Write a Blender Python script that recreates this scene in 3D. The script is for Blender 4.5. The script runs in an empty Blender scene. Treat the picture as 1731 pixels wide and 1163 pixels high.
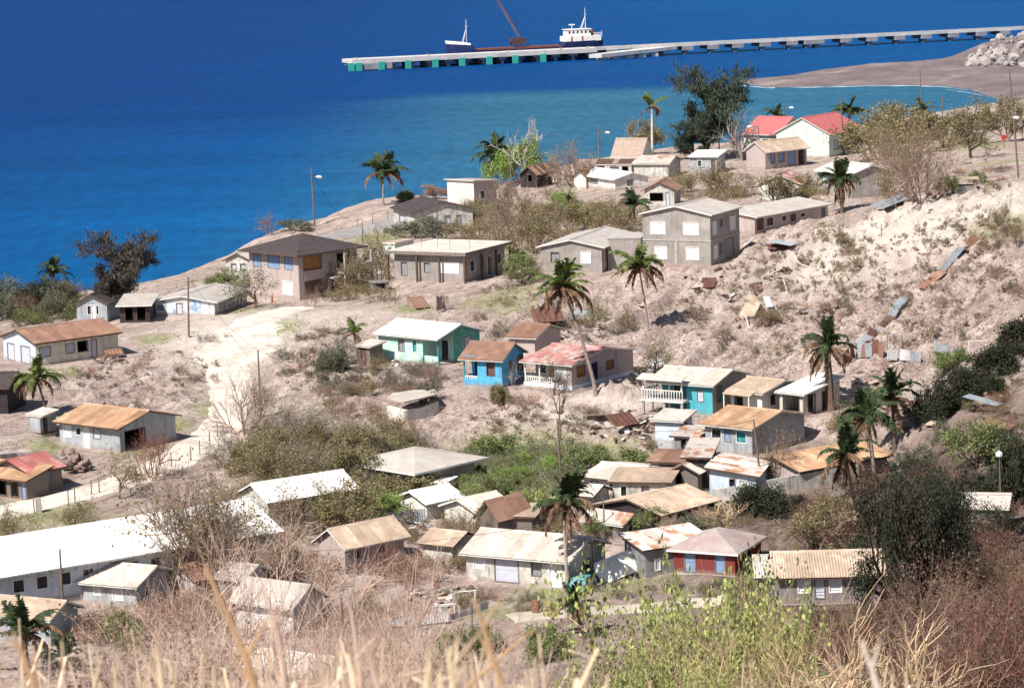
import bpy, math, random
import numpy as np
from mathutils import Vector, Matrix
R = math.radians
# ------------------------------------------------------------------ camera, world, sun, exposure
SC = bpy.context.scene
FPX, W0, H0, CAMH = 4909.0, 1731.0, 1163.0, 55.0
PITCH = math.atan(0.152); ROLL = 0.033
cam = bpy.data.cameras.new('camera'); camo = bpy.data.objects.new('camera', cam)
SC.collection.objects.link(camo); SC.camera = camo
cam.sensor_width = 36.0; cam.lens = FPX / W0 * 36.0
cam.clip_start = 0.5; cam.clip_end = 30000
cam.dof.use_dof = True; cam.dof.focus_distance = 300.0; cam.dof.aperture_fstop = 5.0
fwd = Vector((0, math.cos(PITCH), -math.sin(PITCH)))
up0 = Vector((0, math.sin(PITCH), math.cos(PITCH))); rt0 = Vector((1, 0, 0))
# the photograph was taken tilted a little: level lines climb to the right
rt = rt0 * math.cos(ROLL) - up0 * math.sin(ROLL)
up = up0 * math.cos(ROLL) + rt0 * math.sin(ROLL)
M3 = Matrix((rt, up, -fwd)).transposed()
camo.matrix_world = Matrix.Translation((0, 0, CAMH)) @ M3.to_4x4()

SUNV = Vector((-0.66, -0.75, 0)).normalized() * math.cos(R(50)) + Vector((0, 0, math.sin(R(50))))
w = bpy.data.worlds.new("World"); SC.world = w; w.use_nodes = True
nt = w.node_tree; bgn = nt.nodes['Background']
sky = nt.nodes.new('ShaderNodeTexSky'); sky.sky_type = 'NISHITA'; sky.sun_disc = False
sky.sun_elevation = R(50); sky.sun_rotation = math.atan2(SUNV.x, SUNV.y)
nt.links.new(sky.outputs[0], bgn.inputs[0]); bgn.inputs[1].default_value = 0.062
sl = bpy.data.lights.new('sun', 'SUN'); so = bpy.data.objects.new('sun', sl); SC.collection.objects.link(so)
sl.energy = 5.0; sl.angle = R(0.5); sl.color = (1.0, 0.94, 0.86)
so.rotation_euler = (-SUNV).to_track_quat('-Z', 'Y').to_euler(); so.location = (0, 0, 200)
SC.view_settings.view_transform = 'Standard'; SC.view_settings.look = 'None'
SC.view_settings.gamma = 1; SC.view_settings.use_curve_mapping = False
SC.view_settings.exposure = 0.5
SC.cycles.max_bounces = 6; SC.cycles.transparent_max_bounces = 8

# ------------------------------------------------------------------ helpers
COL = SC.collection
rng = random.Random(7)
CAM = Vector((0, 0, CAMH))
def ray(px, py):
    u = (px - W0 / 2) / FPX; v = (H0 / 2 - py) / FPX
    return rt * u + up * v + fwd
def PD(px, py, D):                # point at ground distance y = D
    d = ray(px, py); return CAM + d * (D / d.y)
def PZ(px, py, z):
    d = ray(px, py); return CAM + d * ((z - CAMH) / d.z)
def proj(p):
    q = Vector(p) - CAM; t = q.dot(fwd)
    return (W0 / 2 + FPX * q.dot(rt) / t, H0 / 2 - FPX * q.dot(up) / t)

class MB:
    def __init__(s): s.v = []; s.f = []; s.m = []
    def add(s, vs, fs, m=0):
        o = len(s.v); s.v.extend([tuple(x) for x in vs]); s.f.extend([tuple(i + o for i in f) for f in fs]); s.m.extend([m] * len(fs))
    def box(s, x0, x1, y0, y1, z0, z1, m=0):
        v = [(x0,y0,z0),(x1,y0,z0),(x1,y1,z0),(x0,y1,z0),(x0,y0,z1),(x1,y0,z1),(x1,y1,z1),(x0,y1,z1)]
        s.add(v, [(0,3,2,1),(4,5,6,7),(0,1,5,4),(1,2,6,5),(2,3,7,6),(3,0,4,7)], m)
    def tube(s, pts, rad, n=6, m=0, cap=True):
        pts = [Vector(p) for p in pts]
        if not hasattr(rad, '__len__'): rad = [rad] * len(pts)
        rings = []
        for i, p in enumerate(pts):
            t = (pts[min(i+1, len(pts)-1)] - pts[max(i-1, 0)])
            if t.length < 1e-9: t = Vector((0,0,1))
            t.normalize()
            a = t.cross(Vector((0,0,1))) if abs(t.z) < .95 else t.cross(Vector((1,0,0)))
            a.normalize(); b = t.cross(a)
            rings.append([p + (a * math.cos(2*math.pi*k/n) + b * math.sin(2*math.pi*k/n)) * rad[i] for k in range(n)])
        o = len(s.v)
        for r_ in rings: s.v.extend([tuple(x) for x in r_])
        for i in range(len(rings)-1):
            for k in range(n):
                s.f.append((o+i*n+k, o+i*n+(k+1)%n, o+(i+1)*n+(k+1)%n, o+(i+1)*n+k)); s.m.append(m)
        if cap and n > 2:
            s.f.append(tuple(o+k for k in range(n))[::-1]); s.m.append(m)
            s.f.append(tuple(o+(len(rings)-1)*n+k for k in range(n))); s.m.append(m)
    def mesh(s, name):
        me = bpy.data.meshes.new(name); me.from_pydata(s.v, [], s.f)
        if any(s.m): me.polygons.foreach_set('material_index', s.m)
        me.update(); return me
    def build(s, name, mats, parent=None, loc=None, rz=None):
        me = s.mesh(name)
        for m in (mats if isinstance(mats, (list, tuple)) else [mats]): me.materials.append(m)
        return link(name, me, parent, loc, rz)
def link(name, me, parent=None, loc=None, rz=None):
    o = bpy.data.objects.new(name, me); COL.objects.link(o)
    if parent: o.parent = parent
    if loc is not None: o.location = loc
    if rz is not None: o.rotation_euler = (0, 0, rz)
    return o
def tag(o, label=None, cat=None, group=None, kind=None):
    if label: o['label'] = label
    if cat: o['category'] = cat
    if group: o['group'] = group
    if kind: o['kind'] = kind
    return o
def empty(name, loc, rz=0, label=None, cat=None, group=None):
    o = bpy.data.objects.new(name, None); COL.objects.link(o); o.location = loc; o.rotation_euler = (0,0,rz)
    o.empty_display_size = .3
    return tag(o, label, cat, group)
def npmesh(name, V, F, smooth=False):
    me = bpy.data.meshes.new(name); V = np.asarray(V, np.float32); F = np.asarray(F, np.int32)
    k = F.shape[1]
    me.vertices.add(len(V)); me.vertices.foreach_set('co', V.ravel())
    me.loops.add(F.size); me.loops.foreach_set('vertex_index', F.ravel())
    me.polygons.add(len(F)); me.polygons.foreach_set('loop_start', np.arange(0, F.size, k, dtype=np.int32))
    me.polygons.foreach_set('loop_total', np.full(len(F), k, np.int32))
    if smooth: me.polygons.foreach_set('use_smooth', np.ones(len(F), bool))
    me.update(calc_edges=True); me.validate(); return me

# ------------------------------------------------------------------ materials
MATS = {}
def N(nt, t, **kw):
    n = nt.nodes.new(t)
    for k, v in kw.items():
        if k.startswith('i_'): n.inputs[k[2:].replace('_', ' ')].default_value = v
        else: setattr(n, k, v)
    return n
def mat(name, c, c2=None, scale=1.0, rough=.85, spec=.2, bump=0., bscale=8., var=.0, island=0., contrast=(.4,.62), stretch=None, metal=0., c3=None, s3=.3, wave=None, trans=0., det=6, stain=0.):
    """noise-mixed two (three) colour surface; var = brightness change per object, island = per loose piece"""
    if name in MATS: return MATS[name]
    m = bpy.data.materials.new(name); m.use_nodes = True; t = m.node_tree; L = t.links.new
    b = t.nodes['Principled BSDF']; b.inputs['Roughness'].default_value = rough; b.inputs['Specular IOR Level'].default_value = spec
    b.inputs['Metallic'].default_value = metal
    tc = N(t, 'ShaderNodeTexCoord'); mp = N(t, 'ShaderNodeMapping'); L(tc.outputs['Object'], mp.inputs[0])
    if stretch: mp.inputs['Scale'].default_value = stretch
    oi = N(t, 'ShaderNodeObjectInfo'); ad = N(t, 'ShaderNodeVectorMath', operation='ADD'); cx = N(t, 'ShaderNodeCombineXYZ')
    mu = N(t, 'ShaderNodeMath', operation='MULTIPLY'); mu.inputs[1].default_value = 57.0
    L(oi.outputs['Random'], mu.inputs[0]); L(mu.outputs[0], cx.inputs[0]); L(mu.outputs[0], cx.inputs[1])
    L(mp.outputs[0], ad.inputs[0]); L(cx.outputs[0], ad.inputs[1]); vec = ad.outputs[0]
    c2 = c2 or tuple(x * .75 for x in c)
    n1 = N(t, 'ShaderNodeTexNoise'); n1.inputs['Scale'].default_value = scale; n1.inputs['Detail'].default_value = det; n1.inputs['Roughness'].default_value = .62
    L(vec, n1.inputs['Vector'])
    r = N(t, 'ShaderNodeMapRange'); r.inputs[1].default_value = contrast[0]; r.inputs[2].default_value = contrast[1]; L(n1.outputs[0], r.inputs[0])
    mx = N(t, 'ShaderNodeMix', data_type='RGBA'); mx.inputs[6].default_value = (*c, 1); mx.inputs[7].default_value = (*c2, 1)
    L(r.outputs[0], mx.inputs[0]); out = mx.outputs[2]
    if c3:
        n3 = N(t, 'ShaderNodeTexNoise'); n3.inputs['Scale'].default_value = s3; n3.inputs['Detail'].default_value = 7; n3.inputs['Roughness'].default_value = .7; L(vec, n3.inputs['Vector'])
        r3 = N(t, 'ShaderNodeMapRange'); r3.inputs[1].default_value = .5; r3.inputs[2].default_value = .66; L(n3.outputs[0], r3.inputs[0])
        m3 = N(t, 'ShaderNodeMix', data_type='RGBA'); m3.inputs[7].default_value = (*c3, 1); L(r3.outputs[0], m3.inputs[0]); L(out, m3.inputs[6]); out = m3.outputs[2]
    if stain > 0:                                       # rain streaks down the wall and splashed earth along its foot
        ms_ = N(t, 'ShaderNodeMapping'); ms_.inputs['Scale'].default_value = (2.2, 2.2, .22); L(ad.outputs[0], ms_.inputs[0])
        ns = N(t, 'ShaderNodeTexNoise'); ns.inputs['Scale'].default_value = 1.3; ns.inputs['Detail'].default_value = 6; ns.inputs['Roughness'].default_value = .7; L(ms_.outputs[0], ns.inputs['Vector'])
        rs = N(t, 'ShaderNodeMapRange'); rs.inputs[1].default_value = .5; rs.inputs[2].default_value = .72; rs.inputs[4].default_value = stain; L(ns.outputs[0], rs.inputs[0])
        x1 = N(t, 'ShaderNodeMix', data_type='RGBA'); x1.inputs[7].default_value = (.13,.105,.09,1); L(rs.outputs[0], x1.inputs[0]); L(out, x1.inputs[6]); out = x1.outputs[2]
        sz = N(t, 'ShaderNodeSeparateXYZ'); L(tc.outputs['Object'], sz.inputs[0]); zz = N(t, 'ShaderNodeMath', operation='MULTIPLY_ADD'); zz.inputs[1].default_value = -1.2; zz.inputs[2].default_value = .35; L(sz.outputs[2], zz.inputs[0])
        za = N(t, 'ShaderNodeMath', operation='ADD'); L(zz.outputs[0], za.inputs[0]); L(n1.outputs[0], za.inputs[1]); zr = N(t, 'ShaderNodeMapRange'); zr.inputs[1].default_value = .35; zr.inputs[2].default_value = .85; zr.inputs[4].default_value = .75; L(za.outputs[0], zr.inputs[0])
        x2 = N(t, 'ShaderNodeMix', data_type='RGBA'); x2.inputs[7].default_value = (.30,.225,.185,1); L(zr.outputs[0], x2.inputs[0]); L(out, x2.inputs[6]); out = x2.outputs[2]
    fac = None
    if var > 0:
        v = N(t, 'ShaderNodeMapRange'); v.inputs[3].default_value = 1 - var; v.inputs[4].default_value = 1 + var; L(oi.outputs['Random'], v.inputs[0]); fac = v.outputs[0]
    if island > 0:
        g = N(t, 'ShaderNodeNewGeometry'); v = N(t, 'ShaderNodeMapRange'); v.inputs[3].default_value = 1 - island; v.inputs[4].default_value = 1 + island
        L(g.outputs['Random Per Island'], v.inputs[0])
        if fac:
            q = N(t, 'ShaderNodeMath', operation='MULTIPLY'); L(fac, q.inputs[0]); L(v.outputs[0], q.inputs[1]); fac = q.outputs[0]
        else: fac = v.outputs[0]
    if fac:
        vm = N(t, 'ShaderNodeVectorMath', operation='SCALE'); L(out, vm.inputs[0]); L(fac, vm.inputs['Scale']); out = vm.outputs[0]
    L(out, b.inputs['Base Color'])
    hgt = None
    if wave:
        wv = N(t, 'ShaderNodeTexWave', bands_direction=wave[0]); wv.inputs['Scale'].default_value = wave[1]; L(tc.outputs['Object'], wv.inputs[0]); hgt = wv.outputs['Fac']
        bp = N(t, 'ShaderNodeBump'); bp.inputs['Strength'].default_value = wave[2]; bp.inputs['Distance'].default_value = .05; L(hgt, bp.inputs['Height']); L(bp.outputs[0], b.inputs['Normal'])
    elif bump > 0:
        nb = N(t, 'ShaderNodeTexNoise'); nb.inputs['Scale'].default_value = bscale; nb.inputs['Detail'].default_value = 5; L(vec, nb.inputs['Vector'])
        bp = N(t, 'ShaderNodeBump'); bp.inputs['Strength'].default_value = bump; bp.inputs['Distance'].default_value = .1; L(nb.outputs[0], bp.inputs['Height']); L(bp.outputs[0], b.inputs['Normal'])
    if trans > 0:
        tr = N(t, 'ShaderNodeBsdfTranslucent'); L(out, tr.inputs[0]); ms = N(t, 'ShaderNodeMixShader'); ms.inputs[0].default_value = trans
        L(b.outputs[0], ms.inputs[1]); L(tr.outputs[0], ms.inputs[2]); L(ms.outputs[0], t.nodes['Material Output'].inputs[0])
    MATS[name] = m; return m

# walls
WL = dict(
 block = mat('grey_block', (.33,.30,.28), (.26,.24,.23), .8, bump=.3, bscale=5, c3=(.40,.37,.35), s3=.5, stain=0.35),
 mauve = mat('mauve_render', (.47,.39,.37), (.41,.34,.325), 1.2, c3=(.48,.40,.37), stain=0.50),
 white = mat('white_render', (.74,.72,.68), (.60,.57,.52), .9, c3=(.66,.64,.6), stain=0.50),
 dirty = mat('dirty_white_render', (.62,.60,.56), (.36,.36,.33), 1.6, c3=(.5,.47,.42), stain=0.75),
 mottled = mat('mottled_blue_white', (.66,.70,.72), (.25,.42,.62), .55, c3=(.72,.70,.64), s3=.9, contrast=(.5,.56), stain=0.75),
 cream = mat('cream_render', (.64,.62,.49), (.57,.55,.44), .8, c3=(.68,.66,.58), stain=0.50),
 paleb = mat('pale_blue_render', (.58,.66,.74), (.50,.58,.66), 1.0, stain=0.50),
 bluegrey = mat('blue_grey_render', (.38,.41,.44), (.30,.33,.36), 1.1, c3=(.46,.47,.47), stain=0.75),
 aqua = mat('aqua_paint', (.36,.66,.58), (.60,.72,.64), .9, contrast=(.45,.6), stain=0.50),
 green = mat('weathered_shade_green', (.05,.36,.28), (.16,.42,.34), 1.3, c3=(.30,.40,.36), s3=.5, stain=0.75),  # side wall of the aqua house, with its shade in the colour
 sky = mat('light_blue_paint', (.10,.42,.66), (.08,.36,.60), .8, c3=(.18,.50,.70), stain=0.50),
 teal = mat('teal_paint', (.09,.42,.50), (.07,.36,.44), 1.0, stain=0.50),
 wood = mat('weathered_boards', (.20,.165,.15), (.14,.115,.105), 1.0, stretch=(6,6,.5), bump=.5, bscale=3, c3=(.25,.21,.19), s3=1.0, stain=0.50),
 greywood = mat('grey_boards', (.27,.245,.25), (.20,.18,.185), 1.0, stretch=(5,5,.4), bump=.5, bscale=3, stain=0.50),
 dark = mat('dark_wood', (.055,.042,.045), (.035,.028,.03), 1.0),
 redwood = mat('dull_red_boards', (.22,.045,.04), (.15,.035,.035), 1.2, stretch=(5,5,.5), stain=0.50),
 redgreen = mat('pale_green_render', (.60,.68,.62), (.54,.62,.57), .6, stain=0.50),
 stone = mat('rough_stone', (.28,.25,.24), (.18,.16,.155), 2.0, bump=.8, bscale=3, stain=0.50),
 tin = mat('grey_tin', (.30,.31,.33), (.20,.19,.20), 1.0, rough=.6, wave=('X', 6, .6), c3=(.26,.2,.17), stain=0.50),
)
TR = dict(
 white = mat('white_shutter', (.80,.82,.84), (.74,.76,.79), 2.0, wave=('Z', 9, .4)),
 pale = mat('pale_lavender_shutter', (.56,.58,.66), (.50,.52,.60), 2.0, wave=('Z', 9, .3)),
 blue = mat('faded_blue_shutter', (.26,.38,.58), (.22,.32,.50), 2.0, wave=('Z', 9, .4)),
 orange = mat('orange_plywood', (.40,.20,.07), (.32,.15,.06), 2.0),
 brown = mat('brown_panel', (.16,.095,.08), (.12,.075,.065), 2.0),
 grey = mat('grey_panel', (.30,.30,.32), (.25,.25,.27), 2.0),
 dark = mat('dark_glass', (.03,.035,.045), (.02,.025,.03), 2.0, rough=.25, spec=.5),
 teal = mat('teal_door', (.05,.30,.34), (.04,.25,.29), 2.0),
 navy = mat('navy_door', (.02,.025,.07), (.015,.02,.05), 2.0),
 trimw = mat('white_trim', (.76,.75,.72), (.66,.64,.6), 3.0),
 trimb = mat('brown_trim', (.13,.08,.06), (.09,.06,.05), 3.0),
 conc = mat('concrete', (.42,.39,.36), (.33,.30,.28), 1.5, bump=.3, bscale=4),
 post = mat('grey_post', (.24,.20,.19), (.17,.14,.135), 3.0),
)
RF = dict(
 grey = mat('pale_grey_tin', (.50,.46,.42), (.42,.38,.35), .9, rough=.6, var=.14, c3=(.42,.36,.31)),
 pale = mat('pale_sheet', (.62,.57,.51), (.54,.48,.42), 1.0, rough=.6, var=.14, c3=(.47,.37,.30), s3=.6),
 white = mat('white_roof', (.84,.84,.82), (.76,.74,.71), .7, rough=.6, var=.05, c3=(.66,.61,.56), s3=.35),
 dark = mat('dark_shingle', (.075,.06,.062), (.055,.045,.048), 1.5, rough=.9, bump=.4, bscale=6),
 orange = mat('orange_rust', (.44,.27,.165), (.35,.205,.125), .8, rough=.75, var=.13, c3=(.55,.40,.26), s3=.5, stretch=(1,1,1)),
 brown = mat('brown_rust', (.27,.155,.11), (.21,.12,.09), .8, rough=.8, var=.12, c3=(.34,.21,.15)),
 tan = mat('tan_sheet', (.46,.35,.265), (.37,.275,.21), .9, rough=.75, var=.12, c3=(.58,.48,.38), s3=.5),
 red = mat('faded_red_sheet', (.36,.12,.11), (.28,.09,.085), .8, rough=.7, var=.12, c3=(.52,.30,.27), s3=.4),
 pink = mat('pink_red_tile', (.50,.15,.15), (.44,.125,.13), 1.2, rough=.8, var=.03),
 pinkold = mat('pink_rust_sheet', (.45,.215,.195), (.55,.43,.39), .45, rough=.7, var=.12, contrast=(.48,.56), c3=(.36,.14,.12), s3=.7),
 redgrey = mat('red_grey_tin', (.42,.36,.34), (.35,.29,.28), 1.0, rough=.7, var=.1, c3=(.34,.22,.22), wave=('X', 2.2, .5)),
 shingle = mat('tan_shingle', (.44,.34,.28), (.30,.22,.18), 4.0, rough=.9, var=.05),
 mixed = mat('rust_and_zinc', (.52,.46,.42), (.36,.19,.11), .45, rough=.7, var=.15, contrast=(.5,.56), c3=(.56,.52,.47)),
)
# ------------------------------------------------------------------ noise
_rs = np.random.RandomState(3); _LAT = _rs.rand(256, 256)
def vnoise(x, y):
    xi = np.floor(x).astype(int); yi = np.floor(y).astype(int); fx = x - xi; fy = y - yi
    fx = fx*fx*(3-2*fx); fy = fy*fy*(3-2*fy)
    a = _LAT[xi & 255, yi & 255]; b = _LAT[(xi+1) & 255, yi & 255]; c = _LAT[xi & 255, (yi+1) & 255]; d = _LAT[(xi+1) & 255, (yi+1) & 255]
    return (a*(1-fx)+b*fx)*(1-fy) + (c*(1-fx)+d*fx)*fy
def fbm(x, y, o=4, g=.5):
    s = 0; a = 1; t = 0
    for k in range(o):
        s = s + a * vnoise(x * 2**k + 17.3*k, y * 2**k + 9.1*k); t += a; a *= g
    return s / t
def sst(a, b, x):
    t = np.clip((x - a) / (b - a), 0, 1); return t*t*(3-2*t)

# ------------------------------------------------------------------ terrain control
CP = []
def cz(px, py, z): CP.append(tuple(PZ(px, py, z)))
def cd(px, py, D): CP.append(tuple(PD(px, py, D)))
EDGE = [(-60,520,3),(60,508,3),(160,500,3.5),(255,480,4),(330,447,6),(390,414,7),(450,400,7),(520,380,7),(570,360,7.5),(640,349,7.5),
 (700,347,7),(760,332,6.5),(850,302,6),(950,287,6),(1050,270,6),(1130,266,6),(1200,258,6),(1280,238,5),(1400,217,4),(1480,215,4),(1560,205,4),(1650,196,4),(1731,184,3.5),(1850,172,3.5)]
for px, py, z in EDGE:
    p = PZ(px, py, z); CP.append(tuple(p)); CP.append((p.x*(p.y+16)/p.y, p.y+16, -3)); CP.append((p.x*(p.y+60)/p.y, p.y+60, -7)); CP.append((p.x*(p.y+160)/p.y, p.y+160, -8))
for q in [(62,616,290),(203,762,250),(60,833,238),(370,590,295),(507,507,336),(363,535,318),(180,541,325),(690,490,330),(915,458,335),(1202,447,330),
 (1276,394,345),(1440,334,385),(742,617,281),(849,655,270),(967,657,268),(1071,629,275),(870,740,255),(850,800,243),(960,770,250),(703,835,236),
 (1204,700,250),(1326,700,250),(1272,768,237),(1278,845,226),(1057,836,230),(1120,892,220),(962,992,207),(1243,966,208),(1300,1018,200),
 (585,960,212),(232,1022,205),(-60,1045,200),(85,1085,195),(550,1145,188),(870,1050,197),(1500,830,228),
 (1231,425,328),(1300,400,325),(1450,365,322),(1600,342,312),(1731,327,305),(1900,320,300),
 (1300,500,300),(1500,450,296),(1700,420,288),(1500,560,275),(1700,520,270),(1150,500,308),(1150,600,284),(1300,600,275),(1000,520,310),(1450,620,262),
 (800,520,312),(560,560,300),(480,640,280),(420,740,258),(200,690,268),(300,640,282),(60,700,262),
 (1580,700,238),(1731,560,258),(1700,650,235),(1731,600,242),(1650,720,222),(1600,850,205),(1731,800,200),(1700,950,178),(1731,1100,150),(1600,1100,152),(1400,1100,165),(1400,1030,192),(1900,700,225),(1900,900,185),
 (100,900,225),(350,880,225),(-80,760,245),(-80,620,285)]: cd(*q)
for q in [(1402,264,9),(1294,286,10),(1037,320,9.5),(701,392,9),(802,347,8),(1600,300,15),(1731,290,16),(1731,240,12),(1600,250,11),(1520,335,14),
 (560,430,9),(620,400,8.5),(760,400,9.5),(880,430,11.5),(1000,360,10.5),(1150,330,11),(1250,330,12),(1330,340,12.5),(1900,240,13)]: cz(*q)
for x in (-70,-30,0,30,70):
    for y, z in ((-12,56),(0,53.4),(10,51.0),(30,45.0),(60,35.3),(100,21.5)): CP.append((x, y, z + (1.0 if x > 20 and y > 20 else 0)))
    if x <= 0: CP.append((x, 150, 8.6))
for x in (-130, 130): CP.append((x, 100, 26)); 
CPA = np.array(CP)
def _kern(r): return np.sqrt(r*r + 16.0)
_K = _kern(np.hypot(CPA[:,None,0]-CPA[None,:,0], CPA[:,None,1]-CPA[None,:,1]))
_n = len(CPA); _A = np.zeros((_n+3,_n+3)); _A[:_n,:_n] = _K - np.eye(_n)*2.5
_A[:_n,_n]=1; _A[:_n,_n+1]=CPA[:,0]; _A[:_n,_n+2]=CPA[:,1]; _A[_n:,:_n]=_A[:_n,_n:].T
_W = np.linalg.solve(_A, np.r_[CPA[:,2], 0,0,0])
def base_h(x, y):
    sh = x.shape; x = x.ravel(); y = y.ravel(); out = np.zeros(len(x))
    for i in range(0, len(x), 20000):
        xx = x[i:i+20000]; yy = y[i:i+20000]
        out[i:i+20000] = _kern(np.hypot(xx[:,None]-CPA[None,:,0], yy[:,None]-CPA[None,:,1])) @ _W[:_n] + _W[_n] + _W[_n+1]*xx + _W[_n+2]*yy
    return out.reshape(sh)
# fan-shaped grid of the land
YS = np.concatenate([np.linspace(-10, 100, 60)[:-1], np.geomspace(100, 640, 760)])
NU = 420; US = np.linspace(-1, 1, NU)
HW = lambda y: .235*np.abs(y) + 14
GX = US[None,:] * HW(YS)[:,None]; GY = np.repeat(YS[:,None], NU, 1)
GB = base_h(GX, GY); GZ = GB.copy()
def sample(G, x, y):
    j = np.interp(y, YS, np.arange(len(YS))); u = (x / HW(y) + 1) * .5 * (NU-1)
    j0 = int(min(max(j, 0), len(YS)-2)); i0 = int(min(max(u, 0), NU-2)); fj = min(max(j-j0,0),1); fi = min(max(u-i0,0),1)
    return (G[j0,i0]*(1-fi)+G[j0,i0+1]*fi)*(1-fj) + (G[j0+1,i0]*(1-fi)+G[j0+1,i0+1]*fi)*fj
def hit(px, py, G=None, y0=90):
    """where the sight line of a picture point meets the land"""
    G = GZ if G is None else G
    d = ray(px, py); d = d / d.y; y = y0; prev = y
    while y < 900:
        if CAMH + d.z*y < (sample(G, d.x*y, y) if y < 640 else 0): break
        prev = y; y += 2.0
    lo, hi = prev, y
    for _ in range(14):
        m = (lo+hi)/2
        if CAMH + d.z*m < (sample(G, d.x*m, m) if m < 640 else 0): hi = m
        else: lo = m
    return Vector((d.x*hi, hi, CAMH + d.z*hi))
def gz(x, y): return float(sample(GZ, x, y))
# ------------------------------------------------------------------ houses: specification
HOUSES = []
def H(name, label, C, xl, xr, a, h, roof, rise, wall, rf, w=None, d=None, wins=(), porch=None, ov=.4, trim='trimw', group=None, sheets=None, miss=0, base=.25, cat='house', fnd='conc', **kw):
    HOUSES.append(dict(name=name, label=label, C=C, xl=xl, xr=xr, a=a, h=h, roof=roof, rise=rise, wall=wall, rf=rf, w=w, d=d, wins=wins, porch=porch, ov=ov, trim=trim, group=group, sheets=sheets, miss=miss, base=base, cat=cat, fnd=fnd, kw=kw))
def place(s):
    P = hit(*s['C'], G=GB); s['P'] = P; a = R(s['a']); e1 = Vector((math.cos(a), -math.sin(a), 0)); e2 = Vector((math.sin(a), math.cos(a), 0))
    def solve(px, dr):
        u = (px - W0/2) / FPX; k = rt - fwd*u; return -((P - CAM).dot(k)) / dr.dot(k)
    if s['a'] >= 0:
        w_ = s['w'] or solve(s['xl'], -e1); d_ = s['d'] or (solve(s['xr'], e2) if s['xr'] > s['C'][0]+2 else 6)
        cen = P - e1*(w_/2) + e2*(d_/2)
    else:
        d_ = s['d'] or solve(s['xl'], e2); w_ = s['w'] or solve(s['xr'], e1)
        cen = P + e1*(w_/2) + e2*(d_/2)
    s['w'], s['d'], s['cen'], s['e1'], s['e2'] = abs(w_), abs(d_), cen, e1, e2
    s['D'] = P.y

def win_xy(s, face, px):
    """picture column -> position along a face (m)"""
    xc = s['C'][0]
    if s['a'] >= 0: lo, hi, L = (s['xl'], xc, s['w']) if face == 'F' else (xc, s['xr'], s['d'])
    else: lo, hi, L = (xc, s['xr'], s['w']) if face == 'F' else (s['xl'], xc, s['d'])
    return (px-lo)/(hi-lo)*L

def wallpanel(mb, p, q, z0, z1, ops, th=.22):
    p = Vector((p[0], p[1], 0)); q = Vector((q[0], q[1], 0)); L = (q-p).length; t = (q-p)/L; n = Vector((t.y, -t.x, 0))
    X = sorted({0., L} | {min(max(v, 0), L) for o in ops for v in o[:2]}); Z = sorted({z0, z1} | {min(max(v, z0), z1) for o in ops for v in o[2:4]})
    def pt(s, z, i=0): r_ = p + t*s - n*i; return (r_.x, r_.y, z)
    for i in range(len(X)-1):
        for j in range(len(Z)-1):
            cx = (X[i]+X[i+1])/2; cz_ = (Z[j]+Z[j+1])/2
            if any(o[0] < cx < o[1] and o[2] < cz_ < o[3] for o in ops): continue
            mb.add([pt(X[i],Z[j]), pt(X[i+1],Z[j]), pt(X[i+1],Z[j+1]), pt(X[i],Z[j+1])], [(0,1,2,3)])
    for o in ops:
        a, b, c, d = max(o[0],0), min(o[1],L), max(o[2],z0), min(o[3],z1)
        mb.add([pt(a,c), pt(b,c), pt(b,d), pt(a,d), pt(a,c,th), pt(b,c,th), pt(b,d,th), pt(a,d,th)], [(0,4,5,1),(1,5,6,2),(2,6,7,3),(3,7,4,0)])
    return p, t, n

SHEETCACHE = {}
def sheet_mesh(width, length, mat_, amp=.022, waves=5):
    key = (round(width,2), round(length,1), mat_.name)
    if key in SHEETCACHE: return SHEETCACHE[key]
    n = waves*2; V = []; F = []
    for i in range(n+1):
        x = width*(i/n-.5)*1.03; z = amp if i % 2 else -amp
        V += [(x, 0, z), (x, length, z)]
    for i in range(n): F.append((2*i, 2*i+2, 2*i+3, 2*i+1))
    me = bpy.data.meshes.new('roof_sheet'); me.from_pydata(V, [], F); me.materials.append(mat_); me.update(); SHEETCACHE[key] = me
    return me

def slope(root, parent, deck, o, ax, bx, A, zl, zh, run, rmat, sheets, miss, seed):
    """one roof plane: o = eave start (2D) , ax = unit along the eave, bx = unit up the slope (horizontal), A = eave length"""
    o = Vector((o[0], o[1], 0)); ax = Vector((ax[0], ax[1], 0)); bx = Vector((bx[0], bx[1], 0))
    P = [o + Vector((0,0,zl)), o + ax*A + Vector((0,0,zl)), o + ax*A + bx*run + Vector((0,0,zh)), o + bx*run + Vector((0,0,zh))]
    Q = [v - Vector((0,0,.11)) for v in P]
    deck.add(P + Q, [(0,1,2,3),(7,6,5,4),(0,4,5,1),(1,5,6,2),(2,6,7,3),(3,7,4,0)])
    if sheets:
        rr = random.Random(seed); n = max(2, round(A/.95)); wd = A/n; ln = math.hypot(run, zh-zl) + .07
        me = sheet_mesh(wd, ln, rmat); ang = math.atan2(zh-zl, run)
        for i in range(n):
            if rr.random() < miss: continue
            c = o + ax*(wd*(i+.5)) - bx*.06 + Vector((0,0,zl - .06*math.tan(ang) + .045 + rr.random()*.012))
            yv = bx*math.cos(ang) + Vector((0,0,math.sin(ang))); xv = ax; zv = xv.cross(yv)
            if zv.z < 0: xv = -xv; zv = -zv
            s_ = bpy.data.objects.new('roof_sheet', me); COL.objects.link(s_); s_.parent = parent
            tw = rr.gauss(0, .006)
            m_ = Matrix((xv, yv, zv)).transposed().to_4x4(); m_ = Matrix.Translation(c) @ m_ @ Matrix.Rotation(tw, 4, 'Z') @ Matrix.Rotation(rr.gauss(0,.004), 4, 'X')
            s_.matrix_local = m_

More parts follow.
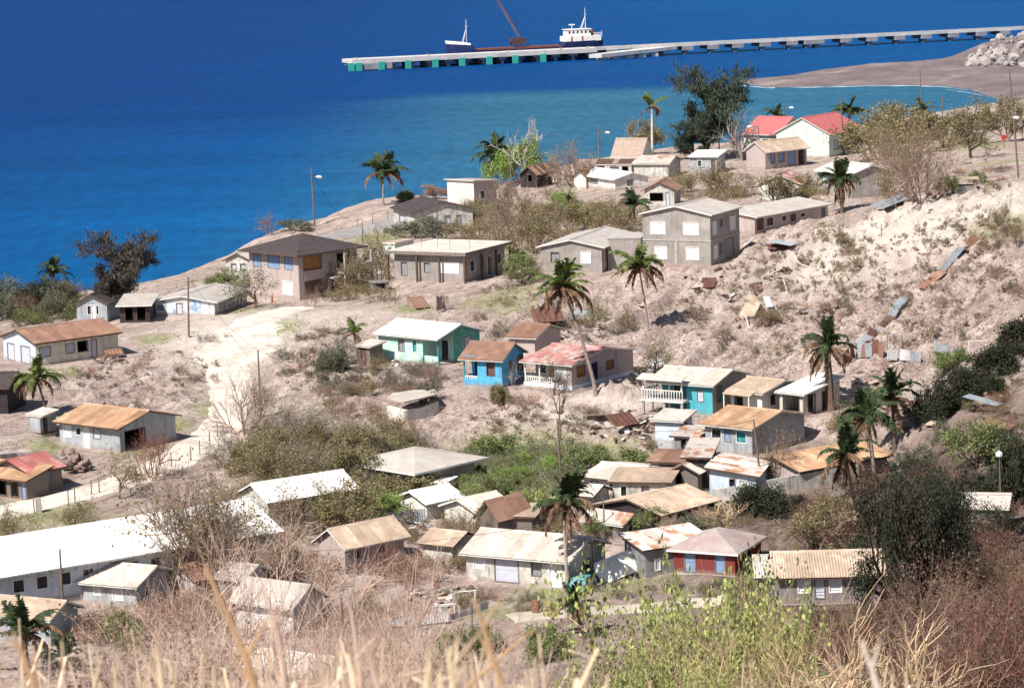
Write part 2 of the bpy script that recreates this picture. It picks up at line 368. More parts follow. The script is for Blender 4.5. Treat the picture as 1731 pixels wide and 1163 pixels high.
def roofs(s, root):
    w, d, h, ov, rise, k = s['w'], s['d'], s['h'], s['ov'], s['rise'], s['roof']
    rmat = RF[s['rf']]; trim = TR[s['trim']]; sheets = s['sheets'] if s['sheets'] is not None else s['D'] < 300
    deck = MB(); og = s['kw'].get('og', .35)
    roof = bpy.data.objects.new('roof', bpy.data.meshes.new('roof')); COL.objects.link(roof); roof.parent = root
    seed = int(abs(s['C'][0]*7+s['C'][1]))
    cap = None
    if k in ('gx', 'gy'):
        run = (d if k == 'gx' else w)/2; kk = rise/run; A = (w if k == 'gx' else d) + 2*og; zl = h - ov*kk
        if k == 'gx':
            slope(root, roof, deck, (-A/2, -d/2-ov), (1,0), (0,1), A, zl, h+rise, run+ov, rmat, sheets, s['miss'], seed)
            slope(root, roof, deck, (A/2, d/2+ov), (-1,0), (0,-1), A, zl, h+rise, run+ov, rmat, sheets, s['miss'], seed+1)
        else:
            slope(root, roof, deck, (w/2+ov, -A/2), (0,1), (-1,0), A, zl, h+rise, run+ov, rmat, sheets, s['miss'], seed)
            slope(root, roof, deck, (-w/2-ov, A/2), (0,-1), (1,0), A, zl, h+rise, run+ov, rmat, sheets, s['miss'], seed+1)
        cap = MB(); ln = A/2+.02; c1 = h+rise+.05
        pr = [(-.22,-.03-.22*kk*.8),(0,.05),(.22,-.03-.22*kk*.8)]
        vs = []
        for e in (-ln, ln):
            for (b, z) in pr: vs.append((e, b, c1+z) if k == 'gx' else (b, e, c1+z))
        cap.add(vs, [(0,1,4,3),(1,2,5,4)])
    elif k == 'hip':
        W2, D2 = w/2+ov, d/2+ov; kk = rise/min(w/2, d/2); zl = h - ov*kk
        r_ = max(0, (W2-D2)) if W2 > D2 else 0; q_ = max(0, (D2-W2)) if D2 > W2 else 0
        zt = h+rise
        c = [(-W2,-D2,zl),(W2,-D2,zl),(W2,D2,zl),(-W2,D2,zl)]
        if r_ > .3: rid = [(-r_,0,zt),(r_,0,zt)]; fs = [(0,1,5,4),(1,2,5),(2,3,4,5),(3,0,4)]
        elif q_ > .3: rid = [(0,-q_,zt),(0,q_,zt)]; fs = [(0,1,4),(1,2,5,4),(2,3,5),(3,0,4,5)]
        else: rid = [(0,0,zt)]; fs = [(0,1,4),(1,2,4),(2,3,4),(3,0,4)]
        low = [(x,y,z-.16) for x,y,z in c]; n0 = len(c)+len(rid)
        deck.add(c+rid+low, fs + [(0,n0,n0+1,1),(1,n0+1,n0+2,2),(2,n0+2,n0+3,3),(3,n0+3,n0,0),(n0+3,n0+2,n0+1,n0)])
    elif k == 'flat':
        th = s['kw'].get('th', .32); deck.box(-w/2-ov, w/2+ov, -d/2-ov, d/2+ov, h, h+th)
    elif k in ('shed', 'shedb', 'shedr', 'shedl'):
        if k == 'shed': slope(root, roof, deck, (-w/2-og,-d/2-ov), (1,0), (0,1), w+2*og, h-.02, h+rise+.05, d+2*ov, rmat, sheets, s['miss'], seed)
        if k == 'shedb': slope(root, roof, deck, (w/2+og,d/2+ov), (-1,0), (0,-1), w+2*og, h-.02, h+rise+.05, d+2*ov, rmat, sheets, s['miss'], seed)
        if k == 'shedr': slope(root, roof, deck, (-w/2-ov,d/2+og), (0,-1), (1,0), d+2*og, h-.02, h+rise+.05, w+2*ov, rmat, sheets, s['miss'], seed)
        if k == 'shedl': slope(root, roof, deck, (w/2+ov,-d/2-og), (0,1), (-1,0), d+2*og, h-.02, h+rise+.05, w+2*ov, rmat, sheets, s['miss'], seed)
    me = deck.mesh('roof')
    me.materials.append(TR['trimb'] if (sheets and k not in ('hip','flat')) else rmat); me.materials.append(trim)
    if not sheets or k in ('hip', 'flat'):
        for p in me.polygons:
            if p.normal.z < .5: p.material_index = 1
    elif s['trim'] == 'trimw':
        for p in me.polygons:
            if abs(p.normal.z) < .2: p.material_index = 1
    roof.data = me
    if cap: cap.build('ridge_cap', rmat, roof)
    return roof

def opening_parts(root, p, t, n, o, kind, D):
    """panel and frame of an opening, both children"""
    a, b, c, d = o[:4]
    def pt(s, z, i): r_ = p + t*s - n*i; return (r_.x, r_.y, z)
    def bx(mb, a, b, c, d, i0, i1):
        mb.add([pt(a,c,i0),pt(b,c,i0),pt(b,c,i1),pt(a,c,i1),pt(a,d,i0),pt(b,d,i0),pt(b,d,i1),pt(a,d,i1)], [(0,3,2,1),(4,5,6,7),(0,1,5,4),(1,2,6,5),(2,3,7,6),(3,0,4,7)])
    isdoor = c < .35
    nm = 'door' if isdoor else ('shutter' if kind in ('white','pale','blue','orange','brown') else 'window')
    fm = MB(); fw = .05
    for q in ((a-fw,a+.02,c-fw,d+fw),(b-.02,b+fw,c-fw,d+fw),(a+.02,b-.02,d-.02,d+fw),(a+.02,b-.02,c-fw,c+.02)): bx(fm, *q, -.035, .05)
    if kind == 'open':
        fm.build('opening_frame', TR['trimb'], root); return
    pm = MB()
    if kind in ('white','pale','blue') and not isdoor and D < 345:
        nl = 6; hh = (d-c)/nl                                   # two leaves of slanted louvre boards
        mid = (a+b)/2
        for (l, r_) in ((a+.02, mid-.015), (mid+.015, b-.02)):
            for i in range(nl):
                z = c + hh*i
                pm.add([pt(l,z,.02),pt(r_,z,.02),pt(r_,z+hh,.06),pt(l,z+hh,.06)], [(0,1,2,3)])
            bx(pm, l, r_, c, d, .075, .09)
        bx(pm, mid-.015, mid+.015, c, d, .01, .08)
    elif isdoor:
        bx(pm, a+.02, b-.02, c, d-.02, .05, .09)
        zz = [(c+.12, c+(d-c)*.42), (c+(d-c)*.5, d-.14)]
        for z0, z1 in zz: bx(pm, a+.12, b-.12, z0, z1, .035, .05)
    else:
        bx(pm, a+.02, b-.02, c+.02, d-.02, .15, .18)
        if b-a > .7: bx(pm, (a+b)/2-.02, (a+b)/2+.02, c+.02, d-.02, .11, .15)
    po = pm.build(nm, TR.get(kind, TR['grey']), root)
    fm.build('frame', TR['trimw'] if kind in ('white','dark','teal') else TR['trimb'] if kind in ('orange','brown','open') else TR['post'], po)

def build_house(s):
    w, d, h = s['w'], s['d'], s['h']; D = s['D']
    root = empty(s['name'], s['cen'], -R(s['a']), s['label'], s['cat'], s['group'])
    s['root'] = root
    hw, hd = w/2, d/2; z0 = .02
    notch = s['porch']; npts = None
    edges = []
    if notch:
        pa, pb, pd = notch[:3]
        n0 = max(-hw, -hw + win_xy(s, 'F', pa)); n1 = min(hw, -hw + win_xy(s, 'F', pb))
        if n0 < -hw+.3: n0 = -hw
        if n1 > hw-.3: n1 = hw
        if n0 > -hw: edges.append(('F', (-hw,-hd), (n0,-hd), 0)); edges.append(('x', (n0,-hd), (n0,-hd+pd), 0))
        edges.append(('P', (n0,-hd+pd), (n1,-hd+pd), n0+hw))
        if n1 < hw: edges.append(('x', (n1,-hd+pd), (n1,-hd), 0)); edges.append(('F', (n1,-hd), (hw,-hd), n1+hw))
        edges.append(('R', (hw, -hd + (pd if n1 == hw else 0)), (hw, hd), pd if n1 == hw else 0))
        edges.append(('B', (hw,hd), (-hw,hd), 0))
        edges.append(('L', (-hw,hd), (-hw, -hd + (pd if n0 == -hw else 0)), 0))
    else:
        edges = [('F',(-hw,-hd),(hw,-hd),0),('R',(hw,-hd),(hw,hd),0),('B',(hw,hd),(-hw,hd),0),('L',(-hw,hd),(-hw,-hd),0)]
    wm = MB(); todo = []
    for face, p, q, off in edges:
        ops = []
        L = math.hypot(q[0]-p[0], q[1]-p[1])
        for wn in s['wins']:
            f, pa_, pb_, v0, v1, kind = wn
            fa = 'F' if (f == 'F' and face in 'FP') else face
            if f != fa: continue
            u0 = win_xy(s, f, pa_) - off; u1 = win_xy(s, f, pb_) - off
            mid = (u0+u1)/2
            if mid < .1 or mid > L-.1: continue
            u0 = max(u0, .12); u1 = min(u1, L-.12)
            if u1-u0 < .25: continue
            ops.append((u0, u1, max(v0, z0+.02), min(v1, h-.06), kind))
        P_, t_, n_ = wallpanel(wm, p, q, z0, h, ops)
        for o in ops: todo.append((P_, t_, n_, o))
    if s['roof'] == 'gx':
        rz = s['rise']
        for x, sg in ((hw-.003, 1), (-hw+.003, -1)):
            tri = [(x,-hd,h),(x,hd,h),(x,0,h+rz-.04)]; wm.add(tri, [(0,1,2) if sg > 0 else (0,2,1)])
        if notch and notch[2]: wm.add([(n0,-hd+.003,h-.02),(n1,-hd+.003,h-.02),(n1,-hd+.003,h+.12),(n0,-hd+.003,h+.12)], [(0,1,2,3)])
    elif s['roof'] == 'gy':
        rz = s['rise']
        for y, sg in ((-hd+.003, 1), (hd-.003, -1)):
            tri = [(-hw,y,h),(hw,y,h),(0,y,h+rz-.04)]; wm.add(tri, [(0,1,2) if sg > 0 else (0,2,1)])
    elif s['roof'].startswith('shed'):
        r_ = s['rise']
        if s['roof'] in ('shed','shedb'):
            g = (0, r_) if s['roof'] == 'shed' else (r_, 0)
            for x in (hw-.003, -hw+.003): wm.add([(x,-hd,h-.01),(x,hd,h-.01),(x,hd,h+g[1]*.97),(x,-hd,h+g[0]*.97)], [(0,1,2,3)])
            y = hd-.003 if s['roof'] == 'shed' else -hd+.003; wm.add([(-hw,y,h),(hw,y,h),(hw,y,h+r_*.97),(-hw,y,h+r_*.97)], [(0,1,2,3)])
        else:
            g = (0, r_) if s['roof'] == 'shedr' else (r_, 0)
            for y in (-hd+.003, hd-.003): wm.add([(-hw,y,h-.01),(hw,y,h-.01),(hw,y,h+g[1]*.97),(-hw,y,h+g[0]*.97)], [(0,1,2,3)])
            x = hw-.003 if s['roof'] == 'shedr' else -hw+.003; wm.add([(x,-hd,h),(x,hd,h),(x,hd,h+r_*.97),(x,-hd,h+r_*.97)], [(0,1,2,3)])
    wallo = wm.build('wall', WL[s['wall']], root)
    if s['kw'].get('wall2'):                                   # right hand wall coloured apart; shade put in on the aqua and white box
        wallo.data.materials.append(WL[s['kw']['wall2']])
        for p in wallo.data.polygons:
            if p.normal.x > .7 and p.center.x > hw-.2: p.material_index = 1
    fm = MB(); fm.box(-hw-.06, hw+.06, -hd-.06, hd+.06, -2.2, s['base']-.25+.02); fm.build('foundation', WL['stone'] if s['fnd'] == 'stone' else TR[s['fnd']] if s['fnd'] in TR else WL[s['fnd']], root)
    for P_, t_, n_, o in todo: opening_parts(root, P_, t_, n_, o, o[4], D)
    roofs(s, root)
    if D < 345 and s['roof'] in ('gx','gy','shed','shedb') and s['kw'].get('rafters', 1):   # rafter tails
        rm = MB(); ov = s['ov']-.04
        if s['roof'] in ('gx',) or s['roof'].startswith('shed'):
            k = s['rise']/(d/2) if s['roof'] == 'gx' else 0
            n = max(3, int(w/.9))
            for i in range(n):
                x = -hw+.1+(w-.2)*i/(n-1); rm.add([(x-.03,-hd+.01,h-.16),(x+.03,-hd+.01,h-.16),(x+.03,-hd-ov,h-.16-ov*k-.04),(x-.03,-hd-ov,h-.16-ov*k-.04),(x-.03,-hd+.01,h-.24),(x+.03,-hd+.01,h-.24),(x+.03,-hd-ov,h-.22-ov*k),(x-.03,-hd-ov,h-.22-ov*k)], [(0,1,2,3),(7,6,5,4),(1,5,6,2),(0,3,7,4),(2,6,7,3)])
        else:
            n = max(3, int(d/.9)); k = s['rise']/(w/2)
            for i in range(n):
                y = -hd+.1+(d-.2)*i/(n-1); x0 = hw-.01; x1 = hw+ov
                rm.add([(x0,y-.03,h-.16),(x0,y+.03,h-.16),(x1,y+.03,h-.2-ov*k),(x1,y-.03,h-.2-ov*k),(x0,y-.03,h-.24),(x0,y+.03,h-.24),(x1,y+.03,h-.25-ov*k),(x1,y-.03,h-.25-ov*k)], [(3,2,1,0),(4,5,6,7),(1,2,6,5),(0,4,7,3),(2,3,7,6)])
        tag(rm.build('rafter_tails', TR['post'], root), kind='stuff')
    if notch:
        pd = notch[2]; opt = notch[3] if len(notch) > 3 else {}
        sl = MB(); sl.box(n0-.08, n1+.08, -hd-.1, -hd+pd-.01, -.25, .06); sl.build('porch_floor', TR['conc'], root)
        pm = MB(); ps = MB(); ps.box(-.06,.06,-.06,.06,.06,h-.05); pme = ps.mesh('porch_post'); pme.materials.append(TR[opt.get('post','trimw')])
        posts = [n0+.08, n1-.08] if n1-n0 < 3.2 else [n0+.08, (n0+n1)/2, n1-.08]
        for x in posts:
            if (x < n0+.2 and n0 > -hw) or (x > n1-.2 and n1 < hw): continue
            link('porch_post', pme, root, (x, -hd+.08, 0))
        if opt.get('rail', 1):
            rl = MB(); rl.box(n0+.02, n1-.02, -hd+.03, -hd+.13, .88, .97); rl.box(n0+.02, n1-.02, -hd+.03, -hd+.13, .07, .16)
            if n0 == -hw: rl.box(n0+.03, n0+.13, -hd+.14, -hd+pd-.02, .88, .97)
            if n1 == hw: rl.box(n1-.13, n1-.03, -hd+.14, -hd+pd-.02, .88, .97)
            rl.build('railing', TR['trimw'], root)
            bs = MB(); zz = [.16,.28,.42,.56,.72,.88]; rr_ = [.035,.06,.035,.055,.065,.04]; bs.tube([(0,0,z) for z in zz], rr_, 6)
            bme = bs.mesh('baluster'); bme.materials.append(TR['trimw'])
            n = int((n1-n0-.3)/.24)
            for i in range(n+1): link('baluster', bme, root, (n0+.15+(n1-n0-.3)*i/max(1,n), -hd+.08, 0))
            for x, c_ in ((n0+.08, n0 == -hw), (n1-.08, n1 == hw)):
                if c_:
                    for i in range(int(pd/.26)): link('baluster', bme, root, (x, -hd+.3+i*.26, 0))
        elif opt.get('parapet'):
            rl = MB(); rl.box(n0+.15, n1-.15, -hd+.02, -hd+.16, .06, .85); rl.build('porch_wall', WL[s['wall']], root)
    return root

def parapet(): pass
# ------------------------------------------------------------------ the houses of the photograph
H('small_house','small grey gabled house with dark shutters beside the big casuarina',(182,545),131,215,10,2.3,'gy',.9,'bluegrey','dark',d=6,wins=[('F',149,155,.9,1.9,'dark'),('F',156,162,.1,1.95,'white'),('F',164,168,.9,1.9,'dark')],trim='trimb',sheets=False)
H('open_shed','dark open timber shed with low grey roof between two small houses',(254,545),203,254,2,2.0,'shed',.5,'dark','grey',d=5,wins=[('F',212,226,.2,1.7,'open'),('F',232,247,.2,1.7,'open')],cat='shed',ov=.5,sheets=False)
H('painted_house','low house with blotched blue and white gable and brown framed door',(363,533),256,418,16,2.5,'gy',1.0,'mottled','grey',wins=[('F',268,278,.9,1.7,'blue'),('F',299,309,.1,2.1,'pale'),('R',372,381,.8,1.6,'pale'),('R',386,395,.8,1.6,'pale'),('R',400,409,.8,1.6,'pale')],wall2='dirty',ov=.5)
H('long_house','long cream house with brown roof and one open dark window above the shore',(62,619),7,201,52,2.6,'gy',1.0,'paleb','brown',wall2='cream',wins=[('F',14,26,.1,1.9,'pale'),('F',37,52,.1,1.9,'pale'),('R',68,86,.9,1.9,'pale'),('R',112,126,.9,1.9,'pale'),('R',132,149,.9,2.0,'open'),('R',155,164,.1,2.0,'pale')],trim='trimb',ov=.45,sheets=True)
H('dark_house','dark grey walled house cut by the left edge of the photo',(14,700),-45,40,10,2.6,'gx',.9,'dark','dark',d=5,trim='trimb',sheets=False)
H('orange_roof_house','grey block house with bright orange tin roof and open carport side',(204,765),102,298,38,2.5,'gx',.95,'bluegrey','orange',wins=[('F',109,122,.9,2.0,'white'),('F',130,139,1.2,1.9,'dark'),('F',143,153,.1,2.1,'white'),('F',160,171,1.1,2.0,'pale'),('R',212,246,.15,1.9,'open')],trim='trimb',ov=.55)
H('tiny_shed','tiny blue grey shed left of the orange roofed house',(69,733),50,96,40,1.6,'shed',.25,'bluegrey','pale',wins=[('R',74,80,.1,1.3,'open')],cat='shed',ov=.1,base=.1)
H('red_roof_house','board house with bright red tin roof at the roadside',(52,838),-10,92,42,2.0,'gy',.8,'wood','red',wins=[('R',68,78,.9,1.7,'blue')],trim='trimb',ov=.35)
H('lean_to','open lean-to with rusty orange roof in front of the red roofed house',(46,846),-40,52,35,1.7,'shed',.7,'wood','orange',d=2.6,wins=[('F',-5,12,.2,1.5,'open'),('F',20,32,.2,1.5,'open'),('F',38,45,.1,1.6,'blue')],cat='lean-to',trim='trimb')
H('two_storey_house','big two storey house with dark hipped roof and corner veranda',(507,508),424,606,46,5.2,'hip',1.35,'mauve','dark',wins=[('F',431,444,3.2,4.5,'blue'),('F',456,476,3.2,4.5,'blue'),('F',484,497,3.2,4.5,'blue'),('F',479,496,.5,1.9,'white'),('R',516,545,3.1,4.5,'orange'),('R',516,544,.5,1.9,'brown'),('R',560,566,.1,2.0,'dark'),('R',572,602,3.0,4.4,'open'),('R',580,600,.1,1.9,'open')],trim='trimb',ov=.95)
H('side_wing','small white gabled wing on the left of the dark hipped house',(424,470),383,436,20,2.4,'gy',.8,'dirty','pale',d=5,wins=[('F',392,400,.9,1.8,'pale'),('F',407,416,.9,1.8,'pale')],cat='wing',sheets=False,trim='trimb')
H('flat_roof_house','long grey house with flat concrete roof and thin dark columns',(784,478),668,854,28,3.0,'flat',0,'block','pale',wins=[('F',679,689,.6,2.1,'grey'),('F',718,728,1.0,2.1,'grey'),('F',745,776,1.0,2.2,'white'),('R',795,803,1.0,2.2,'dark'),('R',812,818,1.0,2.2,'grey'),('R',824,832,.1,2.2,'dark'),('R',838,848,1.0,2.2,'dark')],ov=.75,th=.4,trim='post')
H('block_house','single storey block house with low pale gable roof and one white shutter',(1018,462),915,1036,20,3.0,'gy',.75,'block','grey',d=13,wins=[('F',932,946,1.2,2.3,'grey'),('F',983,999,1.1,2.4,'white'),('R',1022,1032,.1,2.4,'dark')],ov=.5)
H('annex','square flat topped block annex between two block houses',(1084,455),1028,1092,12,3.5,'flat',0,'block','grey',d=5,ov=.06,th=.12,cat='annex',trim='conc')
H('block_villa','two storey grey block house with four white shuttered windows on its gable',(1202,449),1088,1251,27,5.55,'gy',.85,'block','grey',wins=[('F',1101,1126,3.3,4.6,'white'),('F',1157,1182,3.3,4.6,'white'),('F',1108,1128,.6,1.9,'white'),('F',1161,1182,.6,1.9,'white'),('R',1206,1212,3.2,4.6,'white'),('R',1218,1222,3.9,4.6,'grey'),('R',1235,1244,3.2,4.6,'white'),('R',1207,1213,.6,2.0,'white'),('R',1216,1220,.9,2.1,'grey'),('R',1227,1240,.3,2.3,'grey')],ov=.35)
H('long_shed','long low brown walled house with rafter ends under its pale roof',(1276,396),1230,1400,40,2.5,'shedl',.7,'mauve','grey',wins=[('R',1295,1307,.8,2.0,'dark'),('R',1280,1290,.5,2.0,'brown'),('R',1321,1329,1.1,1.9,'dark'),('R',1336,1344,.9,1.8,'brown'),('R',1352,1361,1.2,1.8,'dark'),('R',1387,1396,.1,2.1,'dark')],ov=.6,fnd='stone')
H('palm_house','grey house with pale gabled roof and white shutter behind the shaggy palm',(1440,336),1383,1508,-24,2.7,'gy',.8,'block','pale',wins=[('F',1482,1500,.9,2.1,'white'),('L',1390,1402,.9,2.1,'pale'),('L',1415,1428,.9,2.1,'dark')],ov=.55)
H('church_hall','large white hall with bright pink red gable roof near the bay',(1402,266),1313,1458,36,3.4,'gy',2.1,'redgreen','pink',wins=[('R',1410,1418,.9,2.2,'pale'),('R',1425,1433,.9,2.2,'pale'),('R',1440,1448,.9,2.2,'pale')],ov=.5,cat='hall',sheets=False)
H('hall_wing','pink red roofed wing joined to the left of the large hall',(1313,258),1258,1330,36,2.8,'gx',2.1,'redgreen','pink',d=11,wins=[('F',1270,1280,.9,2.0,'dark'),('F',1290,1300,.9,2.0,'dark')],ov=.5,cat='wing',sheets=False)
H('tan_roof_house','house with plain tan roof just below the pink roofed hall',(1294,287),1262,1364,50,2.4,'gy',1.0,'mauve','tan',wins=[('R',1302,1310,.7,1.9,'blue'),('R',1316,1326,.7,1.9,'blue'),('R',1332,1344,.3,2.0,'blue'),('R',1350,1360,.2,2.0,'open')],ov=.6,sheets=False)
H('pink_roof_cottage','white cottage with faded pink gable roof behind a leafless tree',(1352,340),1283,1368,18,2.6,'gy',1.2,'white','pinkold',wins=[('F',1300,1310,.9,1.9,'grey'),('F',1330,1338,.1,1.9,'grey')],ov=.45,sheets=False)
H('flat_cottage','small grey cottage with nearly flat white roof left of the pale bare tree',(1212,293),1167,1246,18,2.5,'shed',.45,'bluegrey','white',d=6,wins=[('F',1180,1186,1.0,1.9,'dark'),('F',1203,1209,.1,2.0,'brown'),('R',1222,1232,.8,1.9,'white')],ov=.4,sheets=False)
H('steep_roof_house','house with steep tan shingle roof standing above the others by the tall palm',(1083,290),1036,1102,26,2.5,'gx',2.6,'redgreen','shingle',wins=[('F',1072,1080,.7,2.0,'open'),('F',1045,1053,.8,1.9,'white')],ov=.3,sheets=False)
H('ruined_house','ruined low house with broken grey walls left of the steep tan roof',(1068,300),972,1072,10,2.2,'shed',.4,'dirty','shingle',d=5,wins=[('F',985,995,.6,1.8,'open'),('F',1010,1022,.1,1.9,'brown'),('F',1032,1046,.5,1.8,'grey'),('F',1052,1062,.5,1.8,'open')],ov=.1,miss=.5,sheets=True,cat='ruin')
H('white_roof_cottage','cottage with wide white roof in the middle of the seaside cluster',(1040,322),1012,1096,-28,2.4,'gy',1.0,'white','white',d=11,wins=[('F',1060,1070,.8,1.8,'grey'),('L',1020,1026,.8,1.8,'grey')],ov=.5,sheets=False)
H('tiny_white_house','tiny white gabled house with brown roof left of the wide white roof',(991,320),971,1012,24,2.2,'gy',.8,'white','brown',wins=[('R',997,1003,.5,1.8,'dark')],ov=.4,sheets=False,trim='trimb')
H('striped_roof_house','house with striped tan and rust roof behind the wide white roof',(1130,300),1072,1146,20,2.3,'gx',.9,'dirty','mixed',d=7,ov=.4,sheets=True)
H('brown_roof_cottage','white cottage with dark brown roof and open porch among bushes',(1140,350),1090,1151,12,2.6,'gy',1.0,'dirty','brown',d=6,wins=[('F',1099,1121,.9,2.0,'open'),('F',1126,1132,.1,2.1,'pale')],ov=.6,sheets=False,trim='trimb')
H('wrecked_shack','dark wrecked timber shack with a black hole in its gable',(908,318),880,934,25,2.2,'gy',1.2,'dark','brown',wins=[('F',893,900,1.0,2.1,'open')],ov=.15,miss=.5,sheets=True,trim='trimb',cat='shack')
H('white_box_house','bright white box shaped house with brown rubble on its shaded side',(802,348),757,840,42,3.4,'shedb',.3,'white','grey',wall2='mauve',wins=[('R',812,820,.9,2.0,'dark')],ov=.35,sheets=False)  # right wall colour stands in for its shade and rubble
H('brown_gable_house','old white house with dark brown gable roof above the coast road',(701,394),666,800,-20,3.0,'gy',1.2,'dirty','dark',wins=[('F',722,730,1.0,2.2,'grey'),('F',752,762,1.0,2.2,'pale'),('F',772,780,.1,2.1,'grey'),('L',676,686,1.0,2.1,'pale')],ov=.5,trim='trimb',sheets=False)
H('low_hut','low hut with flat pale roof half hidden by the hedge above the flat roofed house',(668,436),648,700,30,1.8,'flat',0,'redgreen','tan',ov=.15,th=.15,cat='hut')
H('aqua_house','aqua and white house with broad white roof and green side wall',(742,618),641,812,41,2.55,'gx',.85,'aqua','white',wall2='green',porch=(716,740,2.2,dict(rail=0,parapet=1,post='teal')),wins=[('F',675,685,1.0,2.0,'grey'),('F',699,706,1.0,2.1,'teal'),('F',722,734,.1,2.0,'dark'),('R',754,766,1.0,2.0,'grey'),('R',786,797,1.0,2.1,'pale')],ov=.45)
H('outhouse','square brown outhouse with slanting pale roof by the aqua house',(626,618),606,648,45,1.9,'shed',.25,'wood','pale',wins=[('F',611,619,.1,1.7,'brown')],cat='outhouse',ov=.25,fnd='wood')
H('back_house','low house with dull pink brown roof showing behind the bright blue one',(905,610),862,930,26,2.4,'gx',.8,'mauve','brown',d=6,ov=.4,cat='house')
H('blue_house','small bright blue house with brown roof and white balusters on its porch',(849,655),784,886,26,2.55,'gx',1.0,'sky','brown',wall2='sky',porch=(784,808,1.8,dict(post='teal')),wins=[('F',790,800,.1,2.0,'navy'),('F',824,837,1.0,2.1,'brown'),('R',862,868,1.0,2.0,'orange'),('R',876,884,.9,2.2,'orange')],ov=.45,fnd='sky',base=.9)
H('pink_roof_house','mauve house with faded red and white roof and balustraded front porch',(967,659),887,1071,37,2.5,'gx',.9,'mauve','pinkold',porch=(887,938,1.8,{}),wins=[('F',894,906,1.0,2.0,'dark'),('F',912,922,.1,2.1,'orange'),('F',944,958,1.0,2.0,'white'),('R',976,989,1.1,2.1,'orange'),('R',1000,1010,.1,2.1,'navy'),('R',1025,1037,1.1,1.9,'orange')],ov=.4,fnd='white',base=.6,miss=0)
H('balcony_house','house with cream roof, teal wall panels and a raised balcony on piles',(1205,703),1102,1262,32,3.7,'gx',1.0,'teal','pale',wall2='mauve',porch=(1102,1162,2.0,dict(rail=0)),wins=[('F',1122,1134,1.3,3.2,'dark'),('F',1146,1158,1.3,3.2,'navy'),('F',1180,1190,1.6,2.9,'pale'),('R',1212,1220,1.4,3.2,'grey')],ov=.45,balcony=(1102,1162))
H('awning_house','white house with tan roof, small window awning and teal door',(1289,705),1236,1356,42,2.7,'gx',.8,'white','tan',wins=[('F',1243,1256,.9,1.9,'open'),('F',1260,1270,.1,1.9,'white'),('R',1302,1313,1.0,2.2,'dark'),('R',1316,1323,.1,2.3,'teal')],ov=.4,awn=1)
H('open_lean_to','lean-to with bright buckled white sheet roof beside the stout palm',(1358,703),1340,1420,44,1.9,'shed',.8,'dirty','white',w=2.6,wins=[('F',1343,1355,.1,1.7,'open'),('R',1366,1378,.1,1.7,'open'),('R',1390,1405,.1,1.7,'open')],cat='lean-to',ov=.3,sheets=True)
H('rust_roof_house','board house with broad rust orange roof ending in a white strip',(1272,770),1192,1360,40,2.7,'gx',.9,'bluegrey','orange',wins=[('F',1204,1220,1.1,2.2,'dark'),('F',1226,1236,1.1,2.2,'blue'),('F',1246,1262,1.1,2.2,'teal')],ov=.5,trim='trimw')
H('patched_shed','patched shed of pale boards with buckled cream roof below the balcony house',(1152,752),1108,1190,25,2.1,'shed',.35,'paleb','pale',d=2.6,wins=[('F',1146,1151,.1,1.8,'dark'),('R',1160,1172,.1,1.7,'open')],cat='shed',ov=.35,sheets=True)
H('tile_roof_house','white and blue washed house with patchy tan tile roof',(1278,846),1200,1296,14,2.9,'shedl',.9,'paleb','mixed',d=6,wins=[('F',1234,1243,1.2,2.5,'navy'),('F',1250,1262,1.1,2.4,'white')],ov=.35,trim='trimb')
H('tile_roof_annex','dark walled annex under the left end of the tan tile roof',(1198,826),1160,1215,14,2.6,'shed',.7,'dark','mixed',d=4,ov=.3,trim='trimb',cat='annex')
H('small_tin_shack','small tin shack with two little cream gables left of the tile roofed house',(1180,832),1134,1198,25,1.7,'gy',.6,'wood','mixed',d=3.4,wins=[('F',1142,1152,.1,1.4,'open')],cat='shack',ov=.3,trim='trimb')
H('grey_cottage','grey cottage with cream gable roof beside the green thicket',(1057,838),988,1128,36,2.1,'gx',.9,'dirty','pale',wins=[('F',1000,1012,.8,1.5,'pale'),('F',1032,1044,.6,1.6,'brown'),('R',1066,1078,.8,1.6,'dark')],ov=.35,trim='trimb')
H('back_shed','long low shed with tan roof and pale wall behind the big brown roof',(1130,850),1036,1160,14,1.7,'shed',.35,'dirty','tan',d=3.4,wins=[('F',1050,1060,.5,1.3,'dark'),('F',1085,1098,.5,1.3,'grey')],cat='shed',ov=.3,trim='trimb')
H('brown_roof_house','wooden house under a very broad rust brown roof',(1116,896),1014,1208,44,2.2,'gy',1.2,'dark','tan',wins=[('R',1140,1150,.8,1.7,'brown'),('R',1170,1182,.8,1.7,'dark'),('F',1030,1044,.7,1.6,'brown')],ov=.5,trim='trimb')
H('white_door_hut','grey board hut with white door and rust striped roof',(1052,914),989,1082,40,2.0,'gx',.7,'greywood','mixed',wins=[('F',1011,1022,.1,1.8,'white'),('R',1062,1070,.7,1.4,'dark')],ov=.35,cat='hut')
H('long_grey_roof_house','long house with broad pale grey roof and white doors behind blurred twigs',(962,996),789,1024,28,2.5,'gx',1.15,'dirty','pale',wins=[('F',803,820,1.1,2.1,'white'),('F',838,878,.15,2.1,'pale'),('F',900,916,.9,2.0,'grey'),('F',930,950,.1,2.0,'white'),('R',985,1000,.8,1.9,'dark')],ov=.5)
H('tin_shack','tall corrugated tin shack with rust and zinc roof beside the fallen white sheets',(1092,978),1086,1200,62,2.6,'shedl',.7,'tin','mixed',w=3.0,wins=[('R',1108,1116,.6,1.6,'white')],cat='shack',ov=.25,trim='trimb')
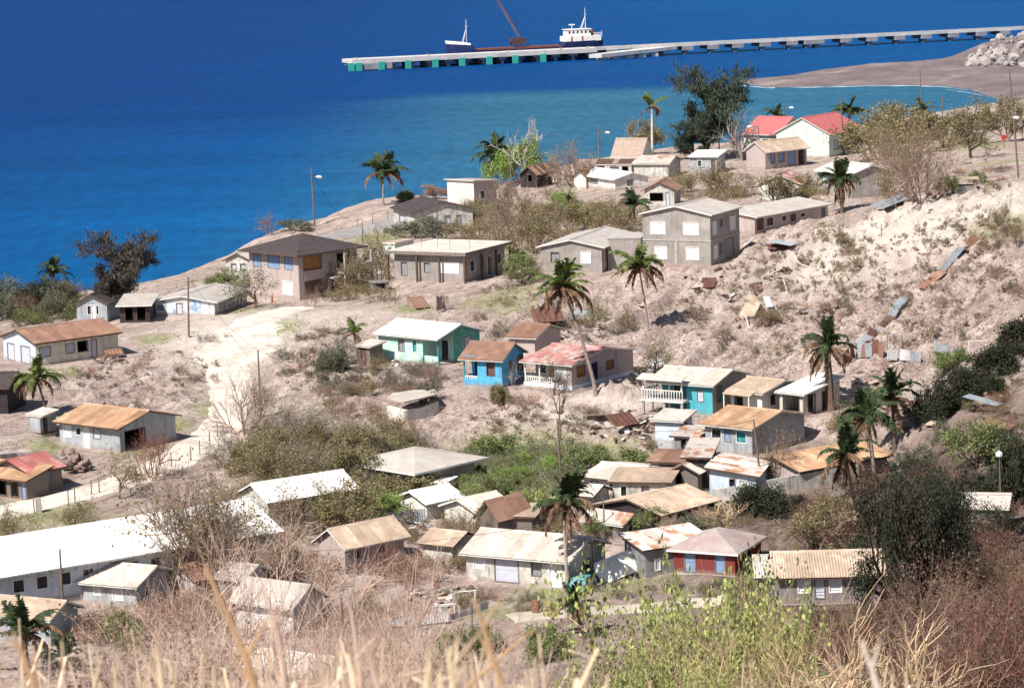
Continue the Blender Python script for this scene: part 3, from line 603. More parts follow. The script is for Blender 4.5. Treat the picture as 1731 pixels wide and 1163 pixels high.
H('red_shack','red board shack with grey hipped tin roof and faded blue door',(1243,974),1139,1287,25,2.3,'hip',1.15,'redwood','redgrey',wins=[('F',1158,1176,.1,1.9,'blue'),('F',1195,1200,.9,1.7,'orange'),('F',1210,1226,.2,1.9,'blue'),('R',1256,1270,.2,1.9,'navy')],ov=.4,trim='redb' if 0 else 'trimw',cat='shack')
H('board_house','grey board house with ribbed tan roof and two white shutters in the lower right',(1490,1018),1316,1500,2,2.6,'gx',1.2,'greywood','tan',d=5.2,wins=[('F',1350,1370,1.0,2.2,'white'),('F',1378,1394,.5,2.2,'pale'),('F',1403,1423,1.0,2.2,'white')],ov=.4,trim='trimb')
H('board_annex','small board annex with pale ribbed roof on the left of the grey board house',(1315,1024),1283,1316,2,2.5,'gx',1.0,'greywood','grey',d=4.4,wins=[('F',1297,1311,.7,2.0,'teal'),('F',1302,1313,-.0,.5,'open')],ov=.35,trim='trimb',cat='annex',og=.3)
H('gully_house','long house with orange rust roof half hidden by palms at the gully',(1352,826),1340,1500,55,2.3,'gy',1.0,'mauve','orange',w=6,wins=[('R',1362,1370,.8,1.7,'brown'),('R',1378,1386,.8,1.7,'pale'),('R',1396,1408,.8,1.7,'brown'),('R',1440,1456,.8,1.7,'white')],ov=.45,trim='trimb')
H('round_roof_shed','pale plastered shed with humped roof among dark bushes at the right edge',(1698,912),1626,1722,14,2.2,'gx',.5,'dirty','grey',d=4,ov=.2,cat='shed',sheets=False)
H('school_block','school block with very wide pale low hipped roof behind the white roofs',(703,840),603,803,44,2.6,'hip',.8,'mauve','grey',wins=[('F',620,632,1.1,1.9,'white'),('F',645,657,1.1,1.9,'white'),('F',668,680,1.1,1.9,'white'),('R',716,726,.1,2.0,'dark')],ov=.9,cat='building')
H('long_building','very long building with dazzling white roof in the lower left',(-60,1040),-150,470,57,2.6,'gy',1.5,'paleb','white',w=9.5,wins=[('R',20+i*38,38+i*38,1.0,1.9,'dark') for i in range(11)],ov=.6,cat='building')
H('second_long_building','second long white roofed building behind the big brown twiggy tree',(455,893),420,600,57,2.3,'gy',.9,'dirty','white',w=4.4,wins=[('R',480+i*26,494+i*26,1.0,1.9,'dark') for i in range(5)],ov=.5,cat='building')
H('white_gable_house','small house with bright white roof between the hipped school and the twigs',(722,878),675,760,50,2.3,'gy',1.0,'white','white',ov=.4)
H('white_wall_store','little white walled store behind the bright white gable roof',(751,842),731,756,20,1.1,'flat',0,'white','white',d=3,ov=.1,th=.15,cat='store')
H('grey_roof_house','pale grey roofed house with white windows in front of the long dazzling roof',(232,1028),92,292,26,2.5,'gx',1.1,'bluegrey','pale',wins=[('F',112,130,.9,2.0,'white'),('F',161,172,1.0,2.0,'white'),('F',192,209,.7,2.1,'white'),('F',225,231,.9,2.0,'pale'),('R',246,254,.8,1.8,'dark')],ov=.5)
H('corner_house','house with wavy cream roof in the bottom left corner',(86,1092),-60,124,26,2.3,'gx',.8,'bluegrey','tan',wins=[('F',20,34,.8,1.8,'blue')],ov=.45)
H('brown_back_house','brown roofed house behind the pole end of the pale grey roof',(330,1012),292,432,50,2.0,'gy',.9,'mauve','brown',ov=.45,trim='trimb')
H('tan_hip_house','tan roofed house in the middle of the brown twigs',(584,968),540,684,50,2.2,'gy',1.0,'mauve','tan',wins=[('R',600,612,.9,1.9,'dark'),('R',640,652,.9,1.9,'dark')],ov=.5)
H('twig_house','grey roofed house mostly hidden behind blurred pinkish twigs',(497,1072),400,545,34,2.4,'gx',1.1,'dirty','grey',wins=[('F',430,446,.9,1.9,'white')],ov=.5)
H('cream_gable_house','house with cream roof next to a rust brown one above the long grey roof',(806,893),752,862,48,2.2,'gy',1.0,'white','pale',ov=.4)
H('rust_gable_house','rust brown roofed house left of the ragged palm',(842,910),812,876,44,2.3,'gy',1.2,'wood','brown',ov=.45,trim='trimb')
H('side_hut','narrow hut with tan lean roof squeezed beside the long grey roof',(900,905),862,930,18,1.5,'shed',.3,'wood','tan',d=3,ov=.25,cat='hut',trim='trimb')
H('cream_shack','tiny shack with cream roof behind the white door hut',(1000,868),962,1020,30,1.5,'gx',.5,'dirty','pale',d=3,ov=.3,cat='shack',trim='trimb')
H('rust_shack','low rust roofed shack between the grey cottage and the tile roofed house',(1150,812),1100,1168,20,1.5,'shed',.35,'wood','brown',d=3,ov=.25,cat='shack',trim='trimb')
H('board_hut','leaning board hut with mixed rust roof above the tile roofed house',(1176,770),1140,1196,28,1.6,'shed',.3,'greywood','mixed',d=2.6,wins=[('F',1152,1160,.1,1.3,'open')],ov=.25,cat='hut',trim='trimb')
H('hidden_house','low house with dull tan roof among the twigs above the long grey roof',(765,955),715,790,32,1.6,'gx',.6,'dirty','tan',d=3.4,ov=.35,trim='trimb')
H('zinc_hut','small hut with pale zinc roof half hidden in the lower left twigs',(412,1015),372,440,30,1.7,'gx',.6,'bluegrey','grey',d=3.2,ov=.35,cat='hut')
H('pink_strip_house','cream roofed house half hidden by straw stalks at the very bottom',(563,1180),418,592,30,2.4,'gx',.9,'white','pale',ov=.5)
for s in HOUSES: place(s)
# storey heights checked against the picture row of each roof's highest point
TOPROW = dict(long_house=539,orange_roof_house=682.5,two_storey_house=394,flat_roof_house=411,block_house=383,block_villa=334.5,long_shed=334,palm_house=271,church_hall=190,
 hall_wing=197,tan_roof_house=232,pink_roof_cottage=288,flat_cottage=254,steep_roof_house=234,white_roof_cottage=284,brown_gable_house=332,aqua_house=539,blue_house=577,pink_roof_house=581,
 balcony_house=619,awning_house=637,rust_roof_house=686,tile_roof_house=766,grey_cottage=787,brown_roof_house=827,white_door_hut=860,long_grey_roof_house=893,tin_shack=887,red_shack=892,
 board_house=929,board_annex=938,gully_house=745,school_block=759,grey_roof_house=945,tan_hip_house=873,twig_house=976,cream_gable_house=831,rust_gable_house=838,pink_strip_house=1100,
 second_long_building=795,brown_back_house=934,white_gable_house=822,corner_house=1004,painted_house=479,red_roof_house=768,white_box_house=298,wrecked_shack=276)
for s in HOUSES:
    if s['name'] in TOPROW:
        w_, d_, e1_, e2_ = s['w']/2, s['d']/2, s['e1'], s['e2']; k = s['roof']
        pts = [e2_*d_, -e2_*d_] if k == 'gy' else [e1_*w_, -e1_*w_] if k == 'gx' else [Vector((0,0,0))] if k == 'hip' else [e1_*a+e2_*b for a in (-w_, w_) for b in (-d_, d_)]
        def toprow(f): return min(proj(s['cen']+q+Vector((0,0,(s['h']+s['rise'])*f)))[1] for q in pts)
        lo, hi = .62, 1.5
        for _ in range(20):
            m_ = (lo+hi)/2
            if toprow(m_) > TOPROW[s['name']]: lo = m_
            else: hi = m_
        s['f'] = m_; s['h'] *= m_; s['rise'] *= m_
        s['wins'] = [(a, b, c, v0*m_ if v0 > .35 else v0, v1*m_, kd) for a, b, c, v0, v1, kd in s['wins']]
for s in HOUSES:
    if s['cat'] in ('house', 'cottage', 'building') and s['d'] < 3.4:
        g = 3.4 - s['d']; s['d'] = 3.4; s['cen'] = s['cen'] + s['e2']*(g/2)
# ------------------------------------------------------------------ level pads for the houses, relief, roads
pw = np.zeros_like(GZ); pz = np.zeros_like(GZ)
for s in HOUSES:
    c = s['cen']; dx = GX - c.x; dy = GY - c.y
    lx = dx*s['e1'].x + dy*s['e1'].y; ly = dx*s['e2'].x + dy*s['e2'].y
    q = np.hypot(np.maximum(np.abs(lx)-s['w']/2, 0), np.maximum(np.abs(ly)-s['d']/2, 0))
    wgt = 1 - sst(.5, 3.6, q); pw = np.maximum(pw, wgt)
    k = wgt**4 + 1e-9*(q < 4); pz += k*c.z; s['_k'] = None
    if 'ksum' not in globals(): ksum = np.zeros_like(GZ)
    ksum += k
target = np.where(ksum > 0, pz/np.maximum(ksum, 1e-12), GZ)

def road_pts(pl):
    pts = [hit(px, py, GB) for px, py in pl]
    return pts
def poly_dist(pts):
    dmin = np.full(GX.shape, 1e9)
    for a, b in zip(pts[:-1], pts[1:]):
        ax, ay, bx, by = a.x, a.y, b.x, b.y; L = (bx-ax)**2+(by-ay)**2
        t = np.clip(((GX-ax)*(bx-ax)+(GY-ay)*(by-ay))/L, 0, 1)
        dmin = np.minimum(dmin, np.hypot(GX-(ax+t*(bx-ax)), GY-(ay+t*(by-ay))))
    return dmin
ROAD1 = road_pts([(505,520),(462,530),(430,545),(405,580),(385,620),(390,660),(385,700),(360,735),(315,768),(250,800),(170,826),(90,846),(0,866),(-90,880)])
ROAD2 = road_pts([(740,352),(660,375),(590,395),(520,408)])
ROAD3 = road_pts([(860,1045),(960,1035),(1060,1030),(1160,1020),(1240,1015)])
d1 = poly_dist(ROAD1); d2 = poly_dist(ROAD2); d3 = poly_dist(ROAD3)
dr = np.minimum(np.minimum(d1, d2), d3)
flat = np.maximum(pw, 1 - sst(2.0, 5.0, dr))
# how rough the ground is: the bare hill on the right is gullied, the valley floor is smooth
def soft(px, py, rx, ry, D=None):
    p = hit(px, py, GB); return np.exp(-(((GX-p.x)/rx)**2 + ((GY-p.y)/ry)**2))
hill = np.clip(soft(1500,480,34,34) + soft(1300,470,22,26) + soft(1650,420,30,26) + soft(1180,560,16,20) + soft(1600,560,20,20), 0, 1)
bank = np.clip(soft(560,600,14,16) + soft(880,720,14,9) + soft(1000,720,14,9) + soft(250,650,12,14), 0, 1)
rel = (fbm(GX*.07, GY*.07, 5)-.5)*1.1
uphill = (GX*.8 + GY*.25)
sx_ = GX*.53+GY*.85; sy_ = -GX*.85+GY*.53
rill = 1 - np.abs(2*fbm(sy_*.22 + 1.5*fbm(GX*.06, GY*.06, 2), sx_*.05, 4)-1)
rel += hill*(rill-.75)*2.6 + (hill*1.0+bank*1.0+.16)*(fbm(GX*.55+40, GY*.55, 5, .66)-.5)*1.4 + bank*(fbm(GX*.2+9, GY*.2, 3)-.5)*1.4
clod = np.clip(fbm(sy_*1.1+5, sx_*.5, 3, .65)-.57, 0, 1)*(hill*1.9+bank*2.2+.35)
rel += clod
near = sst(95, 130, GY)
GZ = GB + rel*(1-flat)*near*(.35+.65*sst(-1, 3, GB))
GZ = GZ*(1-pw) + (target-.02)*pw
# roads: smooth bed
# masks ------------------------------------------------------------
nz = fbm(GX*.25, GY*.18, 4, .6)
def gpatch(lst):
    g = np.zeros_like(GZ)
    for px, py, rx, ry in lst: g = np.maximum(g, soft(px, py, rx, ry))
    return g
green = gpatch([(265,572,2.6,3.5),(120,632,2.6,3.5),(400,527,3.5,4),(470,555,3.5,7),(430,575,1.5,6),(300,720,2.2,4),(85,752,2.5,4),(840,510,5,9),(880,490,3.5,6),(700,525,3,4),
   (930,1005,4,3),(1040,990,5,3),(850,1035,5,2.5),(1260,1000,3,3),(1440,905,5,6),(230,760,3,5),(360,690,3,5),(60,870,6,8),(640,405,5,14),(1640,245,7,20),(1680,275,6,12),
   (880,770,9,10),(820,800,9,9),(1000,770,7,5),(960,420,5,10),(1690,390,4,6),(1030,430,4,4),(150,905,10,6),(1250,690,3,5)])
green = np.clip(green*1.5 - (1-nz)*.9, 0, 1)
pale = np.clip(soft(390,570,7,20)*1.3 + soft(1650,350,16,14) + soft(1480,400,14,12)*.7 + soft(560,540,8,10)*.5 + soft(980,700,6,5)*1.2, 0, 1)
pale = np.clip(pale*(.5+nz) , 0, 1)
shade_tint = np.clip(soft(1680,760,16,24) + soft(1600,1000,20,26)*1.3 + soft(1580,890,12,18)*.9 + soft(1700,1100,22,26) + soft(1450,1120,16,20)+soft(1400,880,9,14)*.6, 0, 1)  # slope at lower right darkened, its shade put into the earth colour
rocky = np.clip(hill + bank*.7, 0, 1)

def ground_mat():
    m = bpy.data.materials.new('dry_earth'); m.use_nodes = True; t = m.node_tree; L = t.links.new; b = t.nodes['Principled BSDF']
    b.inputs['Roughness'].default_value = .95; b.inputs['Specular IOR Level'].default_value = .1
    at = N(t, 'ShaderNodeAttribute', attribute_name='mask'); sp = N(t, 'ShaderNodeSeparateColor'); L(at.outputs['Color'], sp.inputs[0])
    tc = N(t, 'ShaderNodeTexCoord')
    def noise(sc, det=8, rough=.65, stretch=None):
        mp = N(t, 'ShaderNodeMapping'); L(tc.outputs['Object'], mp.inputs[0])
        if stretch: mp.inputs['Scale'].default_value = stretch
        n = N(t, 'ShaderNodeTexNoise'); n.inputs['Scale'].default_value = sc; n.inputs['Detail'].default_value = det; n.inputs['Roughness'].default_value = rough; L(mp.outputs[0], n.inputs['Vector']); return n.outputs[0]
    def rng_(x, a, b_, c=0, d=1):
        r = N(t, 'ShaderNodeMapRange'); r.inputs[1].default_value = a; r.inputs[2].default_value = b_; r.inputs[3].default_value = c; r.inputs[4].default_value = d; L(x, r.inputs[0]); return r.outputs[0]
    def mix(f, a, b_):
        x = N(t, 'ShaderNodeMix', data_type='RGBA')
        for i, v in ((6, a), (7, b_)):
            if isinstance(v, tuple): x.inputs[i].default_value = (*v, 1)
            else: L(v, x.inputs[i])
        L(f, x.inputs[0]); return x.outputs[2]
    def mul(a, b_):
        x = N(t, 'ShaderNodeMath', operation='MULTIPLY', use_clamp=True)
        for i, v in ((0, a), (1, b_)):
            if isinstance(v, (int, float)): x.inputs[i].default_value = v
            else: L(v, x.inputs[i])
        return x.outputs[0]
    vr = N(t, 'ShaderNodeVectorRotate', rotation_type='Z_AXIS'); vr.inputs['Angle'].default_value = -R(58); L(tc.outputs['Object'], vr.inputs['Vector'])
    def streak(sc, det=7, rough=.68):
        mp = N(t, 'ShaderNodeMapping'); mp.inputs['Scale'].default_value = (.3, 1.5, 1); L(vr.outputs[0], mp.inputs[0])
        n = N(t, 'ShaderNodeTexNoise'); n.inputs['Scale'].default_value = sc; n.inputs['Detail'].default_value = det; n.inputs['Roughness'].default_value = rough; L(mp.outputs[0], n.inputs['Vector']); return n.outputs[0]
    col = mix(rng_(noise(.12, 6), .38, .62), (.445,.355,.315), (.36,.28,.25))
    col = mix(mul(rng_(streak(.35), .46, .62), .85), col, (.58,.49,.44))
    col = mix(mul(rng_(streak(.6), .53, .64), .9), col, (.22,.155,.135))
    col = mix(mul(rng_(noise(.8, 8, .7), .52, .7), .8), col, (.32,.24,.20))
    col = mix(rng_(noise(.35, 7, .7, (1.4,.7,1)), .57, .7), col, (.55,.465,.42))
    col = mix(mul(rng_(noise(3.5, 6, .75), .52, .60), rng_(at.outputs['Alpha'], 0, 1, .3, 1)), col, (.15,.095,.08))
    col = mix(mul(rng_(noise(1.6, 6, .75), .55, .62), .8), col, (.23,.155,.12))
    col = mix(mul(sp.outputs[1], rng_(noise(.6, 6), .3, .6, .45, 1)), col, (.62,.55,.49))
    gcol = mix(rng_(noise(1.5, 5), .4, .6), (.20,.23,.09), (.30,.31,.15))
    col = mix(mul(sp.outputs[0], rng_(noise(2.2, 6), .32, .55)), col, gcol)
    col = mix(mul(sp.outputs[2], rng_(noise(.5, 6), .3, .5, .7, 1)), col, mix(rng_(noise(1.4, 7), .42, .6), (.10,.065,.05), (.19,.15,.13)))  # painted shade of the lower right slope
    L(col, b.inputs['Base Color'])
    n1 = noise(1.2, 8, .7); bp = N(t, 'ShaderNodeBump'); bp.inputs['Strength'].default_value = .9; bp.inputs['Distance'].default_value = .45; L(n1, bp.inputs['Height']); L(bp.outputs[0], b.inputs['Normal'])
    return m
GM = ground_mat()
nr, nc = GX.shape
V = np.stack([GX, GY, GZ], -1).reshape(-1, 3)
idx = np.arange(nr*nc).reshape(nr, nc)
F = np.stack([idx[:-1,:-1], idx[:-1,1:], idx[1:,1:], idx[1:,:-1]], -1).reshape(-1, 4)
keep = (GZ[:-1,:-1] > -3.0) | (GZ[1:,1:] > -3.0); F = F[keep.ravel()]
gme = npmesh('hillside_ground', V, F, True)
ca = gme.color_attributes.new('mask', 'FLOAT_COLOR', 'POINT')
ca.data.foreach_set('color', np.stack([green, pale, shade_tint, rocky], -1).astype(np.float32).ravel())
gme.materials.append(GM); tag(link('ground', gme), kind='structure')

def ribbon(name, pts, width, m, lift=.05, seg=1.2, jag=.25, seed=1):
    P = [Vector((p.x, p.y, 0)) for p in pts]; out = []
    # Catmull-Rom through the points
    for i in range(len(P)-1):
        p0, p1, p2, p3 = P[max(i-1,0)], P[i], P[i+1], P[min(i+2,len(P)-1)]; n = max(2, int((p2-p1).length/seg))
        for k in range(n):
            t = k/n; out.append(.5*((2*p1)+(p2-p0)*t+(2*p0-5*p1+4*p2-p3)*t*t+(3*p1-p0-3*p2+p3)*t**3))
    out.append(P[-1]); rr = random.Random(seed); V = []; F = []; nn = 7
    for i, p in enumerate(out):
        t = (out[min(i+1,len(out)-1)]-out[max(i-1,0)]).normalized(); s_ = Vector((t.y,-t.x,0)); wd = width(i/(len(out)-1)) if callable(width) else width
        l = wd/2*(1+rr.uniform(-jag,jag)*.5); r_ = wd/2*(1+rr.uniform(-jag,jag)*.5)
        for k in range(nn):
            q = p + s_*(-l + (l+r_)*k/(nn-1)); e = -.04 if k in (0, nn-1) else lift
            V.append((q.x, q.y, gz(q.x, q.y)+e))
    for i in range(len(out)-1):
        for k in range(nn-1): a = i*nn+k; F.append((a, a+1, a+nn+1, a+nn))
    me = npmesh(name, V, F, True); me.materials.append(m); return tag(link(name, me), kind='structure')
RM = mat('pale_marl_road', (.68,.61,.53), (.60,.53,.46), .35, rough=.95, bump=.4, bscale=2, c3=(.46,.39,.34), s3=.35)
RA = mat('grey_asphalt', (.30,.28,.275), (.25,.235,.23), .5, rough=.95, c3=(.36,.33,.31))
ribbon('dirt_road', ROAD1, lambda t: 5.5 if t < .15 else 8.5 if t < .34 else 4.6 if t < .5 else 4.0, RM, .10)
ribbon('coast_road', ROAD2, 5.5, RA, .10)
ribbon('village_path', ROAD3, 3.0, mat('pale_path', (.52,.46,.39), (.42,.37,.31), .6, rough=.95, bump=.3), .07)

# ------------------------------------------------------------------ sea
def sea():
    ys = np.concatenate([np.linspace(250, 1300, 260), np.geomspace(1310, 16000, 40)]); us = np.linspace(-1, 1, 160)
    X = us[None,:]*(ys*.3+60)[:,None]; Y = np.repeat(ys[:,None], 160, 1)
    # side and back skirts reach the horizon all round
    X[:, 0] = -16000; X[:, -1] = 16000
    shal = np.zeros_like(X)
    bay = PZ(1000,150,0).y; 
    edge = bay + 8*(fbm(X*.01, Y*.01, 3)-.5) + np.maximum(-(X-PZ(720,150,0).x), 0)*-.9
    shal = (1-sst(-22, 12, Y-edge))*sst(PZ(600,250,0).x-30, PZ(900,220,0).x, X)*.75
    mid = np.clip(np.exp(-(((X-0)/130)**2)) * np.exp(-(((Y-520)/220)**2)), 0, 1)
    mid = np.maximum(mid, .55*sst(-150,150,X))
    shore = np.exp(-np.maximum(Y-(440+.45*X), 0)/60)*.35
    foam = np.zeros_like(X)
    V = np.stack([X, Y, np.zeros_like(X)], -1).reshape(-1,3); idx = np.arange(X.size).reshape(X.shape)
    F = np.stack([idx[:-1,:-1], idx[:-1,1:], idx[1:,1:], idx[1:,:-1]], -1).reshape(-1,4)
    me = npmesh('sea', V, F, True); ca = me.color_attributes.new('depth', 'FLOAT_COLOR', 'POINT')
    ca.data.foreach_set('color', np.stack([shal, mid, shore, foam+1], -1).astype(np.float32).ravel())
    m = bpy.data.materials.new('sea_water'); m.use_nodes = True; t = m.node_tree; L = t.links.new; b = t.nodes['Principled BSDF']
    at = N(t, 'ShaderNodeAttribute', attribute_name='depth'); sp = N(t, 'ShaderNodeSeparateColor'); L(at.outputs['Color'], sp.inputs[0])
    def mix(f, a, c):
        x = N(t, 'ShaderNodeMix', data_type='RGBA')
        for i, v in ((6, a), (7, c)):
            if isinstance(v, tuple): x.inputs[i].default_value = (*v, 1)
            else: L(v, x.inputs[i])
        L(f, x.inputs[0]); return x.outputs[2]
    c = mix(sp.outputs[1], (.0002,.032,.150), (.0004,.080,.245)); c = mix(sp.outputs[2], c, (.001,.125,.29)); c = mix(sp.outputs[0], c, (.032,.130,.195))
    tc = N(t, 'ShaderNodeTexCoord'); mp = N(t, 'ShaderNodeMapping'); mp.inputs['Scale'].default_value = (.006,.03,1); L(tc.outputs['Object'], mp.inputs[0])
    n = N(t, 'ShaderNodeTexNoise'); n.inputs['Scale'].default_value = 1; n.inputs['Detail'].default_value = 8; n.inputs['Roughness'].default_value = .7; L(mp.outputs[0], n.inputs['Vector'])
    r = N(t, 'ShaderNodeMapRange'); r.inputs[1].default_value = .3; r.inputs[2].default_value = .7; r.inputs[3].default_value = .84; r.inputs[4].default_value = 1.16; L(n.outputs[0], r.inputs[0])
    mp2 = N(t, 'ShaderNodeMapping'); mp2.inputs['Scale'].default_value = (.35,.10,1); L(tc.outputs['Object'], mp2.inputs[0])
    n2 = N(t, 'ShaderNodeTexNoise'); n2.inputs['Scale'].default_value = 1; n2.inputs['Detail'].default_value = 4; L(mp2.outputs[0], n2.inputs['Vector'])
    r2 = N(t, 'ShaderNodeMapRange'); r2.inputs[1].default_value = .3; r2.inputs[2].default_value = .7; r2.inputs[3].default_value = .84; r2.inputs[4].default_value = 1.16; L(n2.outputs[0], r2.inputs[0])
    mm = N(t, 'ShaderNodeMath', operation='MULTIPLY'); L(r.outputs[0], mm.inputs[0]); L(r2.outputs[0], mm.inputs[1])
    vm = N(t, 'ShaderNodeVectorMath', operation='SCALE'); L(c, vm.inputs[0]); L(mm.outputs[0], vm.inputs['Scale']); L(vm.outputs[0], b.inputs['Base Color'])
    b.inputs['Roughness'].default_value = .45; b.inputs['IOR'].default_value = 1.33; b.inputs['Specular IOR Level'].default_value = .03
    n3 = N(t, 'ShaderNodeTexNoise'); n3.inputs['Scale'].default_value = .5; n3.inputs['Detail'].default_value = 4; L(tc.outputs['Object'], n3.inputs['Vector'])
    bp = N(t, 'ShaderNodeBump'); bp.inputs['Strength'].default_value = .5; bp.inputs['Distance'].default_value = .6; L(n3.outputs[0], bp.inputs['Height']); L(bp.outputs[0], b.inputs['Normal'])
    me.materials.append(m); tag(link('sea', me), kind='structure')
sea()
sb = MB(); sb.add([(-16000,-16000,-9),(16000,-16000,-9),(16000,16000,-9),(-16000,16000,-9)], [(0,1,2,3)]); tag(sb.build('sea_bed', GM), kind='structure')

# ------------------------------------------------------------------ headland across the bay
def headland():
    # shoreline polygon (near side then far side), picture rows on the water plane
    nearp = [(1246,141),(1300,148),(1370,147),(1450,145),(1540,144),(1600,146),(1640,152),(1680,166),(1720,184),(1800,205),(1900,225)]
    farp = [(1950,60),(1800,60),(1731,72),(1690,86),(1640,96),(1600,101),(1560,107),(1500,109),(1440,112),(1390,118),(1340,127),(1290,133),(1255,135)]
    P = [PZ(x, y, 0) for x, y in nearp+farp]; px_ = np.array([p.x for p in P]); py_ = np.array([p.y for p in P])
    x = np.linspace(px_.min()-10, px_.max()+10, 260); y = np.linspace(py_.min()-15, py_.max()+15, 260); X, Y = np.meshgrid(x, y)
    inside = np.zeros(X.shape, bool); dist = np.full(X.shape, 1e9); n = len(P)
    for i in range(n):
        j = (i+1) % n; xi, yi, xj, yj = px_[i], py_[i], px_[j], py_[j]
        c = ((yi > Y) != (yj > Y)) & (X < (xj-xi)*(Y-yi)/((yj-yi) if abs(yj-yi) > 1e-9 else 1e-9)+xi); inside ^= c
        L = (xj-xi)**2+(yj-yi)**2; t = np.clip(((X-xi)*(xj-xi)+(Y-yi)*(yj-yi))/L, 0, 1); dist = np.minimum(dist, np.hypot(X-xi-t*(xj-xi), Y-yi-t*(yj-yi)))
    sd = np.where(inside, dist, -dist)
    hgt = np.clip(sd*.10, -3, 1.0) + sst(10, 45, sd)*1.8 + (fbm(X*.05, Y*.05, 4)-.5)*2.0*sst(2, 25, sd) + (fbm(X*.4, Y*.4, 3)-.5)*.8*sst(4,15,sd)
    hgt += 5.5*np.exp(-(((X-PZ(1720,110,0).x)/24)**2) - (((Y-PZ(1700,95,0).y)/30)**2))*sst(0, 14, sd)
    idx = np.arange(X.size).reshape(X.shape); F = np.stack([idx[:-1,:-1], idx[:-1,1:], idx[1:,1:], idx[1:,:-1]], -1).reshape(-1,4)
    keep = (sd[:-1,:-1] > -12); F = F[keep.ravel()]
    me = npmesh('headland', np.stack([X,Y,hgt],-1).reshape(-1,3), F, True)
    me.materials.append(mat('grey_brown_shingle', (.19,.15,.15), (.13,.105,.11), .06, rough=.95, bump=1, bscale=.5, c3=(.27,.225,.215), s3=.05)); tag(link('headland', me), kind='structure')
    return X, Y, hgt, x, y
HX, HY, HH, hx, hy = headland()
def hh(x, y):
    i = int(np.clip(np.searchsorted(hx, x)-1, 0, 258)); j = int(np.clip(np.searchsorted(hy, y)-1, 0, 258)); return float(HH[j, i])
FO = mat('white_foam', (.85,.88,.90), (.7,.78,.84), .3, rough=.9)
def foamline(pl, wd, z=.06, seed=1):
    rr = random.Random(seed); mb = MB(); P = []
    for (x0,y0),(x1,y1) in zip(pl[:-1], pl[1:]):
        for k in range(14): t = k/14; P.append(PZ(x0+(x1-x0)*t, y0+(y1-y0)*t, 0))
    V = []; F = []
    for i, p in enumerate(P):
        w_ = wd*max(.08, (.35+.9*vnoise(np.array([i*.23+seed*9.]), np.array([.5]))[0]) - .25); c = rr.uniform(-.6,.6)
        V += [(p.x, p.y-w_+c, z), (p.x, p.y+w_*.5+c, z)]
    for i in range(len(P)-1): F.append((2*i, 2*i+2, 2*i+3, 2*i+1))
    me = npmesh('surf', V, F); me.materials.append(FO); tag(link('surf', me), kind='stuff'); return me
foamline([(1250,145),(1300,149.5),(1310,149)], 2.2, seed=2); foamline([(1335,148.5),(1400,148),(1450,146.5),(1540,145.5),(1600,148),(1640,154)], 1.8, seed=3)
foamline([(1600,152),(1640,158),(1660,162),(1690,172)], 1.8, seed=5); foamline([(1248,138),(1300,132),(1340,128)], 1.2, seed=7)
# ------------------------------------------------------------------ pier and ship
CONC = mat('pier_concrete', (.62,.60,.58), (.50,.48,.46), .3, rough=.9, c3=(.44,.42,.41), s3=.2)
CONCD = mat('stained_pier_concrete', (.30,.30,.32), (.22,.22,.25), .3, rough=.9)
TEAL = mat('teal_fender', (.05,.40,.34), (.04,.33,.28), .6)
PA = PZ(596,121,0); PB = PZ(1690,67,0)
pdir = Vector((PB.x-PA.x, PB.y-PA.y, 0)); PL = pdir.length; pang = math.atan2(pdir.y, pdir.x); pdir.normalize(); pper = Vector((-pdir.y, pdir.x, 0))
def along(px, off=0.):                          # distance along the pier for a picture column
    u = (px-W0/2)/FPX; k = rt - fwd*u; return -((PA+pper*off-CAM).dot(k))/pdir.dot(k)
pr = empty('pier', (PA.x, PA.y, 0), pang, 'long pale concrete pier on piles reaching across the bay', 'pier')
mb = MB(); h1 = along(985); h2 = along(1010)
mb.box(0, h2, 0, 15, 2.4, 3.6); mb.build('pier_head', CONC, pr)
mb = MB(); e = along(1745); mb.box(h2+.02, e, 3, 11, 2.9, 3.8); mb.build('trestle_deck', CONC, pr)
mb = MB(); mb.box(0, h2, .02, .5, 3.6, 3.95); mb.box(h2+.02, e, 3.02, 3.4, 3.8, 4.2); mb.build('kerb', CONC, pr)
mb = MB(); mb.box(0, 14, .0, .7, 0.3, 2.4)
mb.build('end_wall', CONCD, pr)
fx = [594,607,645,690,736,781,827,871,918]
f0 = MB(); f0.box(-1.05, 1.05, -.55, -.03, -.6, 2.75); fme = f0.mesh('fender'); fme.materials.append(TEAL)
c0 = MB()
c0.box(-1.5,1.5,.7,14,1.5,2.39); [c0.box(-.55,.55,y,y+1.1,-8,1.5) for y in (1.2,6.5,12)]; cme = c0.mesh('pile_bent'); cme.materials.append(CONCD)
for x in fx: link('fender', fme, pr, (along(x), 0, 0))
for i in range(14): link('pile_bent', cme, pr, (2+(h2-4)*i/13, 0, 0))
c1 = MB(); c1.box(-2.0,2.0,2.6,11.4,1.4,2.89); c1.box(-1.2,0.2,3.4,5.2,-8,1.4); c1.box(.4,1.6,8.5,10.5,-8,1.4); c1me = c1.mesh('trestle_bent'); c1me.materials.append(CONCD)
for x in [1040,1083,1127,1168,1211,1253,1299,1345,1374,1390,1436,1480,1527,1572,1618,1665,1705]: link('trestle_bent', c1me, pr, (along(x), 0, 0))
bo = MB(); bo.tube([(0,0,0),(0,0,.5),(0,0,.55),(0,0,.8)], [.35,.3,.5,.5], 8); bme = bo.mesh('bollard'); bme.materials.append(mat('yellowed_bollard', (.6,.52,.3)))
for x in (605, 728, 862, 952, 998): link('bollard', bme, pr, (along(x), 2.2, 3.6))
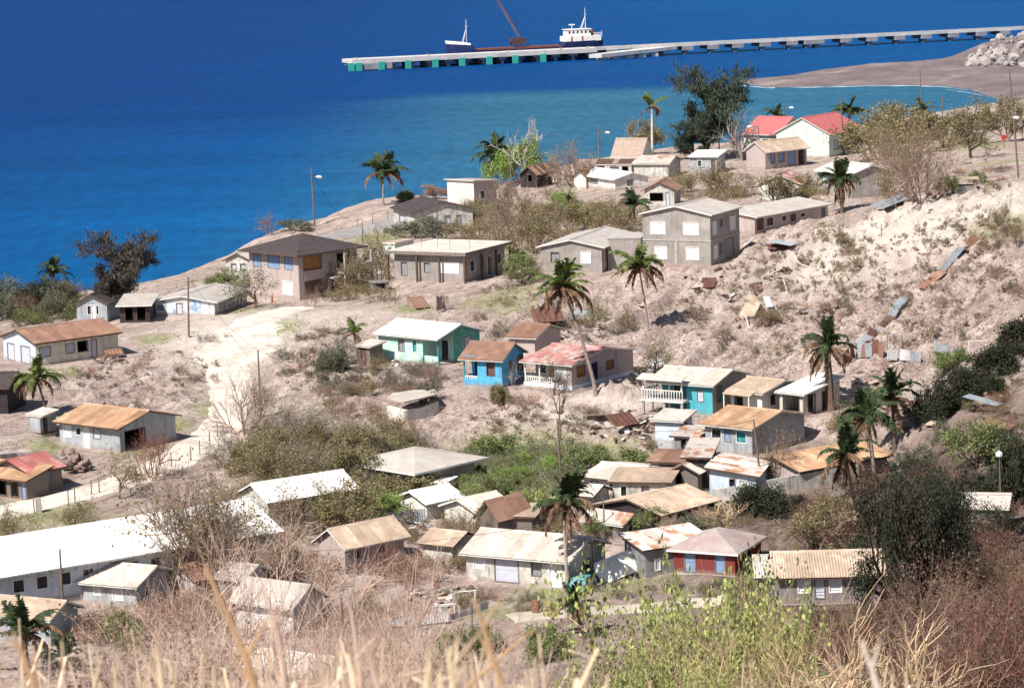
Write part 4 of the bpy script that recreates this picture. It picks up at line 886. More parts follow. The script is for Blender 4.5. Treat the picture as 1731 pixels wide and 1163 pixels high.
# second lower arm
a0 = along(985); a1 = along(1150); mb = MB()
mb.add([(a0,-7,2.2),(a0+4,-9,2.2),(a1,2.9,3.0),(a1-12,2.9,3.0),(a0,-7,.9),(a0+4,-9,.9),(a1,2.9,1.9),(a1-12,2.9,1.9)], [(0,1,2,3),(7,6,5,4),(0,4,5,1),(1,5,6,2),(2,6,7,3),(3,7,4,0)])
mb.build('side_arm', CONC, pr)
c2 = MB(); c2.box(-1.3,1.3,-1.3,1.3,-8,1.1); c2me = c2.mesh('arm_pile'); c2me.materials.append(CONC)
for i in range(5):
    t = (i+.35)/5.2; link('arm_pile', c2me, pr, (a0+3+(a1-8-a0)*t, -6.6+9*t, 0))
# ship on the far side of the pier
SHY = 17.5+3.2
sx0 = along(755, SHY); sx1 = along(1016, SHY); SL = sx1-sx0
sh = empty('coaster_ship', PA + pdir*(sx0+SL/2) + pper*SHY, pang, 'blue hulled cargo coaster with white wheelhouse moored behind the pier', 'ship')
NAVY = mat('navy_hull', (.012,.022,.09), (.02,.035,.12), .5, rough=.5); SW = mat('ship_white', (.80,.80,.79), (.7,.68,.66), .8)
RUST = mat('rusty_steel', (.22,.08,.055), (.15,.06,.05), .8)
def hull():
    st = [(0,.02,6.6),(.04,.45,6.4),(.10,.8,6.1),(.16,1,5.9),(.17,1,4.1),(.45,1,3.9),(.74,1,4.0),(.75,1,5.6),(.93,.95,5.7),(1,.7,5.9)]
    V = []; F = []; B = 3.6
    for t, wd, zt in st:
        x = -SL/2 + SL*t; rake = (1.6 if t < .1 else 0)*(1-t*10)
        for (yy, z) in ((-1,zt),(-.92,1.6),(-.6,-.8),(.6,-.8),(.92,1.6),(1,zt)):
            V.append((x + (rake if z < 1 else 0), yy*B*wd, z))
    for i in range(len(st)-1):
        for k in range(5): a = i*6+k; F.append((a, a+1, a+7, a+6))
        F.append((i*6+5, i*6, i*6+6, i*6+11))
    F.append(tuple(range((len(st)-1)*6, len(st)*6)))
    me = bpy.data.meshes.new('hull'); me.from_pydata(V, [], F); me.materials.append(NAVY); return link('hull', me, sh)
hull()
def px2s(px): return along(px, SHY)-sx0-SL/2
mb = MB(); mb.add([(-SL/2-.05,-.15,6.7),(-SL/2+SL*.1,-3.0,6.3),(px2s(792),-3.62,6.0),(px2s(792),-3.62,6.7),(-SL/2+SL*.1,-3.0,7.2),(-SL/2-.35,-.1,7.9)], [(0,1,4,5),(1,2,3,4)])
mb.add([(-SL/2-.05,.15,6.7),(-SL/2+SL*.1,3.0,6.3),(px2s(792),3.62,6.0),(px2s(792),3.62,6.7),(-SL/2+SL*.1,3.0,7.2),(-SL/2-.35,.1,7.9)], [(5,4,1,0),(4,3,2,1)]); mb.build('bulwark', SW, sh)
mb = MB(); x0, x1 = px2s(800), px2s(945); mb.box(x0, x1, -2.8, 2.8, 3.6, 4.55)
for k in range(9): mb.box(x0+(x1-x0)*k/9+.1, x0+(x1-x0)*k/9+.35, -2.95, -2.8, 3.6, 4.6)
mb.build('cargo_hatch', RUST, sh)
def mast(px, zt, nm='mast', spread=2.6, z0=4.5):
    mb = MB(); x = px2s(px); mb.tube([(x,0,z0),(x,0,zt)], [.16,.09], 6); mb.tube([(x-spread,-1,z0),(x-.1,0,z0+(zt-z0)*.62)], .1, 5); mb.tube([(x-spread,1,z0),(x-.1,0,z0+(zt-z0)*.62)], .1, 5)
    mb.box(x-.5, x+.5, -.06, .06, z0+(zt-z0)*.7, z0+(zt-z0)*.7+.12); return mb.build(nm, SW, sh)
mast(790, 14.9, spread=1.8, z0=6.0); mast(991, 17.2, spread=2.0, z0=9.0)
mb = MB(); mb.box(px2s(952), px2s(1012), -3.2, 3.2, 5.6, 7.4); mb.build('deckhouse', SW, sh)
mb = MB(); mb.box(px2s(957), px2s(996), -2.7, 2.7, 7.4, 9.7); mb.box(px2s(955), px2s(998), -2.9, 2.9, 9.7, 9.85); br = mb.build('wheelhouse', SW, sh)
w0 = MB(); w0.box(-.35,.35,-.03,.0,-.4,.4); wme = w0.mesh('window'); wme.materials.append(TR['dark'])
for k in range(6): link('window', wme, br, (px2s(960)+(px2s(994)-px2s(960))*k/5, -2.71, 8.8))
d0 = MB(); d0.box(-.3,.3,-.03,0,-.9,.9); dme = d0.mesh('door'); dme.materials.append(mat('ship_door', (.35,.12,.05)))
for px in (963, 981): link('door', dme, sh, (px2s(px), -3.21, 6.5))
mb = MB(); mb.tube([(px2s(968),0,9.8),(px2s(968),0,11.2)], .12, 6); mb.box(px2s(968)-1.1, px2s(968)+1.1, -.2, .2, 11.2, 11.6); mb.build('radar', SW, sh)
mb = MB()
for k in range(12):
    x = px2s(1000)+(px2s(1014)-px2s(1000))*k/11; mb.tube([(x,-3.1,7.4),(x,-3.1,8.4)], .04, 4)
mb.tube([(px2s(1000),-3.1,8.4),(px2s(1014),-3.1,8.4)], .05, 4); mb.tube([(px2s(1015),-2,4),(px2s(1015),-2,9)], .07, 4); tag(mb.build('deck_railing', SW, sh), kind='stuff')
mb = MB(); mb.tube([(px2s(1004),1,7.4),(px2s(1004),1,9.4)], [.6,.5], 8); mb.build('funnel', RUST, sh)
# crane standing on the ship's deck
cp = PA + pdir*along(876, SHY) + pper*SHY; cr = empty('crawler_crane', (cp.x, cp.y, 5.3), pang, 'rust coloured crane with long raised jib leaning left over the ship', 'crane')
DR = mat('dark_crane_paint', (.10,.06,.06), (.07,.045,.045), 1)
mb = MB(); mb.box(-2.6,2.2,-1.5,1.5,.9,2.3); mb.box(1.6,3.0,-1.4,1.4,1.0,1.9); mb.build('cab', DR, cr)
mb = MB(); [mb.box(-2.4,2.4,y,y+.6,0,.9) for y in (-1.7,1.1)]; mb.build('tracks', DR, cr)
tp = Vector((-7.2, 0, 16.6)); bp_ = Vector((1.2,0,1.6))
JR = mat('orange_jib', (.30,.17,.15), (.20,.12,.12), .5); mb = MB(); t_ = (tp-bp_).normalized(); s1 = Vector((0,1,0)); s2 = t_.cross(s1); L = (tp-bp_).length
cor = [(s1*a+s2*b)*.38 for a, b in ((.75,.75),(.75,-.75),(-.75,-.75),(-.75,.75))]
for c in cor: mb.tube([bp_+c*.4, bp_+t_*2+c, tp-t_*2+c, tp+c*.3], .085, 4)
for k in range(16):
    q = bp_+t_*(1.2+(L-2.4)*k/16); q2 = bp_+t_*(1.2+(L-2.4)*(k+1)/16)
    for a in range(4): mb.tube([q+cor[a], q2+cor[(a+1)%4]], .05, 3, cap=False)
mb.build('jib', JR, cr)
mb = MB(); mb.tube([tp, Vector((tp.x-.1,0,9))], .04, 4); mb.tube([Vector((2.6,0,2.0)), tp], .04, 4); mb.build('cable', DR, cr)

# boulders of the breakwater at the far right
def rockmesh(name, seed, n=12, m=None):
    rr = random.Random(seed); import bmesh
    bm = bmesh.new(); bmesh.ops.create_icosphere(bm, subdivisions=1, radius=.5)
    for v in bm.verts: v.co *= rr.uniform(.72, 1.15); v.co.z *= .75
    me = bpy.data.meshes.new(name); bm.to_mesh(me); bm.free(); me.materials.append(m); return me
BR = mat('breakwater_stone', (.36,.32,.31), (.25,.22,.215), .4, var=.25, rough=.95)
bms = [rockmesh('boulder', i, m=BR) for i in range(5)]
rr = random.Random(5); cnt = 0
while cnt < 170:
    px = rr.uniform(1632, 1760); py = rr.uniform(58, 112)
    if py < 112-(px-1620)*.62 : continue
    p = PZ(px, py, 3.0); q = PZ(px, py, 3.0)
    o = link('boulder', bms[cnt % 5], None, (p.x, p.y, hh(p.x, p.y)+.3)); sc = rr.choice((1.4,2.0,2.6,3.2,4.8))*rr.uniform(.8,1.2)
    o.scale = (sc, sc*rr.uniform(.8,1.2), sc*.8); o.rotation_euler = (rr.random(), rr.random(), rr.random()*6)
    tag(o, 'grey boulder in the rough breakwater heap where the pier meets the land', 'boulder', 'boulders of the breakwater'); cnt += 1
# ------------------------------------------------------------------ plants: materials
def twig(n, c): return mat(n, c, tuple(x*.72 for x in c), 1.5, rough=.9, island=.3, det=2)
def leaf(n, c, c2=None): return mat(n, c, c2 or tuple(x*.65 for x in c), .8, rough=.7, spec=.3, island=.45, trans=.25, det=2)
TW = dict(purple=twig('purple_brown_twigs', (.28,.19,.17)), brown=twig('brown_twigs', (.30,.215,.165)), pale=twig('bleached_twigs', (.52,.44,.40)),
 red=twig('red_brown_twigs', (.27,.13,.10)), dark=twig('dark_bark', (.075,.05,.045)), tan=twig('tan_branches', (.55,.40,.25)), pink=twig('pinkish_dry_twigs', (.58,.42,.34)), grey=twig('grey_bark', (.30,.26,.24)))
LF = dict(olive=leaf('olive_leaves', (.27,.24,.115), (.20,.165,.09)), green=leaf('green_leaves', (.23,.27,.105)), bright=leaf('bright_green_leaves', (.29,.40,.10), (.20,.30,.07)),
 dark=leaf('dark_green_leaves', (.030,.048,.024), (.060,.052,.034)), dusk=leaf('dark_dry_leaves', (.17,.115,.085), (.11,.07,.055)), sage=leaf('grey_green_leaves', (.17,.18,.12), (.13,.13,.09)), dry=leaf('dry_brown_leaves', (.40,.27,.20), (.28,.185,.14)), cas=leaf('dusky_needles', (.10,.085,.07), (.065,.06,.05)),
 casg=leaf('dark_green_needles', (.07,.095,.06), (.05,.065,.05)), yellow=leaf('yellow_green_leaves', (.38,.42,.14), (.27,.33,.10)))

def grow(T, C, p, d, L, r, lvl, P, rr):
    n = 3; pts = [p]; q = p; dd = d.copy()
    for i in range(n):
        dd = (dd + Vector((rr.gauss(0,1), rr.gauss(0,1), rr.gauss(0,.7)+P['up']))*P['wig']*(.2 if lvl == 0 and P.get('needle') else 1)).normalized(); q = q + dd*(L/n); pts.append(q)
    last = lvl >= P['lv']
    rads = [r*(1-.5*i/n) for i in range(n+1)]
    (T if lvl <= P['tl'] else C).tube(pts, rads, 5 if lvl == 0 else 3 if lvl > 1 else 4, cap=False)
    if last or (P['leaf'] and lvl >= P['lv']-1):
        for k in range((P['leaf'] if last else P['leaf']//2) if rr.random() < P.get('tip', 1) else 0):
            t = rr.random(); i = min(int(t*n), n-1); a = pts[i].lerp(pts[i+1], t*n-i)
            s = P['ls']*rr.uniform(.6, 1.3); o = a + Vector((rr.gauss(0,1), rr.gauss(0,1), rr.gauss(0,1)))*P['lsp']
            if P.get('needle'):
                e = Vector((rr.gauss(0,.5), rr.gauss(0,.5), -1 if rr.random() < .6 else .4)).normalized()*s*4; f = Vector((rr.gauss(0,1), rr.gauss(0,1), .2)).normalized()*s*.35
            else:
                e = Vector((rr.gauss(0,1), rr.gauss(0,1), rr.gauss(0,.8))).normalized()*s; f = e.cross(Vector((rr.gauss(0,1), rr.gauss(0,1), rr.gauss(0,1)))).normalized()*s*.55
            C.add([o-e*.5, o+f, o+e*.5, o-f], [(0,1,2,3)], 1)
    if last: return
    m = P['ch'][min(lvl, len(P['ch'])-1)]
    for k in range(m):
        t = P['st'] + (1-P['st'])*(k+rr.random())/m; i = min(int(t*n), n-1); a = pts[i].lerp(pts[i+1], t*n-i)
        ax = Vector((rr.gauss(0,1), rr.gauss(0,1), rr.gauss(0,1))); ax = ax - dd*ax.dot(dd); ax.normalize()
        an = P['ang']*rr.uniform(.6, 1.35); nd = (dd*math.cos(an) + ax*math.sin(an)); nd.normalize()
        grow(T, C, a, nd, L*P['lr']*rr.uniform(.75,1.2), rads[i]*P['rr'], lvl+1, P, rr)
PROTO = {}
def proto(key, seed, stems=4, h=2.2, r=.09, tilt=.5, **kw):
    P = dict(lv=4, tl=1, ch=[4,4,3,3], ang=.62, lr=.68, rr=.62, wig=.16, up=.25, st=.35, leaf=0, ls=.10, lsp=.08); P.update(kw)
    rr = random.Random(seed); T = MB(); C = MB()
    for k in range(stems):
        a = 2*math.pi*(k+rr.random()*.6)/stems; t = tilt*rr.uniform(.4,1.2) if stems > 1 else 0.05
        grow(T, C, Vector((math.cos(a)*.08*(stems>1), math.sin(a)*.08*(stems>1), -.25)), Vector((math.cos(a)*math.sin(t), math.sin(a)*math.sin(t), math.cos(t))), h*rr.uniform(.8,1.15), r, 0, P, rr)
    pts = np.array(T.v + C.v); x = np.percentile(np.abs(pts[:, :2] - pts[:, :2].mean(0)), 97.5)*2; z = np.percentile(pts[:, 2], 99.5)
    tm = T.mesh('trunk'); cm = C.mesh('crown'); tm.materials.append(TW['brown']); cm.materials.append(TW['brown']); cm.materials.append(LF['olive'])
    cx, cy = pts[:, 0].mean(), pts[:, 1].mean()
    PROTO[key] = (tm, cm, x, z); return len(tm.polygons)+len(cm.polygons)
tot = 0
for i in range(3): tot += proto('bare%d'%i, 10+i, stems=5, h=1.9, r=.07, ch=[5,4,4,3], tilt=.85, wig=.2, rr=.66)
for i in range(2): tot += proto('twiggy%d'%i, 20+i, stems=9, h=1.6, r=.05, ch=[4,4,3,3], tilt=1.0, tl=0, wig=.2, ang=.75, leaf=1, ls=.08, lsp=.08, rr=.70)
for i in range(3): tot += proto('leafy%d'%i, 30+i, stems=5, h=1.7, r=.07, ch=[4,3,3,3], tilt=.85, leaf=10, ls=.105, lsp=.12)
for i in range(2): tot += proto('sparse%d'%i, 40+i, stems=6, h=1.7, r=.06, ch=[4,4,3,3], tilt=.8, leaf=3, ls=.095, lsp=.11, wig=.2, rr=.68)
for i in range(2): tot += proto('dense%d'%i, 50+i, stems=7, h=1.3, r=.05, ch=[4,3,3], lv=3, tilt=1.1, leaf=34, ls=.125, lsp=.2)
for i in range(2): tot += proto('cas%d'%i, 60+i, stems=1, h=4.2, r=.14, ch=[15,6,4], lv=3, lr=.45, ang=.75, st=.15, leaf=30, ls=.085, lsp=.16, needle=1, up=.5, wig=.1)
for i in range(2): tot += proto('wide%d'%i, 70+i, stems=1, h=1.6, r=.12, ch=[6,4,3,3], lr=.78, ang=.85, st=.45, leaf=6, ls=.09, lsp=.13, up=.15)
for i in range(2): tot += proto('bigdark%d'%i, 80+i, stems=3, h=2.4, r=.16, ch=[5,4,4], lv=3, tilt=.8, leaf=44, ls=.10, lsp=.24, ang=.75)
for i in range(3): tot += proto('fine%d'%i, 120+i, stems=7, h=1.7, r=.035, ch=[4,4,4,3], tilt=.75, leaf=3, ls=.045, lsp=.035, wig=.2, rr=.68)
for i in range(2): tot += proto('tip%d'%i, 130+i, stems=7, h=1.5, r=.04, ch=[4,4,4], lv=3, tilt=.8, leaf=26, ls=.06, lsp=.07, wig=.2, rr=.7, tip=.6)
for i in range(2): tot += proto('thick%d'%i, 140+i, stems=4, h=1.7, r=.07, ch=[4,3,3], lv=3, tilt=.6, wig=.22, tl=3, rr=.72)
for i in range(2): tot += proto('snag%d'%i, 90+i, stems=3, h=2.2, r=.09, ch=[4,3,2], lv=3, tilt=.55, wig=.2, tl=3, rr=.7)
for i in range(3): tot += proto('low%d'%i, 110+i, stems=8, h=.9, r=.03, ch=[4,4], lv=2, tilt=1.1, leaf=4, ls=.08, lsp=.1, tl=-1, wig=.25)
for i in range(3): tot += proto('tuft%d'%i, 100+i, stems=6, h=.7, r=.02, ch=[3,3], lv=2, tilt=1.1, leaf=6, ls=.08, lsp=.06, tl=0, wig=.25)
def setmats(o, ms):
    for i, m in enumerate(ms):
        if i < len(o.material_slots): o.material_slots[i].link = 'OBJECT'; o.material_slots[i].material = m
VR = random.Random(11)
KIND = dict(tip='tip', thick='thick', fine='fine', bare='bare', twiggy='twiggy', leafy='leafy', sparse='sparse', dense='dense', cas='cas', wide='wide', bigdark='bigdark', snag='snag', tuft='tuft')
CNT = dict(tip=2, thick=2, fine=3, low=3, bare=3, twiggy=2, leafy=3, sparse=2, dense=2, cas=2, wide=2, bigdark=2, snag=2, tuft=3)
def plant(kind, pos, W, Hh, tw, lf, label, name='bush', cat=None, group=None, one=False):
    k = kind + str(VR.randrange(CNT[kind])); tm, cm, pw_, ph_ = PROTO[k]
    sc = (W/pw_, W/pw_*VR.uniform(.85,1.1), Hh/ph_)
    if one:
        o = link(name, cm, None, pos, VR.random()*6.28); o.scale = sc; setmats(o, [TW[tw], LF[lf]]); return tag(o, label, cat or name.split('_')[-1], group)
    r_ = empty(name, pos, VR.random()*6.28, label, cat or name.split('_')[-1], group); r_.scale = sc
    t_ = link('trunk', tm, r_); setmats(t_, [TW[tw]]); c_ = link('crown', cm, r_); setmats(c_, [TW[tw], LF[lf]])
    return r_
def tree(kind, px, py, wpx, hpx, tw, lf, label, name='tree', **k):
    p = hit(px, py); s = FPX/(p-CAM).length; return plant(kind, p, wpx/s, hpx/s, tw, lf, label, name, **k)
def treeD(kind, px, ytop, wpx, D, tw, lf, label, name='tree', **k):
    q = PD(px, ytop, D); z = gz(q.x, q.y); return plant(kind, Vector((q.x, q.y, z)), wpx/(FPX/D), max(.5, q.z-z), tw, lf, label, name, **k)

# ------------------------------------------------------------------ palms
def frond_mesh(name, L, arch, n=11, leafl=.75, droop=.3, m=None, up=0.6):
    mb = MB(); pts = []; a = up; p = Vector((0,0,0)); 
    for i in range(n+1): pts.append(p.copy()); p = p + Vector((math.cos(a), 0, math.sin(a)))*(L/n); a -= arch/n*(1+i/n)
    mb.tube(pts, [.045*(1-i/n)+.008 for i in range(n+1)], 4, cap=False)
    rr = random.Random(4)
    for i in range(1, n*2+1):
        t = i/(n*2+1); k = min(int(t*n), n-1); c = pts[k].lerp(pts[k+1], t*n-k); tan = (pts[k+1]-pts[k]).normalized(); ll = leafl*math.sin(math.pi*min(1, t*.85+.14))**.6
        for s in (-1, 1):
            if rr.random() < .12: continue
            dr = (Vector((0,s,0)) + tan*.7 + Vector((0,0,-droop*rr.uniform(.5,1.6)))).normalized(); e = c + dr*ll*rr.uniform(.7,1.1); wv = tan*.095
            mid = c.lerp(e, .5) + Vector((0,0,.05)); e = e - Vector((0,0,droop*.3*ll))
            mb.add([c-wv, c+wv, mid+wv*.9, mid-wv*.9, e], [(0,1,2,3),(3,2,4)])
    me = mb.mesh(name); me.materials.append(m); return me
PG = leaf('palm_green', (.055,.085,.03), (.035,.055,.025)); PY = leaf('palm_yellow_green', (.13,.17,.04), (.09,.12,.035)); PDM = leaf('dead_palm_leaf', (.24,.145,.085), (.15,.09,.06)); PT = mat('palm_bark', (.33,.26,.23), (.25,.19,.17), 3, bump=.5, bscale=6); PTD = mat('dark_palm_bark', (.16,.11,.09), (.11,.08,.07), 3)
FG = [frond_mesh('frond', 3.0, 1.0, m=PG), frond_mesh('frond', 3.0, 1.7, m=PG, up=.9), frond_mesh('frond', 2.6, .5, m=PG, up=.9, droop=.15)]
FY = [frond_mesh('frond', 3.0, 1.0, m=PY), frond_mesh('frond', 3.0, 1.6, m=PY, up=.9), frond_mesh('frond', 2.6, .5, m=PY, up=.9, droop=.15)]
FD = [frond_mesh('dead_frond', 3.0, 1.5, m=PDM, up=.5, droop=.9, leafl=.5), frond_mesh('dead_frond', 2.8, .7, m=PDM, up=0, droop=1.1, leafl=.38)]
def palm(crown, basep, size, label, ng=13, nd=5, nup=3, col='g', D=None, skirt=False, tr=.16, bark=None, tilt=(0,0), group=None):
    b = hit(*basep) if D is None else None
    if b is None:
        q = PD(basep[0], basep[1], D); b = Vector((q.x, q.y, gz(q.x, q.y)))
    c = PD(crown[0], crown[1], b.y); s = size/(FPX/b.y)/2/1.9
    r_ = empty('palm_tree', b, 0, label, 'palm tree', group); v = c - b; lean = Vector((v.x, v.y, 0)); mb = MB(); n = 9; pts = []; rad = []
    for i in range(n+1):
        t = i/n; pts.append(lean*(t**1.25) + Vector((0,0,v.z*t - (.3 if i == 0 else 0)))); rad.append(tr*(1.5 if i == 0 else 1.1-.4*t))
    mb.tube(pts, rad, 7); mb.build('trunk', bark or PT, r_)
    R_ = random.Random(int(crown[0]*3+crown[1])); fs = FG if col == 'g' else FY; ng = max(3, ng-R_.randrange(4)) if ng > 5 else ng
    hd = MB(); hd.tube([v+Vector((0,0,-.5*s)), v+Vector((0,0,.0)), v+Vector((0,0,.35*s))], [.15*s,.3*s,.1*s], 6); hd.build('crown_shaft', PDM, r_)
    def put(me, az, el, sc):
        o = link('frond', me, r_); o.location = v; o.scale = (sc,)*3; o.rotation_euler = (R_.uniform(-.5,.5), -el, az)
    for i in range(ng): put(fs[R_.randrange(2)], 2*math.pi*i/ng*1.0 + R_.uniform(-.3,.3), R_.uniform(-.45,.55), s*R_.uniform(.8,1.1))
    for i in range(nup): put(fs[2], R_.random()*6.28, R_.uniform(.4,.8), s*R_.uniform(.8,1))
    for i in range(int(nd*1.5)): put(FD[R_.randrange(2)], R_.random()*6.28, R_.uniform(-.75,.15), s*R_.uniform(.7,1.15))
    if skirt:
        for i in range(12): put(FD[1], R_.random()*6.28, -1.1, s*R_.uniform(.8,1.2))
    return r_
palm((648,291),(648,348),62,'lone slender palm on the pale bluff against the blue sea',ng=15,nd=4,bark=PT)
palm((90,462),(90,520),56,'dark palm crown rising behind the dense bushes at the left shore',ng=13,nd=1)
palm((834,258),(838,320),58,'dark palm beside the bright green tree at the shore',ng=11,nd=4)
palm((952,487),(1008,668),92,'tall leaning palm with a thin pale trunk crossing the mauve house',ng=9,nd=10,nup=5,col='y',tr=.17)
palm((1080,452),(1096,560),78,'short crowned palm with hanging brown fronds on the bare slope below the block villa',ng=9,nd=8,nup=4,col='y',tr=.11)
palm((1398,586),(1404,694),88,'stout dark palm with a thick shaggy trunk beside the white lean-to',ng=9,nd=12,nup=9,tr=.36,bark=PTD)
palm((1420,304),(1424,362),62,'short palm with a brown skirt of dead fronds in front of the grey gabled house',ng=14,nd=8,nup=8,skirt=True,tr=.22,bark=PTD)
palm((1466,705),(1478,812),96,'palm with a pale leaning trunk above the orange roofed gully house',ng=13,nd=6,nup=6,tr=.19)
palm((1508,672),(1512,760),92,'darkest palm standing close behind another at the gully',ng=13,nd=6,nup=7,tr=.18,bark=PTD)
palm((1430,772),(1450,905),96,'palm with brown dead fronds in front of the orange roofed gully house',ng=9,nd=12,nup=7,tr=.17)
palm((958,850),(957,995),104,'ragged palm with a tall pole-like trunk behind the long grey roof',ng=10,nd=14,nup=7,tr=.17)
palm((972,1020),(984,1078),70,'small dark palm with withered fronds beside the village path',ng=9,nd=10,nup=5,tr=.16,bark=PTD)
palm((62,640),(80,704),70,'crooked yellowish palm below the long cream house',ng=12,nd=7,col='y',tr=.13,bark=PTD)
palm((598,562),(603,606),44,'stunted yellow palm left of the aqua house',ng=9,nd=7,nup=5,col='y',tr=.16)
palm((1102,180),(1103,268),44,'very tall bare white palm trunk with only a few broken fronds',ng=3,nd=3,nup=1,col='y',tr=.26,bark=mat('white_palm_bark', (.62,.57,.52)))
palm((1072,348),(1072,382),52,'small dark palm among bushes left of the block villa',ng=12,nd=3,bark=PTD)
palm((964,350),(964,372),38,'little dark palm deep in the central thicket',ng=10,nd=1,bark=PTD)
palm((872,440),(874,470),46,'low yellow green palm by the corner of the flat roofed house',ng=12,nd=2,col='y')
palm((1312,196),(1314,238),34,'dark palm tuft behind the left end of the pink hall roof',ng=11,nd=1)
palm((1436,188),(1437,235),50,'spreading dark palm behind the right end of the pink hall roof',ng=14,nd=3)
palm((1560,186),(1562,235),36,'pale yellow palm behind the olive trees near the bay',ng=10,nd=2,col='y')
palm((40,1070),(35,1150),110,'dark broad palm in the bottom left corner',ng=13,nd=4,D=186)
palm((108,1110),(110,1160),70,'small upright green palm right of the corner palm',ng=10,nd=3,nup=6,D=183)

# ------------------------------------------------------------------ single trees and bushes
tree('cas',196,532,100,136,'dark','cas','tall dusky casuarina tree on the left shore',name='casuarina_tree')
tree('cas',1195,268,110,152,'dark','casg','big dark green casuarina tree by the bay',name='casuarina_tree')
tree('cas',1172,268,56,66,'dark','casg','lower leaning casuarina at the foot of the big one',name='casuarina_tree')
tree('snag',1254,272,92,94,'pale','olive','pale leafless tree left of the pink roofed hall')
tree('bare',1250,268,78,80,'pale','olive','second pale leafless tree crossing the first by the pink roofed hall')
tree('leafy',1092,262,66,60,'brown','olive','olive green tree behind the tall bare palm trunk')
tree('snag',893,308,92,110,'pale','olive','bleached leafless tree standing against the sea')
tree('snag',1062,262,44,58,'pale','olive','small bleached tree left of the steep tan roof')
tree('leafy',882,308,112,78,'brown','bright','bright green tree at the shore edge')
tree('leafy',848,314,72,66,'brown','bright','bright green bush left of the bright green tree')
tree('twiggy',972,316,80,88,'purple','olive','purple brown leafless tree near the tiny white house')
tree('bare',945,316,60,68,'brown','olive','thin brown tree right of the wrecked shack')
tree('wide',1494,278,128,100,'brown','olive','broad olive tree with a bushy crown right of the pink hall')
tree('leafy',1420,262,60,38,'brown','olive','low olive bush against the end wall of the pink hall')
tree('twiggy',1556,342,138,150,'purple','olive','large purple brown leafless tree on the ridge')
tree('twiggy',1530,330,110,118,'brown','olive','olive brown tree just left of the large ridge tree')
tree('leafy',1484,272,120,92,'brown','olive','leafy olive tree nearest the end of the pink hall')
tree('leafy',1530,262,110,84,'brown','olive','leafy olive tree behind the large ridge tree')
tree('twiggy',1500,290,90,70,'brown','olive','brown olive undershrub at the foot of the broad olive tree')
tree('wide',1642,268,96,104,'dark','olive','olive tree with a clear trunk in the stony field')
tree('leafy',1700,240,84,76,'brown','olive','olive tree at the far right edge near the bay')
tree('leafy',1598,248,90,62,'brown','olive','rounded olive bush between the two field trees')
tree('leafy',1550,238,70,44,'brown','dry','brownish bush behind the field trees')
tree('leafy',1600,330,46,34,'brown','green','green bush beside the field hut')
tree('leafy',1652,312,38,26,'brown','green','small green bush right of the field hut')
tree('wide',432,520,98,76,'brown','sage','grey green round tree in front of the dark hipped house')
tree('leafy',385,490,84,34,'brown','green','low green hedge bush behind the blotched house')
tree('bare',457,398,44,44,'purple','olive','small bare tree on the bluff edge')
tree('leafy',500,392,60,22,'brown','sage','low grey green bush on the bluff edge left of the pole')
tree('dense',686,340,36,18,'brown','green','small green bush by the lone palm')
tree('leafy',735,336,50,24,'brown','dry','brown bush left of the white box house')
tree('bare',855,350,56,50,'purple','olive','purple bare bush between the white box and the shack')
tree('twiggy',884,424,136,124,'purple','olive','big rounded purple brown tree in the central thicket')
tree('twiggy',850,412,90,84,'brown','olive','brown tree left of the big rounded purple one')
tree('sparse',900,428,110,84,'brown','olive','olive tinted tree at the foot of the big purple one')
tree('leafy',963,392,84,56,'brown','olive','olive green bush in the central thicket')
tree('leafy',950,358,60,40,'brown','bright','fresh green bush in the central thicket')
tree('sparse',1035,395,110,62,'brown','olive','olive brown bush left of the block villa')
tree('leafy',808,372,60,24,'brown','olive','low olive bush right of the brown gable house')
tree('leafy',740,408,80,44,'grey','sage','pale grey green bush in front of the brown gable house')
tree('sparse',800,410,90,44,'brown','olive','thin olive hedge above the flat roofed house')
tree('leafy',690,405,70,34,'grey','sage','grey green bush by the low hut')
tree('sparse',640,480,74,96,'brown','olive','tall olive bush at the corner of the dark hipped house')
tree('sparse',600,494,78,76,'brown','olive','brown olive bush below the veranda')
tree('sparse',560,500,62,58,'brown','dry','brown bush in front of the dark hipped house')
tree('bare',530,520,34,40,'brown','olive','small brown bush at the white gate pillar')
tree('leafy',880,478,76,50,'brown','green','green bush left of the block house')
tree('bare',905,478,50,46,'purple','olive','purple bush against the block house wall')
tree('sparse',1215,325,110,54,'brown','olive','olive brown scrub behind the block villa roof')
tree('sparse',1160,325,70,40,'brown','olive','scrub bush right of the porch cottage')
tree('sparse',1310,342,80,60,'dark','olive','dark limbed bare bush before the pink roofed cottage')
tree('leafy',1360,338,70,44,'brown','olive','olive bush between the pink cottage and the shaggy palm')
tree('sparse',1500,340,60,60,'brown','olive','brown bush at the corner of the grey gabled house')
tree('wide',578,618,66,66,'grey','sage','small grey green tree left of the square outhouse')
tree('dense',560,628,50,40,'brown','sage','round grey green bush below the small tree')
tree('wide',1112,650,76,86,'dark','olive','olive tree with a thick dark trunk right of the mauve house')
tree('wide',938,668,54,64,'dark','sage','small twisted tree in front of the mauve house porch')
tree('snag',868,660,22,54,'pale','olive','thin white dead sapling against the bright blue wall')
tree('dense',845,682,36,34,'brown','olive','small olive bush below the bright blue house')
tree('snag',945,700,44,70,'dark','olive','dark dead stem on the bank below the mauve house',)
tree('bare',415,735,150,120,'brown','olive','wide thin branched bush over the marl road')
tree('bare',258,812,110,100,'red','olive','red brown leafless tree at the roadside')
tree('wide',204,842,106,86,'brown','olive','yellowish olive tree by the roadside fence')
tree('sparse',130,896,80,56,'brown','olive','olive bush on the grass strip above the white roof')
tree('sparse',18,920,90,66,'brown','olive','olive bush at the left edge above the white roof')
tree('twiggy',345,985,232,222,'brown','olive','very large brown twiggy bush in front of the long white roof')
